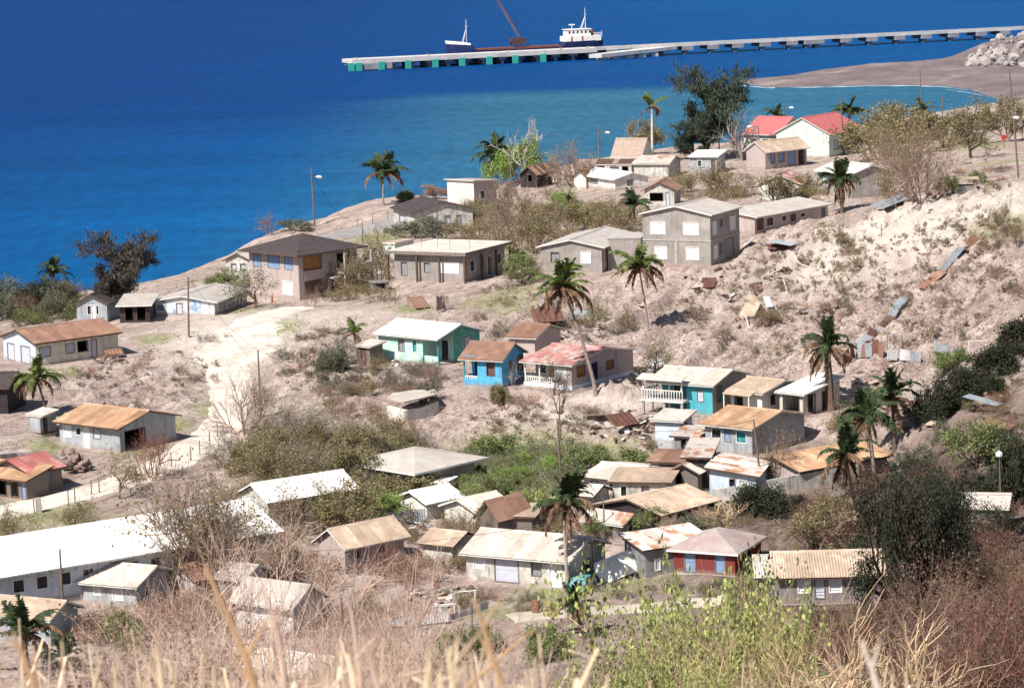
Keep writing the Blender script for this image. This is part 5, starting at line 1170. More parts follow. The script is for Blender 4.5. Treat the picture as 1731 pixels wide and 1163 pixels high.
tree('bare',318,975,190,190,'brown','olive','paler twiggy bush overlapping the very large brown one')
tree('twiggy',402,985,190,150,'brown','olive','brown twiggy bush right of the very large one')
tree('leafy',650,884,86,54,'brown','bright','fresh green bush between the white roofs')
tree('snag',700,760,40,56,'red','olive','thin reddish dead shrub near the hipped school')
tree('twiggy',790,912,90,66,'brown','olive','olive twiggy bush beside the cream gabled roof')
tree('leafy',905,880,90,54,'brown','yellow','yellow green bush left of the ragged palm')
tree('dense',1068,800,72,42,'brown','green','round green bush at the end of the green thicket')
tree('dense',1000,788,90,34,'brown','green','long green bush by the thin pole')
tree('dense',830,770,90,34,'brown','green','dark green hedge at the foot of the bank')
tree('twiggy',1322,818,96,100,'purple','olive','brown twiggy tree between the tile roof and the gully house')
tree('snag',1318,815,70,70,'pale','olive','pale stems of a bare tree beside the white wall')
tree('dense',1288,870,90,52,'brown','dark','dark green bush beside the white forked branches')
tree('snag',1228,888,92,48,'tan','olive','white forked dead branches in front of the dark bush')
tree('sparse',1380,930,150,96,'brown','olive','olive brown tree with thin limbs right of the red shack')
tree('sparse',1440,735,110,60,'brown','olive','olive bush around the foot of the palms')
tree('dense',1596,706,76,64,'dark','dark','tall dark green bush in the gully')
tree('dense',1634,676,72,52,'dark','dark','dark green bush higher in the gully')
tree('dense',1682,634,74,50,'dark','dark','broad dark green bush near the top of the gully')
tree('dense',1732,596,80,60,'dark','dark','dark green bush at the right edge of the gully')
tree('dense',1610,622,60,30,'brown','green','small green bush beside the zinc fence')
tree('leafy',1655,790,110,84,'dark','green','green bush on the shaded slope at the right')
tree('leafy',1600,765,70,54,'brown','sage','grey green bush on the shaded slope')
tree('leafy',1545,800,70,44,'brown','sage','grey green bush right of the orange gully roof')
tree('dense',1722,850,80,120,'dark','dark','dark bush at the right edge behind the lamp pole')
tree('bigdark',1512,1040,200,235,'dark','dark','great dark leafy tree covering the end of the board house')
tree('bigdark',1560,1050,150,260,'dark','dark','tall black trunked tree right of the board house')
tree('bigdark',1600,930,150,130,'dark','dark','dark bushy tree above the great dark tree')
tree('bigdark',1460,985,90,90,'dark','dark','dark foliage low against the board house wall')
tree('bare',1570,880,150,120,'dark','dry','dark leafless tree on the shaded slope')

tree('twiggy',505,905,150,96,'brown','olive','olive brown bush hiding the wall of the second white roof')
tree('leafy',590,895,130,80,'brown','olive','olive leafy bush right of the second white roof')
tree('wide',540,880,90,76,'dark','olive','low tree with dark forked limbs before the second white roof')
tree('bare',455,1000,170,130,'pink','dry','pink brown bush at the right end of the long white roof')
tree('twiggy',350,990,150,180,'purple','olive','purple brown inner limbs of the big bush before the long white roof')
tree('leafy',660,830,70,40,'brown','olive','olive bush in front of the wide hipped school')
tree('sparse',795,870,110,60,'brown','green','green brown bush beside the white walled store')
tree('leafy',700,835,150,40,'brown','olive','low bush row hiding the school wall',)
tree('leafy',1010,910,60,40,'brown','green','small green bush by the white door hut')
tree('leafy',1100,900,90,44,'brown','green','green bush under the eave of the big rust brown roof')
tree('dense',1165,905,60,34,'brown','sage','low bush between the big brown roof and the red shack')
AUTO = []
def auto(o, phrase): AUTO.append((o, phrase)); return o
def thicket(items, kinds, label, group, name='bush', seed=1, one=True, cat=None):
    r_ = random.Random(seed)
    for (px, py, rx, ry, n, h0, h1) in items:
        for i in range(max(2, round(n*.55))):
            a = r_.random()*6.28; q = math.sqrt(r_.random()); x = px+math.cos(a)*rx*q; y = py+math.sin(a)*ry*q
            p = hit(x, y)
            if any(abs((p-s['cen']).dot(s['e1'])) < s['w']/2+.4 and abs((p-s['cen']).dot(s['e2'])) < s['d']/2+.4 for s in HOUSES): continue
            kd, tw, lf = kinds[r_.randrange(len(kinds))]; hh_ = r_.uniform(h0, h1)
            auto(plant(kd, p, hh_*r_.uniform(1.1,1.7), hh_, tw, lf, label, name, one=one, group=group, cat=cat or 'bush'), label)
def mass(items, keys, tw, lf, label, name, seed, h0, h1, cat='undergrowth'):
    """a tangle nobody could count: many small plants merged into one object"""
    r_ = random.Random(seed); VV = []; FF = []; MI = []; off = 0; cache = {}
    for k_ in keys:
        me = PROTO[k_][1]; v = np.zeros(len(me.vertices)*3, np.float32); me.vertices.foreach_get('co', v); v = v.reshape(-1, 3)
        q = [tuple(p.vertices) for p in me.polygons]; fa = np.array([f if len(f) == 4 else f+(f[2],) for f in q]); mi = np.array([p.material_index for p in me.polygons]); cache[k_] = (v, fa, mi, PROTO[k_][3])
    for (px, py, rx, ry, n) in items:
        for i in range(n):
            a = r_.random()*6.28; q = math.sqrt(r_.random()); p = hit(px+math.cos(a)*rx*q, py+math.sin(a)*ry*q)
            if any(abs((p-s['cen']).dot(s['e1'])) < s['w']/2+.4 and abs((p-s['cen']).dot(s['e2'])) < s['d']/2+.4 for s in HOUSES): continue
            v, fa, mi, ph = cache[keys[r_.randrange(len(keys))]]; h = r_.uniform(h0, h1)/ph; wd = h*r_.uniform(.9, 1.4); c, s_ = math.cos(r_.random()*6.28), 0; an = r_.random()*6.28; c, s_ = math.cos(an), math.sin(an)
            VV.append(np.stack([(v[:,0]*c-v[:,1]*s_)*wd+p.x, (v[:,0]*s_+v[:,1]*c)*wd+p.y, v[:,2]*h+p.z], -1)); FF.append(fa+off); MI.append(mi); off += len(v)
    if not VV: return
    F = np.concatenate(FF); me = bpy.data.meshes.new(name); V = np.concatenate(VV); mi = np.concatenate(MI)
    me.vertices.add(len(V)); me.vertices.foreach_set('co', V.ravel()); me.loops.add(F.size); me.loops.foreach_set('vertex_index', F.ravel().astype(np.int32))
    me.polygons.add(len(F)); me.polygons.foreach_set('loop_start', np.arange(0, F.size, 4, dtype=np.int32)); me.polygons.foreach_set('loop_total', np.full(len(F), 4, np.int32)); me.polygons.foreach_set('material_index', mi.astype(np.int32)); me.update(calc_edges=True)
    me.materials.append(TW[tw]); me.materials.append(LF[lf]); tag(link(name, me), label, cat, kind='stuff')
thicket([(60,525,55,18,14,2.4,4.6),(20,540,40,14,6,2.5,3.6),(105,530,30,14,6,2.2,3.8),(150,535,20,6,3,2,3)], [('dense','dark','dark'),('leafy','dark','dark'),('sparse','brown','dusk'),('leafy','brown','sage')], 'dark bushes crowded along the left shore', 'bushes on the left shore', seed=2)
thicket([(540,790,130,52,30,2.6,4.4),(430,790,50,30,8,2.4,3.8),(640,770,60,40,12,2.2,3.6),(640,860,60,20,6,2,3)], [('twiggy','brown','olive'),('sparse','brown','olive'),('twiggy','grey','olive'),('sparse','brown','olive'),('leafy','brown','olive')], 'olive brown bush in the wide thicket between the marl road and the hipped school', 'bushes of the wide brown thicket', seed=3)
thicket([(870,800,90,34,26,1.0,2.0),(850,840,80,20,14,1.2,2.2),(930,790,60,16,8,1,1.8)], [('leafy','brown','green'),('sparse','grey','green'),('leafy','brown','bright'),('dense','brown','green'),('sparse','grey','olive')], 'green bush in the overgrown field below the bank', 'bushes of the green field', seed=4)
thicket([(680,645,60,25,14,1.0,2.0),(580,660,50,26,9,1.0,1.9),(610,700,60,20,8,1.2,2.2),(740,690,30,18,5,1.2,2.2),(640,600,16,14,3,1,1.6)], [('sparse','brown','olive'),('bare','purple','olive'),('leafy','brown','sage'),('sparse','brown','dry')], 'scrubby bush on the broken bank below the aqua house', 'bushes on the broken bank', seed=5)
thicket([(900,370,120,36,18,1.6,3.0),(1030,370,50,24,8,1.6,2.8),(960,320,60,20,6,1.6,2.6),(1200,320,80,14,7,1.6,2.6),(820,350,40,12,4,1.4,2.2),(760,430,20,6,2,1.4,2)], [('sparse','brown','olive'),('leafy','brown','olive'),('bare','purple','olive'),('twiggy','brown','olive')], 'dry bush in the thicket among the seaside houses', 'bushes among the seaside houses', seed=6)
thicket([(1540,232,130,14,12,2.6,4.4),(1660,215,60,10,6,2.5,4),(1500,300,60,16,4,1.6,2.6),(1440,245,30,8,3,2,3)], [('leafy','brown','olive'),('sparse','brown','olive'),('bare','purple','olive'),('sparse','brown','dry')], 'olive scrub bush in the belt between the stony field and the bay', 'scrub belt by the bay', seed=7)
thicket([(1655,655,50,14,5,1.2,1.9),(1615,690,20,12,3,1.2,1.8),(1710,605,24,16,4,1.2,2.0)], [('dense','dark','dark'),('leafy','dark','dark')], 'dark green bush in the gully on the right', 'gully bushes', seed=8)
thicket([(1420,870,80,34,12,1.6,3.0),(1560,860,90,50,12,1.8,3.2),(1660,900,60,50,9,1.8,3.4),(1620,1000,80,50,12,1.8,3.2),(1700,1060,50,60,6,1.5,2.6),(1450,800,60,14,4,1.2,2),(1560,1090,90,40,7,1.4,2.6),(1440,1080,60,24,4,1.2,2.2)], [('twiggy','red','dusk'),('fine','red','dusk'),('bare','dark','dusk'),('sparse','brown','olive'),('leafy','dark','dark'),('twiggy','purple','dusk')], 'dry red brown bush on the shaded slope at the lower right', 'bushes of the shaded slope', seed=9)
thicket([(700,950,90,30,12,1.6,2.6),(480,960,80,30,10,1.8,2.8),(740,1020,100,24,9,1.0,1.8),(350,1045,90,24,9,1.4,2.4),(170,1075,80,20,7,1.2,2.2),(600,1060,120,24,9,1.2,2.2),(1100,905,40,10,4,1.2,2),(1180,880,40,8,3,1.2,1.8)], [('twiggy','pink','dry'),('bare','red','dry'),('sparse','brown','olive'),('twiggy','brown','dry')], 'dry twiggy bush between the houses of the valley floor', 'bushes on the valley floor', seed=10)
thicket([(250,1090,60,20,6,1.2,2.2),(720,1130,80,20,7,1.2,2.4),(880,1110,60,22,5,1.2,2.2)], [('dense','brown','green'),('leafy','brown','green')], 'green bush low in the hollow at the bottom of the picture', 'green bushes at the bottom', seed=12)
LOWK = ['low0','low1','low2']
mass([(560,800,170,60,70),(440,850,60,30,16),(640,870,80,24,20)], LOWK, 'brown', 'olive', 'low olive brown undergrowth filling the wide thicket above the white roofs', 'undergrowth', 101, 1.0, 2.0)
mass([(1560,870,150,60,70),(1620,990,110,70,80),(1480,1085,120,40,40),(1700,1080,60,70,40),(1440,800,80,20,20),(1400,900,60,30,20)], LOWK, 'red', 'dusk', 'tangled red brown undergrowth covering the shaded slope at the lower right', 'undergrowth', 102, .8, 1.8)
mass([(480,970,110,36,16),(700,975,100,30,16),(350,1040,110,26,14),(600,1060,150,26,16),(180,1070,90,20,10)], LOWK, 'pink', 'dry', 'pinkish dry undergrowth between the lower left houses', 'undergrowth', 103, .9, 1.9)
TK = ['tuft0','tuft1','tuft2']
mass([(1480,480,240,110,300),(1270,520,130,80,120),(1640,390,90,36,60),(890,715,110,30,50),(560,610,90,50,60),(250,640,120,50,50),(880,500,90,24,24),(1640,300,90,30,24),(1690,720,50,70,40)], TK, 'brown', 'dusk', 'dark withered tufts and roots dotted over the bare slopes', 'withered_tufts', 110, .18, .55)
mass([(1040,870,130,30,30),(1180,880,90,30,24),(920,900,70,24,16),(1150,800,80,30,16),(740,900,60,30,14),(1120,745,60,16,10)], LOWK, 'brown', 'olive', 'dry scrub filling the gaps between the packed lower houses', 'undergrowth', 108, .6, 1.3)
mass([(1080,1000,90,12,10),(870,1020,90,14,10),(1230,1000,60,14,12),(1180,940,60,10,8)], LOWK, 'brown', 'sage', 'low scrub at the edges of the pale path', 'undergrowth', 109, .4, .8)
mass([(870,800,110,40,80),(840,845,90,20,24),(960,770,70,12,14)], LOWK, 'grey', 'green', 'green undergrowth covering the field below the bank', 'undergrowth', 104, .6, 1.5)
mass([(900,380,140,40,60),(1040,375,60,30,24),(1190,325,90,16,22),(1350,330,60,10,8),(1540,240,150,14,34),(780,425,60,14,12),(600,500,60,20,16)], LOWK, 'brown', 'olive', 'dry olive undergrowth between the seaside houses', 'undergrowth', 105, .9, 2.0)
mass([(70,540,80,16,30)], LOWK, 'dark', 'green', 'dark undergrowth along the left shore', 'undergrowth', 106, 1.0, 2.0)
mass([(690,640,70,26,24),(580,650,60,30,14),(940,565,120,16,16),(560,600,80,40,10)], LOWK, 'purple', 'sage', 'purple grey scrub on the broken bank', 'undergrowth', 107, .5, 1.2)
# near hillside below the camera
def near_bush(kind, px, ytop, wpx, D, tw, lf, label, group=None, name='bush'):
    q = PD(px, ytop, D); q = treeD(kind, px, ytop, max(wpx, .8*(q.z-gz(q.x, q.y))*FPX/D), D, tw, lf, label, name=name, group=group); NEAR.append((q, label, px))
NEAR = []
NBL = 'blurred pinkish dry bush in front of the lower left houses'
nr_ = random.Random(21)
for i, (px, yt, w_, D) in enumerate([(335,925,190,62),(455,900,210,66),(600,925,210,60),(700,985,210,56),(520,1020,220,52),(390,1045,200,50),(640,1050,210,54),(800,1050,190,56),(720,1095,200,46),(180,1090,180,48),(560,1100,200,44),(90,1110,170,46)]):
    near_bush('bare', px, yt, w_, D, 'pink', 'dry', NBL, 'blurred dry bushes near the camera')
for i, (px, yt, w_, D) in enumerate([(720,1010,200,35),(420,1020,220,30),(560,1030,230,29),(680,1060,200,30),(820,1060,170,34),(280,1020,200,32),(150,1080,180,31)]):
    near_bush('fine' if i % 2 else 'bare', px, yt, w_, D, 'pink', 'dry', 'very blurred pink brown twigs closest to the camera at the lower left', 'very blurred twigs')
for i, (px, yt, w_, D, lf, tw) in enumerate([(1130,975,220,78,'yellow','tan'),(1260,1000,170,78,'yellow','tan'),(1090,1020,160,80,'yellow','pink'),(1330,1030,160,76,'yellow','tan'),(1160,1080,200,66,'yellow','tan'),(1215,958,120,80,'yellow','tan'),(1040,1060,200,74,'sage','pink'),(1290,1025,150,76,'olive','tan'),(960,1100,170,70,'sage','pink'),(1190,1050,200,70,'sage','tan'),(1350,1075,150,72,'olive','tan'),(1080,1095,190,64,'yellow','tan'),(1260,1100,180,62,'olive','pink'),(1180,1120,160,58,'yellow','tan'),(1130,1040,160,72,'olive','pink'),(1310,1115,160,60,'olive','tan')]):
    near_bush('tip' if lf == 'yellow' else 'bare' if i % 2 else 'fine', px, yt, w_, D, tw, lf, 'pale stemmed bush with fresh yellow green tips at the bottom centre' if lf == 'yellow' else 'pale stemmed dull olive bush at the bottom centre', 'green tipped bushes at the bottom')
for i, (px, yt, w_, D) in enumerate([(1400,1012,170,60),(1475,1035,150,64),(1330,1050,150,58),(1535,1020,100,62),(1430,1080,150,56)]):
    near_bush('thick', px, yt, w_, D, 'tan', 'dry', 'leafless shrub with bright tan branches at the bottom right', 'tan branched shrubs at the bottom')
for i in range(13):
    px = nr_.uniform(1590, 1780); yt = nr_.uniform(930, 1120); near_bush('fine', px, yt, nr_.uniform(110,180), nr_.uniform(84,125), ('red','brown','dark')[i % 3], 'dusk', 'brown tangled dry shrub on the near slope at the lower right', 'tangled shrubs at the lower right')
# ------------------------------------------------------------------ build houses
for s in HOUSES: build_house(s)
HB = {s['name']: s for s in HOUSES}
# balcony on piles
s = HB['balcony_house']; r_ = s['root']; hw, hd = s['w']/2, s['d']/2
x0 = -hw; x1 = -hw+win_xy(s,'F',1162); mb = MB(); mb.box(x0-.5, x1+.2, -hd-1.1, -hd+2.0, 1.12, 1.28); mb.build('balcony_floor', TR['trimw'], r_)
bs = MB(); bs.tube([(0,0,z) for z in (1.28,1.4,1.6,1.8,2.0,2.12)], [.035,.055,.035,.05,.06,.04], 6); bme = bs.mesh('baluster'); bme.materials.append(TR['trimw'])
mb = MB(); mb.box(x0-.45, x1+.15, -hd-1.06, -hd-.94, 2.12, 2.2); mb.box(x0-.45, x0-.35, -hd-.93, -hd+1.9, 2.12, 2.2); mb.build('balcony_rail', TR['trimw'], r_)
n = int((x1-x0+.5)/.25)
for i in range(n): link('baluster', bme, r_, (x0-.4+(x1-x0+.5)*i/(n-1), -hd-1.0, 0))
for i in range(8): link('baluster', bme, r_, (x0-.4, -hd-.75+i*.33, 0))
for x in (x0-.35, (x0+x1)/2, x1):
    mb = MB(); mb.box(x-.1, x+.1, -hd-1.0, -hd-.8, -1.5, 1.11); mb.build('pile', TR['conc'], r_)
for x in (x0-.3, x1): mb = MB(); mb.box(x-.06, x+.06, -hd-.98, -hd-.86, 2.2, 3.4); mb.build('balcony_post', TR['trimw'], r_)
mb = MB(); k = s['rise']/(s['d']/2)
mb.add([(x0-.7,-hd-1.5,3.16),(x1+.3,-hd-1.5,3.16),(x1+.3,-hd-.35,3.5),(x0-.7,-hd-.35,3.5),(x0-.7,-hd-1.5,3.08),(x1+.3,-hd-1.5,3.08),(x1+.3,-hd-.35,3.42),(x0-.7,-hd-.35,3.42)], [(0,1,2,3),(7,6,5,4),(0,4,5,1),(1,5,6,2),(2,6,7,3),(3,7,4,0)]); mb.build('balcony_roof', RF['pale'], r_)
# awning
s = HB['awning_house']; r_ = s['root']; hw, hd = s['w']/2, s['d']/2; mb = MB()
mb.add([(-hw-.1,-hd-1.1,1.95),(hw*.7,-hd-1.1,1.95),(hw*.7,-hd-.01,2.3),(-hw-.1,-hd-.01,2.3),(-hw-.1,-hd-1.1,1.89),(hw*.7,-hd-1.1,1.89),(hw*.7,-hd-.01,2.24),(-hw-.1,-hd-.01,2.24)], [(0,1,2,3),(7,6,5,4),(0,4,5,1),(1,5,6,2),(2,6,7,3),(3,7,4,0)]); mb.build('awning', RF['tan'], r_)
for x in (-hw+.02, hw*.6): mb = MB(); mb.box(x-.05, x+.05, -hd-1.05, -hd-.95, -.3, 1.9); mb.build('awning_post', TR['trimw'], r_)
# flat roof house: columns and parapet edge, roof poles
s = HB['flat_roof_house']; r_ = s['root']; hw, hd = s['w']/2, s['d']/2; c = MB(); c.box(-.11,.11,-.11,.11,-1.2,2.99); cm = c.mesh('column'); cm.materials.append(TR['trimb'])
for x in (-hw-.55, -hw*.28, hw*.38, hw+.5): link('column', cm, r_, (x, -hd-.55, 0))
for y in (-hd*.3, hd*.4, hd+.4): link('column', cm, r_, (hw+.5, y, 0))
c = MB(); c.tube([(0,0,3.4),(0,0,5.2)], .03, 4); cm = c.mesh('rebar'); cm.materials.append(TR['post'])
for x in (-hw*.5, 0.1, hw*.55, hw*.9): link('rebar', cm, r_, (x, -hd-.3+random.Random(x).random()*3, 0))
# two storey house veranda
s = HB['two_storey_house']; r_ = s['root']; hw, hd = s['w']/2, s['d']/2
mb = MB(); mb.box(hw+.01, hw+1.9, hd*.2, hd+.9, 2.6, 2.8); mb.build('veranda_floor', TR['conc'], r_)
mb = MB(); [mb.box(hw+1.6, hw+1.85, y, y+.25, 2.8, 5.0) for y in (hd*.22, hd+.6)]; mb.build('veranda_posts', WL['mauve'], r_)
mb = MB(); [mb.box(hw+1.6, hw+1.85, y, y+.25, -1.0, 2.6) for y in (hd*.22, hd+.6)]; mb.build('lower_posts', WL['mauve'], r_)
mb = MB(); mb.box(hw+1.7, hw+1.85, hd*.25, hd+.8, 2.8, 3.65); mb.box(hw+.1, hw+1.7, hd+.7, hd+.85, 2.8, 3.65); mb.build('veranda_wall', WL['mauve'], r_)
mb = MB(); mb.box(hw+.01, hw+1.4, -hd*.1, hd*.18, 2.15, 2.3); mb.build('door_canopy', TR['conc'], r_)
# block villa ledges
s = HB['block_villa']; r_ = s['root']; hw, hd = s['w']/2, s['d']/2; mb = MB(); mb.box(-hw-.05, hw+.05, -hd-.06, -hd-.004, 2.62, 2.8); mb.box(hw+.004, hw+.06, -hd, hd, 2.62, 2.8); mb.build('ledge', TR['conc'], r_)
mb = MB(); mb.box(-.25,.05,-hd-.05,-hd-.004,.05,2.6); mb.build('pilaster', TR['conc'], r_)
# steps of the pink roofed house
s = HB['pink_roof_house']; r_ = s['root']; hw, hd = s['w']/2, s['d']/2
for i in range(3): mb = MB(); mb.box(hw+.07+i*.35, hw+.42+i*.35, -hd+1.6, -hd+6.5, -1.2, .0-.17*i); mb.build('step', TR['conc'], r_)

# ------------------------------------------------------------------ poles, lamps, wires
PW = mat('grey_pole_wood', (.20,.15,.13), (.14,.105,.095), 2, stretch=(4,4,.5)); LAMP = mat('lamp_white', (.75,.75,.75)); ORP = mat('orange_post', (.45,.16,.07), (.35,.12,.06), 2)
def pole(top, basep, label, r=.13, lamp=None, cross=None, m=None, name='utility_pole', cat='pole', D=None, group=None):
    b = hit(*basep) if D is None else PD(basep[0], basep[1], D)
    if D is not None: b = Vector((b.x, b.y, gz(b.x, b.y)))
    t = PD(top[0], top[1], b.y) - b; ro = empty(name, b, 0, label, cat, group); mb = MB(); mb.tube([(0,0,-.5), t*.5, t], [r, r*.9, r*.7], 7); mb.build('post', m or PW, ro)
    if lamp:
        lx, ly = lamp; q = PD(lx, ly, b.y) - b; mb = MB(); a = t*(q.z/t.z) if q.z < t.z else t; mb.tube([a, q+Vector((-.2 if q.x > a.x else .2,0,.05))], .035, 5); mb.build('arm', PW, ro)
        mb = MB(); sg = 1 if q.x > a.x else -1; mb.tube([q+Vector((-.35*sg,0,.05)), q+Vector((-.1*sg,0,.08)), q+Vector((.35*sg,0,.0)), q+Vector((.55*sg,0,-.03))], [.08,.2,.22,.08], 8); mb.build('lamp_head', LAMP, ro)
    if cross:
        mb = MB(); c = t*cross; mb.box(c.x-.9, c.x+.9, c.y-.1, c.y-.2, c.z-.06, c.z+.06); mb.build('crossarm', PW, ro)
        for dx in (-.8, 0, .8): mb = MB(); mb.tube([(c.x+dx, c.y-.15, c.z+.06), (c.x+dx, c.y-.15, c.z+.26)], [.05,.03], 6); mb.build('insulator', LAMP, ro)
    return b, b+t
p1 = pole((526,283),(532,383),'tall street lamp pole on the bluff against the sea',r=.14,lamp=(538,300),name='street_lamp',cat='street lamp')
p2 = pole((318,468),(319,570),'brown utility pole at the bend of the pale road',r=.12)
p3 = pole((436,592),(441,708),'grey utility pole among the twigs beside the marl road',r=.10)
p4 = pole((862,240),(864,322),'thin grey pole in front of the bright green tree',r=.10)
p5 = pole((1012,213),(1013,292),'street lamp pole left of the steep tan roof',r=.15,lamp=(1026,225),name='street_lamp',cat='street lamp')
p6 = pole((1213,205),(1217,268),'pole beside the big dark casuarina',r=.13)
p7 = pole((1282,215),(1285,284),'pole rising from the plain tan roofed house',r=.12,lamp=(1268,215))
p8 = pole((1421,164),(1427,262),'tall pole in front of the pink hall roof',r=.14)
p9 = pole((1555,120),(1560,236),'tall thin pole behind the olive trees near the bay',r=.13)
p10 = pole((1593,160),(1594,232),'short pole standing at the edge of the bay',r=.12)
p11 = pole((1706,118),(1722,300),'tall pole with red cap and white lamp at the right edge',r=.14,lamp=(1716,200),name='street_lamp',cat='street lamp')
p12 = pole((1325,176),(1326,240),'street lamp pole behind the left wing of the pink hall',r=.12,lamp=(1337,183),name='street_lamp',cat='street lamp')
p13 = pole((942,708),(948,808),'dark thin pole at the right of the green field',r=.11)
p14 = pole((1274,710),(1288,832),'pole in front of the rust orange and white roof',r=.10)
p15 = pole((953,880),(960,1002),'pale grey pole before the long grey roof',r=.13,m=mat('pale_pole', (.42,.36,.31)))
p16 = pole((1001,912),(1003,982),'pole with a slanting crossarm by the fallen white sheets',r=.08,cross=.95)
p17 = pole((101,928),(108,1048),'pole standing before the long dazzling white roof',r=.10)
p18 = pole((1689,750),(1692,872),'slim lamp pole with round white globe on the shaded slope',r=.06,name='street_lamp',cat='street lamp')
p19 = pole((577,1010),(579,1092),'short dark post among the pink twigs',r=.14)
p20 = pole((738,342),(741,400),'thin pole in front of the brown gable house',r=.08)
p21 = pole((612,375),(613,412),'short thin pole beside the coast road',r=.08)
p22 = pole((1020,842),(1022,912),'thin pole in front of the white door hut',r=.07)
p23 = pole((570,1130) if 0 else (797,1000),(798,1068),'thin grey post beside the ruined fence',r=.06)
g_ = MB(); c = PD(1689,768,p18[0].y); g_.tube([c+Vector((0,0,-.25)), c+Vector((0,0,-.1)), c+Vector((0,0,.1)), c+Vector((0,0,.25))], [.08,.24,.24,.06], 8); 
sh_ = MB(); v0 = c - p18[0]; sh_.tube([v0+Vector((0,0,-.25)), v0+Vector((0,0,-.1)), v0+Vector((0,0,.1)), v0+Vector((0,0,.25))], [.08,.24,.24,.06], 8)
o = [o for o in bpy.data.objects if o.get('label') == 'slim lamp pole with round white globe on the shaded slope'][0]; sh_.build('globe', LAMP, o)
# twin leaning guy stays at the bluff lamp
mb = MB(); a = hit(563,358); b = PD(563,345,a.y); c = PD(571,341,a.y)
for i, (q0, q1) in enumerate((((570,357),(560,343)), ((575,356),(573,340)))):
    pole(q1, q0, ('white short stake leaning left on the bluff' if i == 0 else 'white upright stake on the bluff'), r=.10, m=TR['trimw'], name='stake', cat='stake')
WIRE = mat('black_wire', (.08,.07,.07))
def wire(a, b, sag, label, r=.018):
    n = 10; mb = MB(); pts = [a.lerp(b, i/n) - Vector((0,0,sag*4*(i/n)*(1-i/n))) for i in range(n+1)]; o = mb.tube(pts, r, 3, cap=False); tag(mb.build('wire', WIRE), label, 'wire')
wire(PD(528,296,p1[0].y), hit(568,357), .3, 'thin guy wire from the bluff lamp pole to the white stakes', .03)
wire(p2[1], p3[1], .8, 'sagging wire from the brown pole at the bend to the pole in the twigs')
wire(p13[1], p14[1], 1.0, 'sagging wire above the balcony house to the rust roofed house')
wire(p5[1], p7[1], .8, 'wire across the sea from the lamp pole to the tan roofed house')
wire(p8[1], p9[1], .8, 'wire from the pole at the pink hall to the thin pole near the bay')
wire(p15[1], p16[1], .4, 'short sagging wire between the two poles by the long grey roof')
wire(p22[1], p13[1], 1.0, 'wire from the white door hut up to the thin dark pole')
wire(p14[1], p18[1], 1.5, 'long wire from the rust roofed house to the slim lamp pole')
wire(p3[1], p13[1], 2.0, 'long sagging wire over the wide thicket')
wire(p1[1], p4[1], 1.5, 'wire along the shore from the bluff lamp to the thin grey pole')
wire(p17[1], p15[1], 1.2, 'long sagging wire over the valley roofs')
# posts
for (t, b, lab) in (((431,507),(431,519),'left one of two orange painted gate posts'), ((460,500),(460,512),'right one of two orange painted gate posts')):
    pole(t, b, lab, r=.13, m=ORP, name='gate_post', cat='post')
b = hit(510,506); mb = MB(); mb.box(-.28,.28,-.28,.28,-.5,1.75); mb.box(-.36,.36,-.36,.36,1.751,1.9); ro = empty('gate_pillar', b, -.8, 'square white gate pillar at the corner of the dark hipped house', 'pillar'); mb.build('pillar_body', TR['trimw'], ro)
b = hit(66,866); mb = MB(); mb.box(-.22,.22,-.22,.22,-.5,1.2); ro = empty('gate_pillar', b, .2, 'short grey concrete pillar at the lower left road edge', 'pillar'); mb.build('pillar_body', TR['conc'], ro)
# wire fence posts along the road
fp = [(58,868),(116,856),(127,850),(155,838),(168,834),(230,812),(290,790),(323,780),(338,770),(355,755),(368,740)]
fme = MB(); fme.tube([(0,0,-.3),(0,0,1.35)], [.055,.045], 5); fme = fme.mesh('fence_post'); fme.materials.append(PW)
for px, py in fp: tag(link('fence_post', fme, None, hit(px, py)), 'thin wooden fence post along the lower edge of the marl road', 'post', 'fence posts beside the marl road')
for px, py in [(605,385),(630,378),(655,372),(740,560),(690,520),(668,513),(1420,400),(1490,400),(1500,590),(1512,588),(1525,592),(1490,600)]: tag(link('fence_post', fme, None, hit(px, py)), 'thin lone wooden post standing on bare ground', 'post', 'lone thin posts on bare ground')

# ------------------------------------------------------------------ walls and tin fences
def wallrun(name, pl, h, th, m, label, cat='wall', cap=None):
    pts = [hit(*q) for q in pl]; mb = MB()
    for a, b in zip(pts[:-1], pts[1:]):
        t = Vector((b.x-a.x, b.y-a.y, 0)).normalized(); n = Vector((-t.y, t.x, 0))*th
        v = []
        for p in (a, b):
            for o_ in (Vector((0,0,0)), n):
                for z in (-1.2, h): q = p+o_; v.append((q.x, q.y, p.z+z))
        mb.add(v, [(0,4,5,1),(2,3,7,6),(1,5,7,3),(0,1,3,2),(4,6,7,5)])
    return tag(mb.build(name, m), label, cat)
wallrun('garden_wall', [(1205,855),(1262,846),(1330,833),(1400,820),(1452,812)], 1.3, .2, WL['dirty'], 'long blotched white wall running from the tile roofed house to the gully')
wallrun('garden_wall', [(1400,842),(1440,832),(1500,812),(1560,796)], .6, .25, WL['stone'], 'low grey wall below the orange gully roof')
wallrun('stone_wall', [(-20,788),(30,783),(80,786),(112,796)], .9, .4, WL['stone'], 'blue grey stone wall behind the red roofed board house')
wallrun('cistern_wall', [(655,704),(684,712),(712,708),(742,696)], 1.0, .3, WL['white'], 'curved white cistern wall on the broken bank')
mb = MB(); P_ = [hit(x,y) for x, y in ((655,704),(684,712),(712,708),(742,696),(735,678),(700,682),(665,694))]; zc = max(p.z for p in P_)+1.05
top = [(p.x, p.y, zc+.02*i) for i, p in enumerate(P_)]; bot = [(x, y, z-.14) for x, y, z in top]; n = len(top)
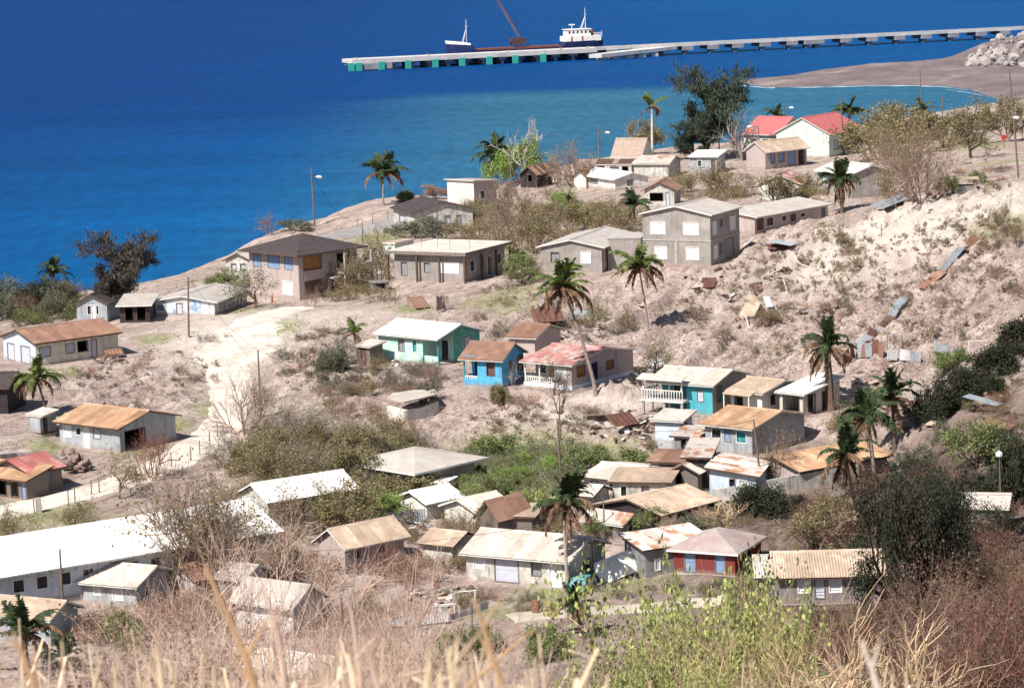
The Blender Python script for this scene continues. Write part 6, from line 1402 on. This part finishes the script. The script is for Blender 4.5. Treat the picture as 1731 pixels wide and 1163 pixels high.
mb.add(top+bot, [tuple(range(n)), tuple(range(n, 2*n))[::-1]] + [(i, n+i, n+(i+1)%n, (i+1)%n) for i in range(n)]); tag(mb.build('cistern_cover', RF['pale']), 'flat pale cover slab lying on the curved cistern wall', 'slab')
def sheets(pl, h, mats, label, seed=1, lean=.12, cat='fence', wd=.9):
    """corrugated sheets stood or laid in a row between picture points; every sheet is a part"""
    pts = [hit(*q) for q in pl]; rr = random.Random(seed); ro = empty('tin_fence', pts[0], 0, label, cat); o0 = pts[0]
    for a, b in zip(pts[:-1], pts[1:]):
        L = (b-a).length; n = max(1, round(L/wd)); t = (b-a)/n
        for i in range(n):
            p = a+t*(i+.5)-o0; m = mats[rr.randrange(len(mats))]; me = sheet_mesh(wd*1.02, h*rr.uniform(.75,1.1), m)
            o = link('tin_sheet', me, ro); xa = t.normalized(); up_ = (Vector((0,0,1)) + Vector((rr.gauss(0,lean), rr.gauss(0,lean)+lean, 0))).normalized(); up_ = (up_ - xa*up_.dot(xa)*.6).normalized(); z_ = xa.cross(up_).normalized(); y_ = z_.cross(xa).normalized()
            o.matrix_local = Matrix.Translation(p+Vector((0,0,.12+rr.random()*.1))) @ Matrix((xa, y_, z_)).transposed().to_4x4()
Zn = mat('blue_grey_zinc', (.29,.32,.35), (.22,.235,.26), 1, rough=.55, var=.2); ZW = mat('white_zinc', (.52,.52,.53), (.42,.41,.43), 1, rough=.6, var=.15); RU = mat('rust_sheet', (.22,.12,.085), (.16,.085,.06), 1.2, var=.25, c3=(.27,.17,.125)); BRN = mat('dark_rust', (.14,.07,.05), (.1,.05,.04), 1.5, var=.3)
sheets([(1428,622),(1446,606)], 1.5, [RU], 'rust red tin sheets at the left end of the slope fence', 2)
sheets([(1446,608),(1492,606)], 1.6, [Zn,BRN,RU], 'mixed zinc and rust sheets at the foot of the long tin line', 3)
sheets([(1496,610),(1520,612),(1556,616)], 1.1, [ZW,Zn], 'pale zinc fence right of the stout palm', 4)
sheets([(1578,596),(1604,602),(1628,610)], .9, [Zn], 'blue grey zinc fence by the gully bushes', 5)
def laid(pl, wd, mats, label, seed):
    """sheets lying end to end on the slope, each a part"""
    pts = [hit(*q) for q in pl]; rr = random.Random(seed); ro = empty('fallen_tin', pts[0], 0, label, 'tin sheets'); o0 = pts[0]
    for a, b in zip(pts[:-1], pts[1:]):
        L = (b-a).length; n = max(1, round(L/2.6)); t = (b-a)/n
        for i in range(n):
            p0 = a+t*i; p1 = a+t*(i+1); p0.z = gz(p0.x, p0.y)+.35+rr.random()*.2; p1.z = gz(p1.x, p1.y)+.35+rr.random()*.2; yv = (p1-p0).normalized()
            xv = yv.cross(Vector((0,0,1))).normalized(); xv = (xv + Vector((0,0,-rr.uniform(.15,.5)))).normalized(); xv = (xv-yv*xv.dot(yv)).normalized(); zv = xv.cross(yv)
            m = mats[rr.randrange(len(mats))]; o = link('tin_sheet', sheet_mesh(wd, (p1-p0).length*1.08, m), ro); o.matrix_local = Matrix.Translation(p0-o0) @ Matrix((xv, yv, zv)).transposed().to_4x4() @ Matrix.Rotation(rr.gauss(0,.08), 4, 'Z')
laid([(1452,590),(1490,560),(1522,520),(1536,508)], .8, [Zn,Zn,ZW,BRN], 'long broken line of zinc sheets lying up the bare hill', 6)
laid([(1558,494),(1592,466)], 1.0, [RU], 'rust red sheets lying in the line up the bare hill', 7)
laid([(1592,464),(1626,430)], .8, [Zn], 'blue grey sheets higher in the line up the hill', 8)
laid([(1626,430),(1652,408)], 1.0, [RU], 'topmost rust red sheets of the line up the hill', 9)
sheets([(640,892),(720,884)], 1.0, [Zn,ZW], 'zinc fence patch beneath the white gable roof', 10)
sheets([(640,1062),(690,1062),(760,1054),(826,1032)], .6, [Zn,ZW,ZW], 'zinc and board fence in front of the pale path', 11)
sheets([(1112,760),(1160,768),(1200,772)], .9, [Zn,ZW], 'grey fence panels below the patched shed', 12)
sheets([(1090,795),(1140,782),(1165,768)], .7, [Zn], 'blue grey zinc along the lane above the small tin shack', 13)
sheets([(738,528),(748,526),(760,524)], 1.7, [mat('bleached_boards', (.40,.33,.30), (.28,.22,.20), 2, var=.2)], 'upright bleached boards of a fallen shed below the flat roofed house', 14, lean=.05, cat='boards', wd=.45)
def scrap(px, py, w_, l_, m, label, rx=0., rz=0., lift=.15, name='tin_scrap', cat='tin sheet'):
    p = hit(px, py)+Vector((0,0,lift)); me = sheet_mesh(w_, l_, m, amp=.03); o = link(name, me, None, p); o.rotation_euler = (rx, 0, rz); tag(o, label, cat)
scrap(715,523,1.8,2.2,RU,'curled rust red sheet beside the bleached boards',.5,.5)
scrap(1262,545,1.6,2.6,RF['tan'],'tan roof wreck lying on the bare hill',.45,-.4,.6)
scrap(1283,528,1.2,1.8,RF['tan'],'second tan panel of the roof wreck on the bare hill',.7,.6,.5)
scrap(1302,524,.7,1.4,ZW,'white strip leaning on the right of the roof wreck',.8,.3,.3)
scrap(1355,530,.8,1.8,ZW,'thin white sheet lying right of the roof wreck',.15,-1.2,.15)
scrap(1345,418,2.2,3.0,Zn,'dark blue grey sheet lying at the top of the bare hill',.12,1.0,.3)
scrap(1320,425,2.6,1.5,BRN,'dark brown sheet beside the blue grey one on the hill top',.3,.3,.3)
scrap(1480,358,2.6,5.0,Zn,'long blue zinc roof piece lying below the shaggy palm house',.18,-.9,.5)
scrap(1524,345,1.2,2.0,RU,'dark red scrap at the ridge by the big leafless tree',.5,.9,.3)
scrap(1195,490,1.6,1.6,BRN,'dark grey curved sheet lying on the middle of the slope',.6,-.3,.25)
scrap(1080,520,1.0,1.8,RF['tan'],'small orange plank sheet below the short crowned palm',.2,-.8,.2)
scrap(930,555,3.2,2.6,BRN,'large dark collapsed roof on the slope above the mauve house',.45,.2,.7)
scrap(975,548,3.0,1.6,Zn,'grey blue sheet behind the collapsed dark roof',.5,-.2,.5)
scrap(1112,628,1.8,1.4,ZW,'white broken board under the olive tree',.3,.2,.6)
scrap(1165,690 if 0 else 742,1.4,1.6,RF['tan'],'buckled cream sheet leaning on the patched shed',.4,.4,.9)
scrap(1010,715,2.4,1.2,WL['stone'],'flat grey slab on brick piers below the mauve house',.1,.0,.7,name='slab',cat='slab')
scrap(1062,728,2.6,1.8,BRN,'black collapsed sheet left of the patched shed',.5,.6,.5)
scrap(1630,690,1.2,3.6,BRN,'dark plank wreck on the near spur at the right',.2,-.7,.3)
scrap(1690,690,1.4,3.0,Zn,'slate blue sheet on the near spur at the right',.2,1.0,.3)
scrap(1712,728,2.0,2.2,RU,'rust brown sheet at the right edge under the bushes',.2,1.2,.3)
scrap(1570,725,1.0,4.0,RF['tan'],'fallen tan planks on the slope right of the palms',.2,-.7,.3)
scrap(195,606,1.8,1.4,RU,'rust red scrap heap behind the cream house',.3,.3,.4)
scrap(1000,1030 if 0 else 984,1.4,1.0,BRN,'dark boards stacked beside the fallen white sheets',.1,.4,.3)
# great fallen white sheets: bent surface leaning from the tin shack roof to the ground
def fallen():
    bb = hit(1034,983).y; ap = [PD(1086,919,bb+3.0), PD(1000,954,bb+.8), hit(1034,983), PD(1085,962,bb+1.6)]; b = hit(1034,983); ro = empty('fallen_roof', b, 0, 'big dazzling white sheet roof fallen from the tin shack to the ground', 'roof')
    A, B, C_, D_ = [p-b for p in ap]; n = 8; mb_ = None
    for k in range(4):
        V = []; F = []
        for i in range(n+1):
            for j in range(2):
                u = (k+j)/4; v = i/n; top = A.lerp(B, u); bot = D_.lerp(C_, u); p = top.lerp(bot, v) + Vector((0,-.25,0))*math.sin(v*math.pi)*1.5 + Vector((0,0,-.55))*math.sin(v*math.pi)*(u) + Vector((0,0,.012*k)); V.append(tuple(p))
        for i in range(n): F.append((2*i, 2*i+1, 2*i+3, 2*i+2))
        me = bpy.data.meshes.new('roof_sheet'); me.from_pydata(V, [], F); me.materials.append(RF['white']); o = link('roof_sheet', me, ro); sm = o.modifiers.new('s', 'SOLIDIFY'); sm.thickness = .03
fallen()
# ------------------------------------------------------------------ small things round the houses
def lathe(name, px, py, prof, m, label, cat, n=12):
    p = hit(px, py); ro = empty(name, p, 0, label, cat); mb = MB(); mb.tube([(0,0,z) for z, r in prof], [r for z, r in prof], n); mb.build('body', m, ro); return ro
DRM = mat('orange_drum', (.25,.14,.085), (.18,.09,.06), 2)
lathe('oil_drum', 906, 1036, [(-.1,.3),(.02,.32),(.3,.31),(.32,.33),(.6,.31),(.62,.33),(.92,.31)], DRM, 'rusty orange drum standing on the pale path', 'drum')
lathe('oil_drum', 932, 1042, [(-.1,.3),(.02,.32),(.3,.31),(.32,.33),(.6,.31),(.62,.33),(.95,.31)], DRM, 'darker rusty drum nearer the small palm', 'drum')
lathe('oil_drum', 1608+0, 318, [(-.1,.3),(.9,.32)], DRM, 'small drum beside the field hut', 'drum')
lathe('oil_drum', 683, 603, [(-.1,.3),(.02,.32),(.3,.31),(.32,.33),(.6,.31),(.62,.33),(.85,.31)], DRM, 'red brown drum in front of the aqua house', 'drum')
def car(px, py, rz):
    p = hit(px, py); ro = empty('parked_car', p, rz, 'small teal car with dark end parked by the corner of the long grey roof', 'car'); ro.scale = (.8,.8,.8); CB = mat('teal_car_paint', (.09,.30,.34), (.08,.27,.30), 1, rough=.35, spec=.5)
    prof = [(-1.9,.35),(-1.9,.75),(-1.2,.85),(-.7,1.35),(.7,1.38),(1.2,.9),(1.9,.8),(1.95,.35)]; V = []; F = []
    for y, k in ((-.78,1),(-.72,0),(.72,0),(.78,1)):
        for x, z in prof: V.append((x*(.98 if not k else 1), y*(1 if z < 1 else .85), z))
    n = len(prof)
    for j in range(3):
        for i in range(n-1): a = j*n+i; F.append((a, a+1, a+n+1, a+n))
    F.append(tuple(range(n))[::-1]); F.append(tuple(range(3*n, 4*n))); F.append((0, n-1, 4*n-1, 3*n)); me = bpy.data.meshes.new('body'); me.from_pydata(V, [], F); me.materials.append(CB); bo_ = link('body', me, ro); bv = bo_.modifiers.new('b', 'BEVEL'); bv.width = .06; bv.segments = 2
    mb = MB(); mb.box(-1.3,1.25,-.80,-.76,.55,.85); 
    g = MB(); g.add([(-1.08,-.72,.92),(-.66,-.66,1.3),(.62,-.66,1.3),(1.05,-.72,.92)], [(0,1,2,3)]); g.add([(v[0], -v[1], v[2]) for v in [(-1.08,-.72,.92),(-.66,-.66,1.3),(.62,-.66,1.3),(1.05,-.72,.92)]], [(3,2,1,0)]); g.v = [(x, y*1.11, z) for x, y, z in g.v]; g.build('side_glass', TR['dark'], ro)
    w_ = MB(); w_.tube([(0,-.1,0),(0,.1,0)], .3, 12); wm = w_.mesh('wheel'); wm.materials.append(mat('tyre', (.03,.03,.03)))
    for x in (-1.2, 1.25):
        for y in (-.72, .72): link('wheel', wm, ro, (x, y, .3))
car(984, 998, 1.2)
# umbrella-like pale dish top by the red shack, bins, basins
p = hit(1272,962); ro = empty('water_tank', p, 0, 'low white domed tank at the dark end of the red shack', 'tank'); mb = MB(); mb.tube([(0,0,-.2),(0,0,.35),(0,0,.5),(0,0,.75),(0,0,.85)], [.5,.55,.75,.55,.12], 12); mb.build('body', TR['trimw'], ro)
# goal-post frames on the path
for (x, y, l) in ((980//1,1035,0),):
    pass
def tframe(px, py, w_, h_, label):
    p = hit(px, py); ro = empty('pipe_stand', p, .2, label, 'stand'); mb = MB(); [mb.tube([(x,0,-.3),(x,0,h_)], .05, 5) for x in (-w_/2, w_/2)]; mb.build('uprights', TR['trimw'], ro); mb = MB(); mb.tube([(-w_/2-.1,0,h_),(w_/2+.1,0,h_)], .05, 5); mb.build('crossbar', TR['trimw'], ro)
tframe(757, 1052, 1.0, 1.3, 'white two legged frame beside the pale path'); tframe(790, 1034, 1.2, 1.5, 'second white frame further along the pale path'); tframe(1652, 600, 1.6, 1.2, 'white pipe frame among the gully bushes')
# red round sign post in the field
p = hit(1697,252); ro = empty('red_disc_sign', p, 0, 'round red disc sign on a short post in the stony field', 'sign'); mb = MB(); mb.tube([(0,0,-.3),(0,0,1.6)], .06, 5); mb.build('post', PW, ro); mb = MB(); mb.tube([(0,-.03,1.9),(0,-.08,1.9)], .42, 14); mb.build('disc', mat('red_disc', (.45,.04,.03)), ro)
# field hut
b = hit(1628,330); ro = empty('field_hut', b, -.15, 'small open hut with dark flat roof on the ridge field', 'hut'); mb = MB(); mb.box(-1.3,1.3,-1,1,-.6,1.1); mb.box(-1.3,-1.15,-1,1,1.1,1.75); mb.build('wall', WL['greywood'], ro)
mb = MB(); mb.add([(-1.6,-1.3,1.78),(1.7,-1.3,1.95),(1.7,1.3,1.95),(-1.6,1.3,1.78),(-1.6,-1.3,1.7),(1.7,-1.3,1.87),(1.7,1.3,1.87),(-1.6,1.3,1.7)], [(0,1,2,3),(7,6,5,4),(0,4,5,1),(1,5,6,2),(2,6,7,3),(3,7,4,0)]); mb.build('roof', RF['tan'], ro)
mb = MB(); mb.box(1.15,1.3,-1,-.85,1.1,1.86); mb.box(1.15,1.3,.85,1,1.1,1.86); mb.build('post', PW, ro)
b = hit(600,500) ; b = hit(642,492); ro = empty('stone_oven', b, .3, 'small grey masonry oven with dark mouth left of the flat roofed house', 'oven'); mb = MB(); mb.box(-1,.9,-.8,.8,-.3,.35); mb.box(-1,-.6,-.8,.8,.35,1.0); mb.box(.5,.9,-.8,.8,.35,1.0); mb.box(-.6,.5,.3,.8,.35,1.0); mb.box(-1.1,1.0,-.9,.9,1.01,1.15); mb.build('masonry', WL['stone'], ro)

# ------------------------------------------------------------------ stones, tufts, litter
STN = [rockmesh('stone', 40+i, m=mat('field_stone', (.30,.22,.19), (.20,.14,.12), 1.5, var=.35)) for i in range(4)]
def scatter_px(items, seed):
    r_ = random.Random(seed)
    for px, py, rx, ry, n in items:
        for i in range(n):
            a = r_.random()*6.28; q = math.sqrt(r_.random()); x = px+math.cos(a)*rx*q; y = py+math.sin(a)*ry*q; p = hit(x, y)
            if any(abs((p-s['cen']).dot(s['e1'])) < s['w']/2+.3 and abs((p-s['cen']).dot(s['e2'])) < s['d']/2+.3 for s in HOUSES): continue
            yield p, r_
k = 0
for p, r_ in scatter_px([(1480,480,240,110,90),(1250,520,130,90,30),(1620,400,110,50,30),(900,720,110,30,24),(560,620,90,60,28),(250,650,110,50,18),(1680,700,60,70,14)], 31):
    o = link('stone', STN[k % 4], None, p); s_ = r_.uniform(.25,.8); o.scale = (s_*1.3, s_, s_*.7); o.rotation_euler = (r_.random(), r_.random(), r_.random()*6); tag(auto(o, 'brown stone lying loose'), 'brown stone lying loose on the bare earth', 'stone', 'loose stones on the bare slopes'); k += 1
k = 0
for p, r_ in scatter_px([(122,790,28,14,46)], 33):
    o = link('stone', STN[k % 4], None, p+Vector((0,0,r_.random()*.8))); s_ = r_.uniform(.4,.9); o.scale = (s_*1.3, s_, s_*.8); o.rotation_euler = (r_.random(), r_.random(), r_.random()*6); tag(o, 'stone of the dark rubble heap behind the red roofed house', 'stone', 'rubble heap stones'); k += 1
hs = random.Random(35)
for p, r_ in scatter_px([(1480,490,240,110,80),(1250,530,130,90,24),(1640,390,90,40,20),(880,500,90,30,10),(900,715,110,34,22),(560,620,90,60,26),(250,640,120,60,20),(1650,300,70,30,14),(1690,700,50,80,14),(820,560,60,20,6),(350,560,60,30,3)], 36):
    W_ = r_.uniform(.5, 1.9)
    kd = ('twiggy','sparse','tuft','tuft','bare')[r_.randrange(5)]; o = plant(kd, p, W_*1.4, W_*r_.uniform(.5,.8), ('purple','brown','red')[r_.randrange(3)], ('olive','dry','sage')[r_.randrange(3)], 'low dry scrub plant growing on the bare earth', 'shrub', one=True, group='low scrub on the bare slopes'); auto(o, 'low dry scrub plant')
for px, py, w_, h_ in [(1445,460,50,34),(1530,510,30,26),(1420,415,34,34),(1680,470,34,26),(1380,350,24,24),(1295,545,40,30),(1010,545,60,34),(1060,560,50,40),(980,560,50,36),(1330,600,26,26),(1690,395,40,60),(1720,420,40,50)]:
    auto(tree('sparse', px, py, w_, h_, 'brown', 'olive' if px % 3 else 'dry', 'rounded olive brown bush standing out on the bare hill', name='bush', one=True, group='larger bushes on the bare hill'), 'rounded olive brown bush')
# broken stems on the hill
for (t, b, l) in (((1402,408),(1408,435),'white broken stem at the top of the bare hill'), ((1324,472),(1332,494),'pale broken stem halfway up the hill'), ((1256,526),(1268,552),'white pole leaning against the roof wreck'), ((945,700),(948,745),'dark stump below the mauve house'),((1111,688),(1113,726),'brown post under the balcony')):
    pole(t, b, l, r=.09, m=TR['trimw'] if 'white' in l or 'pale' in l else PW, name='broken_stem', cat='stem')

# debris: pieces of board and tin too many to count
def litter(items, seed, mats, label, name, cat):
    r_ = random.Random(seed); mb = MB()
    for p, rr_ in scatter_px(items, seed):
        w_ = rr_.uniform(.1,.5); l_ = rr_.uniform(.4,1.6); a = rr_.random()*6.28; t = rr_.uniform(-.3,.5); c = Vector((math.cos(a), math.sin(a), t)).normalized(); d = c.cross(Vector((rr_.gauss(0,.3), rr_.gauss(0,.3), 1))).normalized(); q = p+Vector((0,0,.12)); n_ = c.cross(d)*.03
        v = [q-c*l_/2-d*w_/2, q+c*l_/2-d*w_/2, q+c*l_/2+d*w_/2, q-c*l_/2+d*w_/2]; mb.add(v+[x+n_ for x in v], [(0,1,2,3),(7,6,5,4),(0,4,5,1),(1,5,6,2),(2,6,7,3),(3,7,4,0)], rr_.randrange(len(mats)))
    tag(mb.build(name, mats), label, cat, kind='stuff')
litter([(1060,720,70,26,90),(1130,745,50,16,40),(960,560,60,16,40),(1260,460,120,50,40),(880,960,80,16,30),(1150,960,60,12,40),(700,610,60,10,40),(1100,640,40,16,20),(1240,860,60,16,20),(180,610,30,6,16),(1540,700,60,30,30),(700,890,60,16,30),(1180,800,60,14,24),(750,1010,60,20,40),(1500,640,60,16,20)], 51, [TR['trimb'], TR['conc'], ZW, RU, TR['post'], RF['tan']], 'broken boards and tin scattered round the huts', 'debris', 'debris')
# short dry grass on the land
def grass():
    r_ = np.random.RandomState(9); n = 26000
    y = 130 + 290*r_.rand(n)**.8; x = (r_.rand(n)*2-1)*(.2*y+6); V = []; F = []
    msk = np.array([float(sample(green, a, b)) for a, b in zip(x, y)]); k = 0
    keepg = (msk > .15) | (r_.rand(n) < .28); x = x[keepg]; y = y[keepg]
    for a, b in zip(x, y):
        z = gz(a, b)
        if z < 1 or sample(pw, a, b) > .9 or sample(dr, a, b) < 3: continue
        for j in range(3):
            h_ = .12+.22*r_.rand(); an = r_.rand()*6.28; w_ = .05; dx, dy = math.cos(an)*w_, math.sin(an)*w_; ox, oy = r_.randn(2)*.15
            V += [(a+ox-dx, b+oy-dy, z-.03), (a+ox+dx, b+oy+dy, z-.03), (a+ox+r_.randn()*.08, b+oy, z+h_)]; F.append((k, k+1, k+2)); k += 3
    me = npmesh('dry_grass', V, F); me.materials.append(leaf('dry_grass_blades', (.33,.29,.14), (.22,.24,.08))); tag(link('dry_grass', me), 'short dry grass sprinkled over the valley ground', 'grass', kind='stuff')
grass()
# ------------------------------------------------------------------ tall dead grass right under the camera
def stalk(mb, p, h, r, bend, az, rr_, head=True, m=0):
    pts = []; n = 6
    for i in range(n+1):
        t = i/n; pts.append(p + Vector((math.cos(az)*bend*t*t, math.sin(az)*bend*t*t, h*t)))
    mb.tube(pts, [r*(1-.75*i/n)+.0015 for i in range(n+1)], 5, m=m, cap=False)
    for k in range(3):
        t = rr_.uniform(.25,.85); i = int(t*n); q = pts[i]; a = rr_.random()*6.28; l = h*rr_.uniform(.15,.35); e = q + Vector((math.cos(a)*l*.5, math.sin(a)*l*.5, l*.8)); e2 = e + Vector((math.cos(a)*l*.5, math.sin(a)*l*.5, -l*.1)); w_ = Vector((-math.sin(a), math.cos(a), 0))*r*1.1
        mb.add([q-w_, q+w_, e+w_*.8, e-w_*.8, e2], [(0,1,2,3),(3,2,4)], m)
STRAW = mat('pale_straw', (.72,.58,.40), (.60,.45,.30), 6, island=.25); STR2 = mat('orange_straw', (.52,.33,.19), (.42,.26,.15), 6, island=.2); STR3 = mat('pink_straw', (.66,.48,.40), (.52,.36,.29), 6, island=.25)
gr = random.Random(77)
def tuft_clump(px, ytop, D, n, m, label, spread=.25, hj=.3, bend=.18, r=.0095, group=None):
    q = PD(px, ytop, D); z = gz(q.x, q.y); h = q.z-z; mb = MB()
    for i in range(n):
        stalk(mb, Vector((gr.gauss(0, spread), gr.gauss(0, spread), -.05)), h*(1-gr.random()*hj) if i else h, r*gr.uniform(.7,1.3), gr.uniform(0, bend)*h, gr.random()*6.28, gr)
    o = mb.build('grass_clump', m, None, (q.x, q.y, z)); tag(o, label, 'grass clump', group)
for i in range(52):
    px = gr.uniform(-40, 900); D = gr.uniform(9.5, 20); t = 1 - min(1, abs(px-250)/700)
    tuft_clump(px, gr.uniform(1085,1150) - 30*t*gr.random(), D, 9, [STRAW, STR3, STRAW][i % 3], 'blurred tuft of tall straw coloured grass right in front of the camera', group='straw tufts in front of the camera')
for i in range(16):
    px = gr.uniform(880, 1600); tuft_clump(px, gr.uniform(1110,1160), gr.uniform(14, 24), 6, [STRAW, STR3][i % 2], 'thin pale grass tuft at the lower right edge in front of the camera', group='pale tufts at the bottom right')
def bigstalk(p0, p1, D, r, m, label, name='cane_stalk', pts=()):
    mb = MB(); a = PD(*p0, D); z0 = gz(a.x, a.y); b = PD(*p1, D); mid = [PD(x, y, D) for x, y in pts]
    dirv = (a-(mid[0] if mid else b)).normalized(); g = a + dirv*max(.2, (a.z-z0)/max(.15, -dirv.z) if dirv.z < -.15 else .6)
    P_ = [g, a] + mid + [b]; o0 = g; n = len(P_); mb.tube([q-o0 for q in P_], [r*(1.1-.7*i/(n-1)) for i in range(n)], 7)
    for k in range(1, n-1):
        q = P_[k]-o0; e = q + Vector((gr.uniform(-.12,.12), 0, gr.uniform(.08,.2))); mb.tube([q, e], [r*.5, r*.15], 5)
    o = mb.build(name, m, None, tuple(o0)); tag(o, label, 'stalk')
bigstalk((432,1165),(347,958),9.5,.016,STR2,'thick orange straw stalk leaning left, the longest of the blurred ones',pts=[(415,1110),(385,1040)])
bigstalk((482,1165),(462,1022),9.5,.012,STR3,'pink straw stalk standing just right of the longest orange one',pts=[(478,1120),(468,1070)])
bigstalk((60,1165),(22,1068),9,.012,STR2,'orange stalk leaning left at the bottom left',pts=[(40,1110)])
bigstalk((275,1165),(262,1092),9,.013,STRAW,'upright pale stalk at the bottom left',pts=[(270,1125)])
bigstalk((850,1165),(800,1010),11,.014,STR2,'orange brown stem rising at the bottom centre',pts=[(835,1120),(818,1060)])
bigstalk((836,1120),(905,1062),11,.008,STR2,'thin orange twig slanting right from the bottom centre',pts=[(870,1090)])
bigstalk((1484,1165),(1455,1085),9,.014,mat('white_straw', (.8,.68,.58)),'very bright white stalk at the bottom right',pts=[(1474,1130)])
bigstalk((722,1165),(726,1118),9,.016,STRAW,'short pale broad stalk at the bottom middle')
bigstalk((768,1165),(756,1095),9.5,.014,STRAW,'pale forked stalk right of the short broad one',pts=[(762,1130)])
bigstalk((612,1165),(590,1020),13,.012,STR3,'long thin pinkish stem in front of the pink twigs',pts=[(604,1110),(598,1060)])
bigstalk((560,1165),(640,1070),12,.010,STR3,'thin pink stem slanting right across the twigs',pts=[(600,1115)])
bigstalk((640,1165),(612,1075),10,.013,STR3,'stout pink stalk in front of the twigs',pts=[(628,1120)])

# ------------------------------------------------------------------ labels that tell alike plants and stones apart by what stands nearest
ORD = ['nearest','second nearest','third nearest','fourth nearest','fifth nearest','sixth nearest','seventh nearest','eighth nearest','ninth nearest','tenth nearest','eleventh nearest','twelfth nearest']
LM = [(s['name'].replace('_', ' '), proj(s['cen']+Vector((0,0,1)))) for s in HOUSES]
LM += [(n, p) for n, p in (('stout shaggy palm',(1400,640)),('tall leaning palm',(985,590)),('roof wreck',(1268,535)),('blue grey sheet on the hill',(1345,412)),('topmost rust red sheets',(1640,418)),('large leafless ridge tree',(1556,300)),
 ('brown utility pole',(318,530)),('long zinc line',(1495,560)),('fallen rust sheets',(1575,480)),('gully palms',(1490,740)),('slim lamp pole',(1690,820)),('dark collapsed roof',(930,550)),('white cistern',(698,692)),('great dark tree',(1520,950)),('short crowned palm',(1085,500)),('field hut',(1628,320)),('open field tree',(1642,230)),('thin dark pole',(945,760)))]
bk = {}
for o, ph in AUTO:
    p = proj(o.location); best = min(LM, key=lambda q: math.hypot(q[1][0]-p[0], (q[1][1]-p[1])*1.6)); dx, dy = p[0]-best[1][0], (p[1]-best[1][1])*1.6
    rel = ('right of' if dx > 0 else 'left of') if abs(dx) > abs(dy) else ('below' if dy > 0 else 'above')
    base_ = ph.split(' in the ')[0].split(' along ')[0].split(' on the ')[0].split(' low in ')[0].split(' between ')[0]
    bk.setdefault((base_, rel, best[0]), []).append((math.hypot(dx, dy), o))
for (ph, rel, lm), L_ in bk.items():
    L_.sort(key=lambda q: q[0])
    for i, (d_, o) in enumerate(L_):
        o['label'] = f"{ph} {rel} the {lm}" if len(L_) == 1 else (f"{ph}, {ORD[i]} {rel} the {lm}" if i < len(ORD) else f"{ph} farther {rel} the {lm}")
nb = {}
for o, lab, px in NEAR: nb.setdefault(lab, []).append((px, o))
OR2 = ['leftmost','second from left','third from left','fourth from left','fifth from left','sixth from left','seventh from left','eighth from left','ninth from left','tenth from left','eleventh from left','twelfth from left']
for lab, L_ in nb.items():
    L_.sort(key=lambda q: q[0])
    for i, (px, o) in enumerate(L_):
        if i < 12: o['label'] = OR2[i] + ' ' + lab
        elif len(L_)-i <= 3: o['label'] = ['rightmost','second from right','third from right'][len(L_)-1-i] + ' ' + lab
print('proto polygons', tot, 'scene tris', sum(len(m.polygons)*2 for m in bpy.data.meshes))
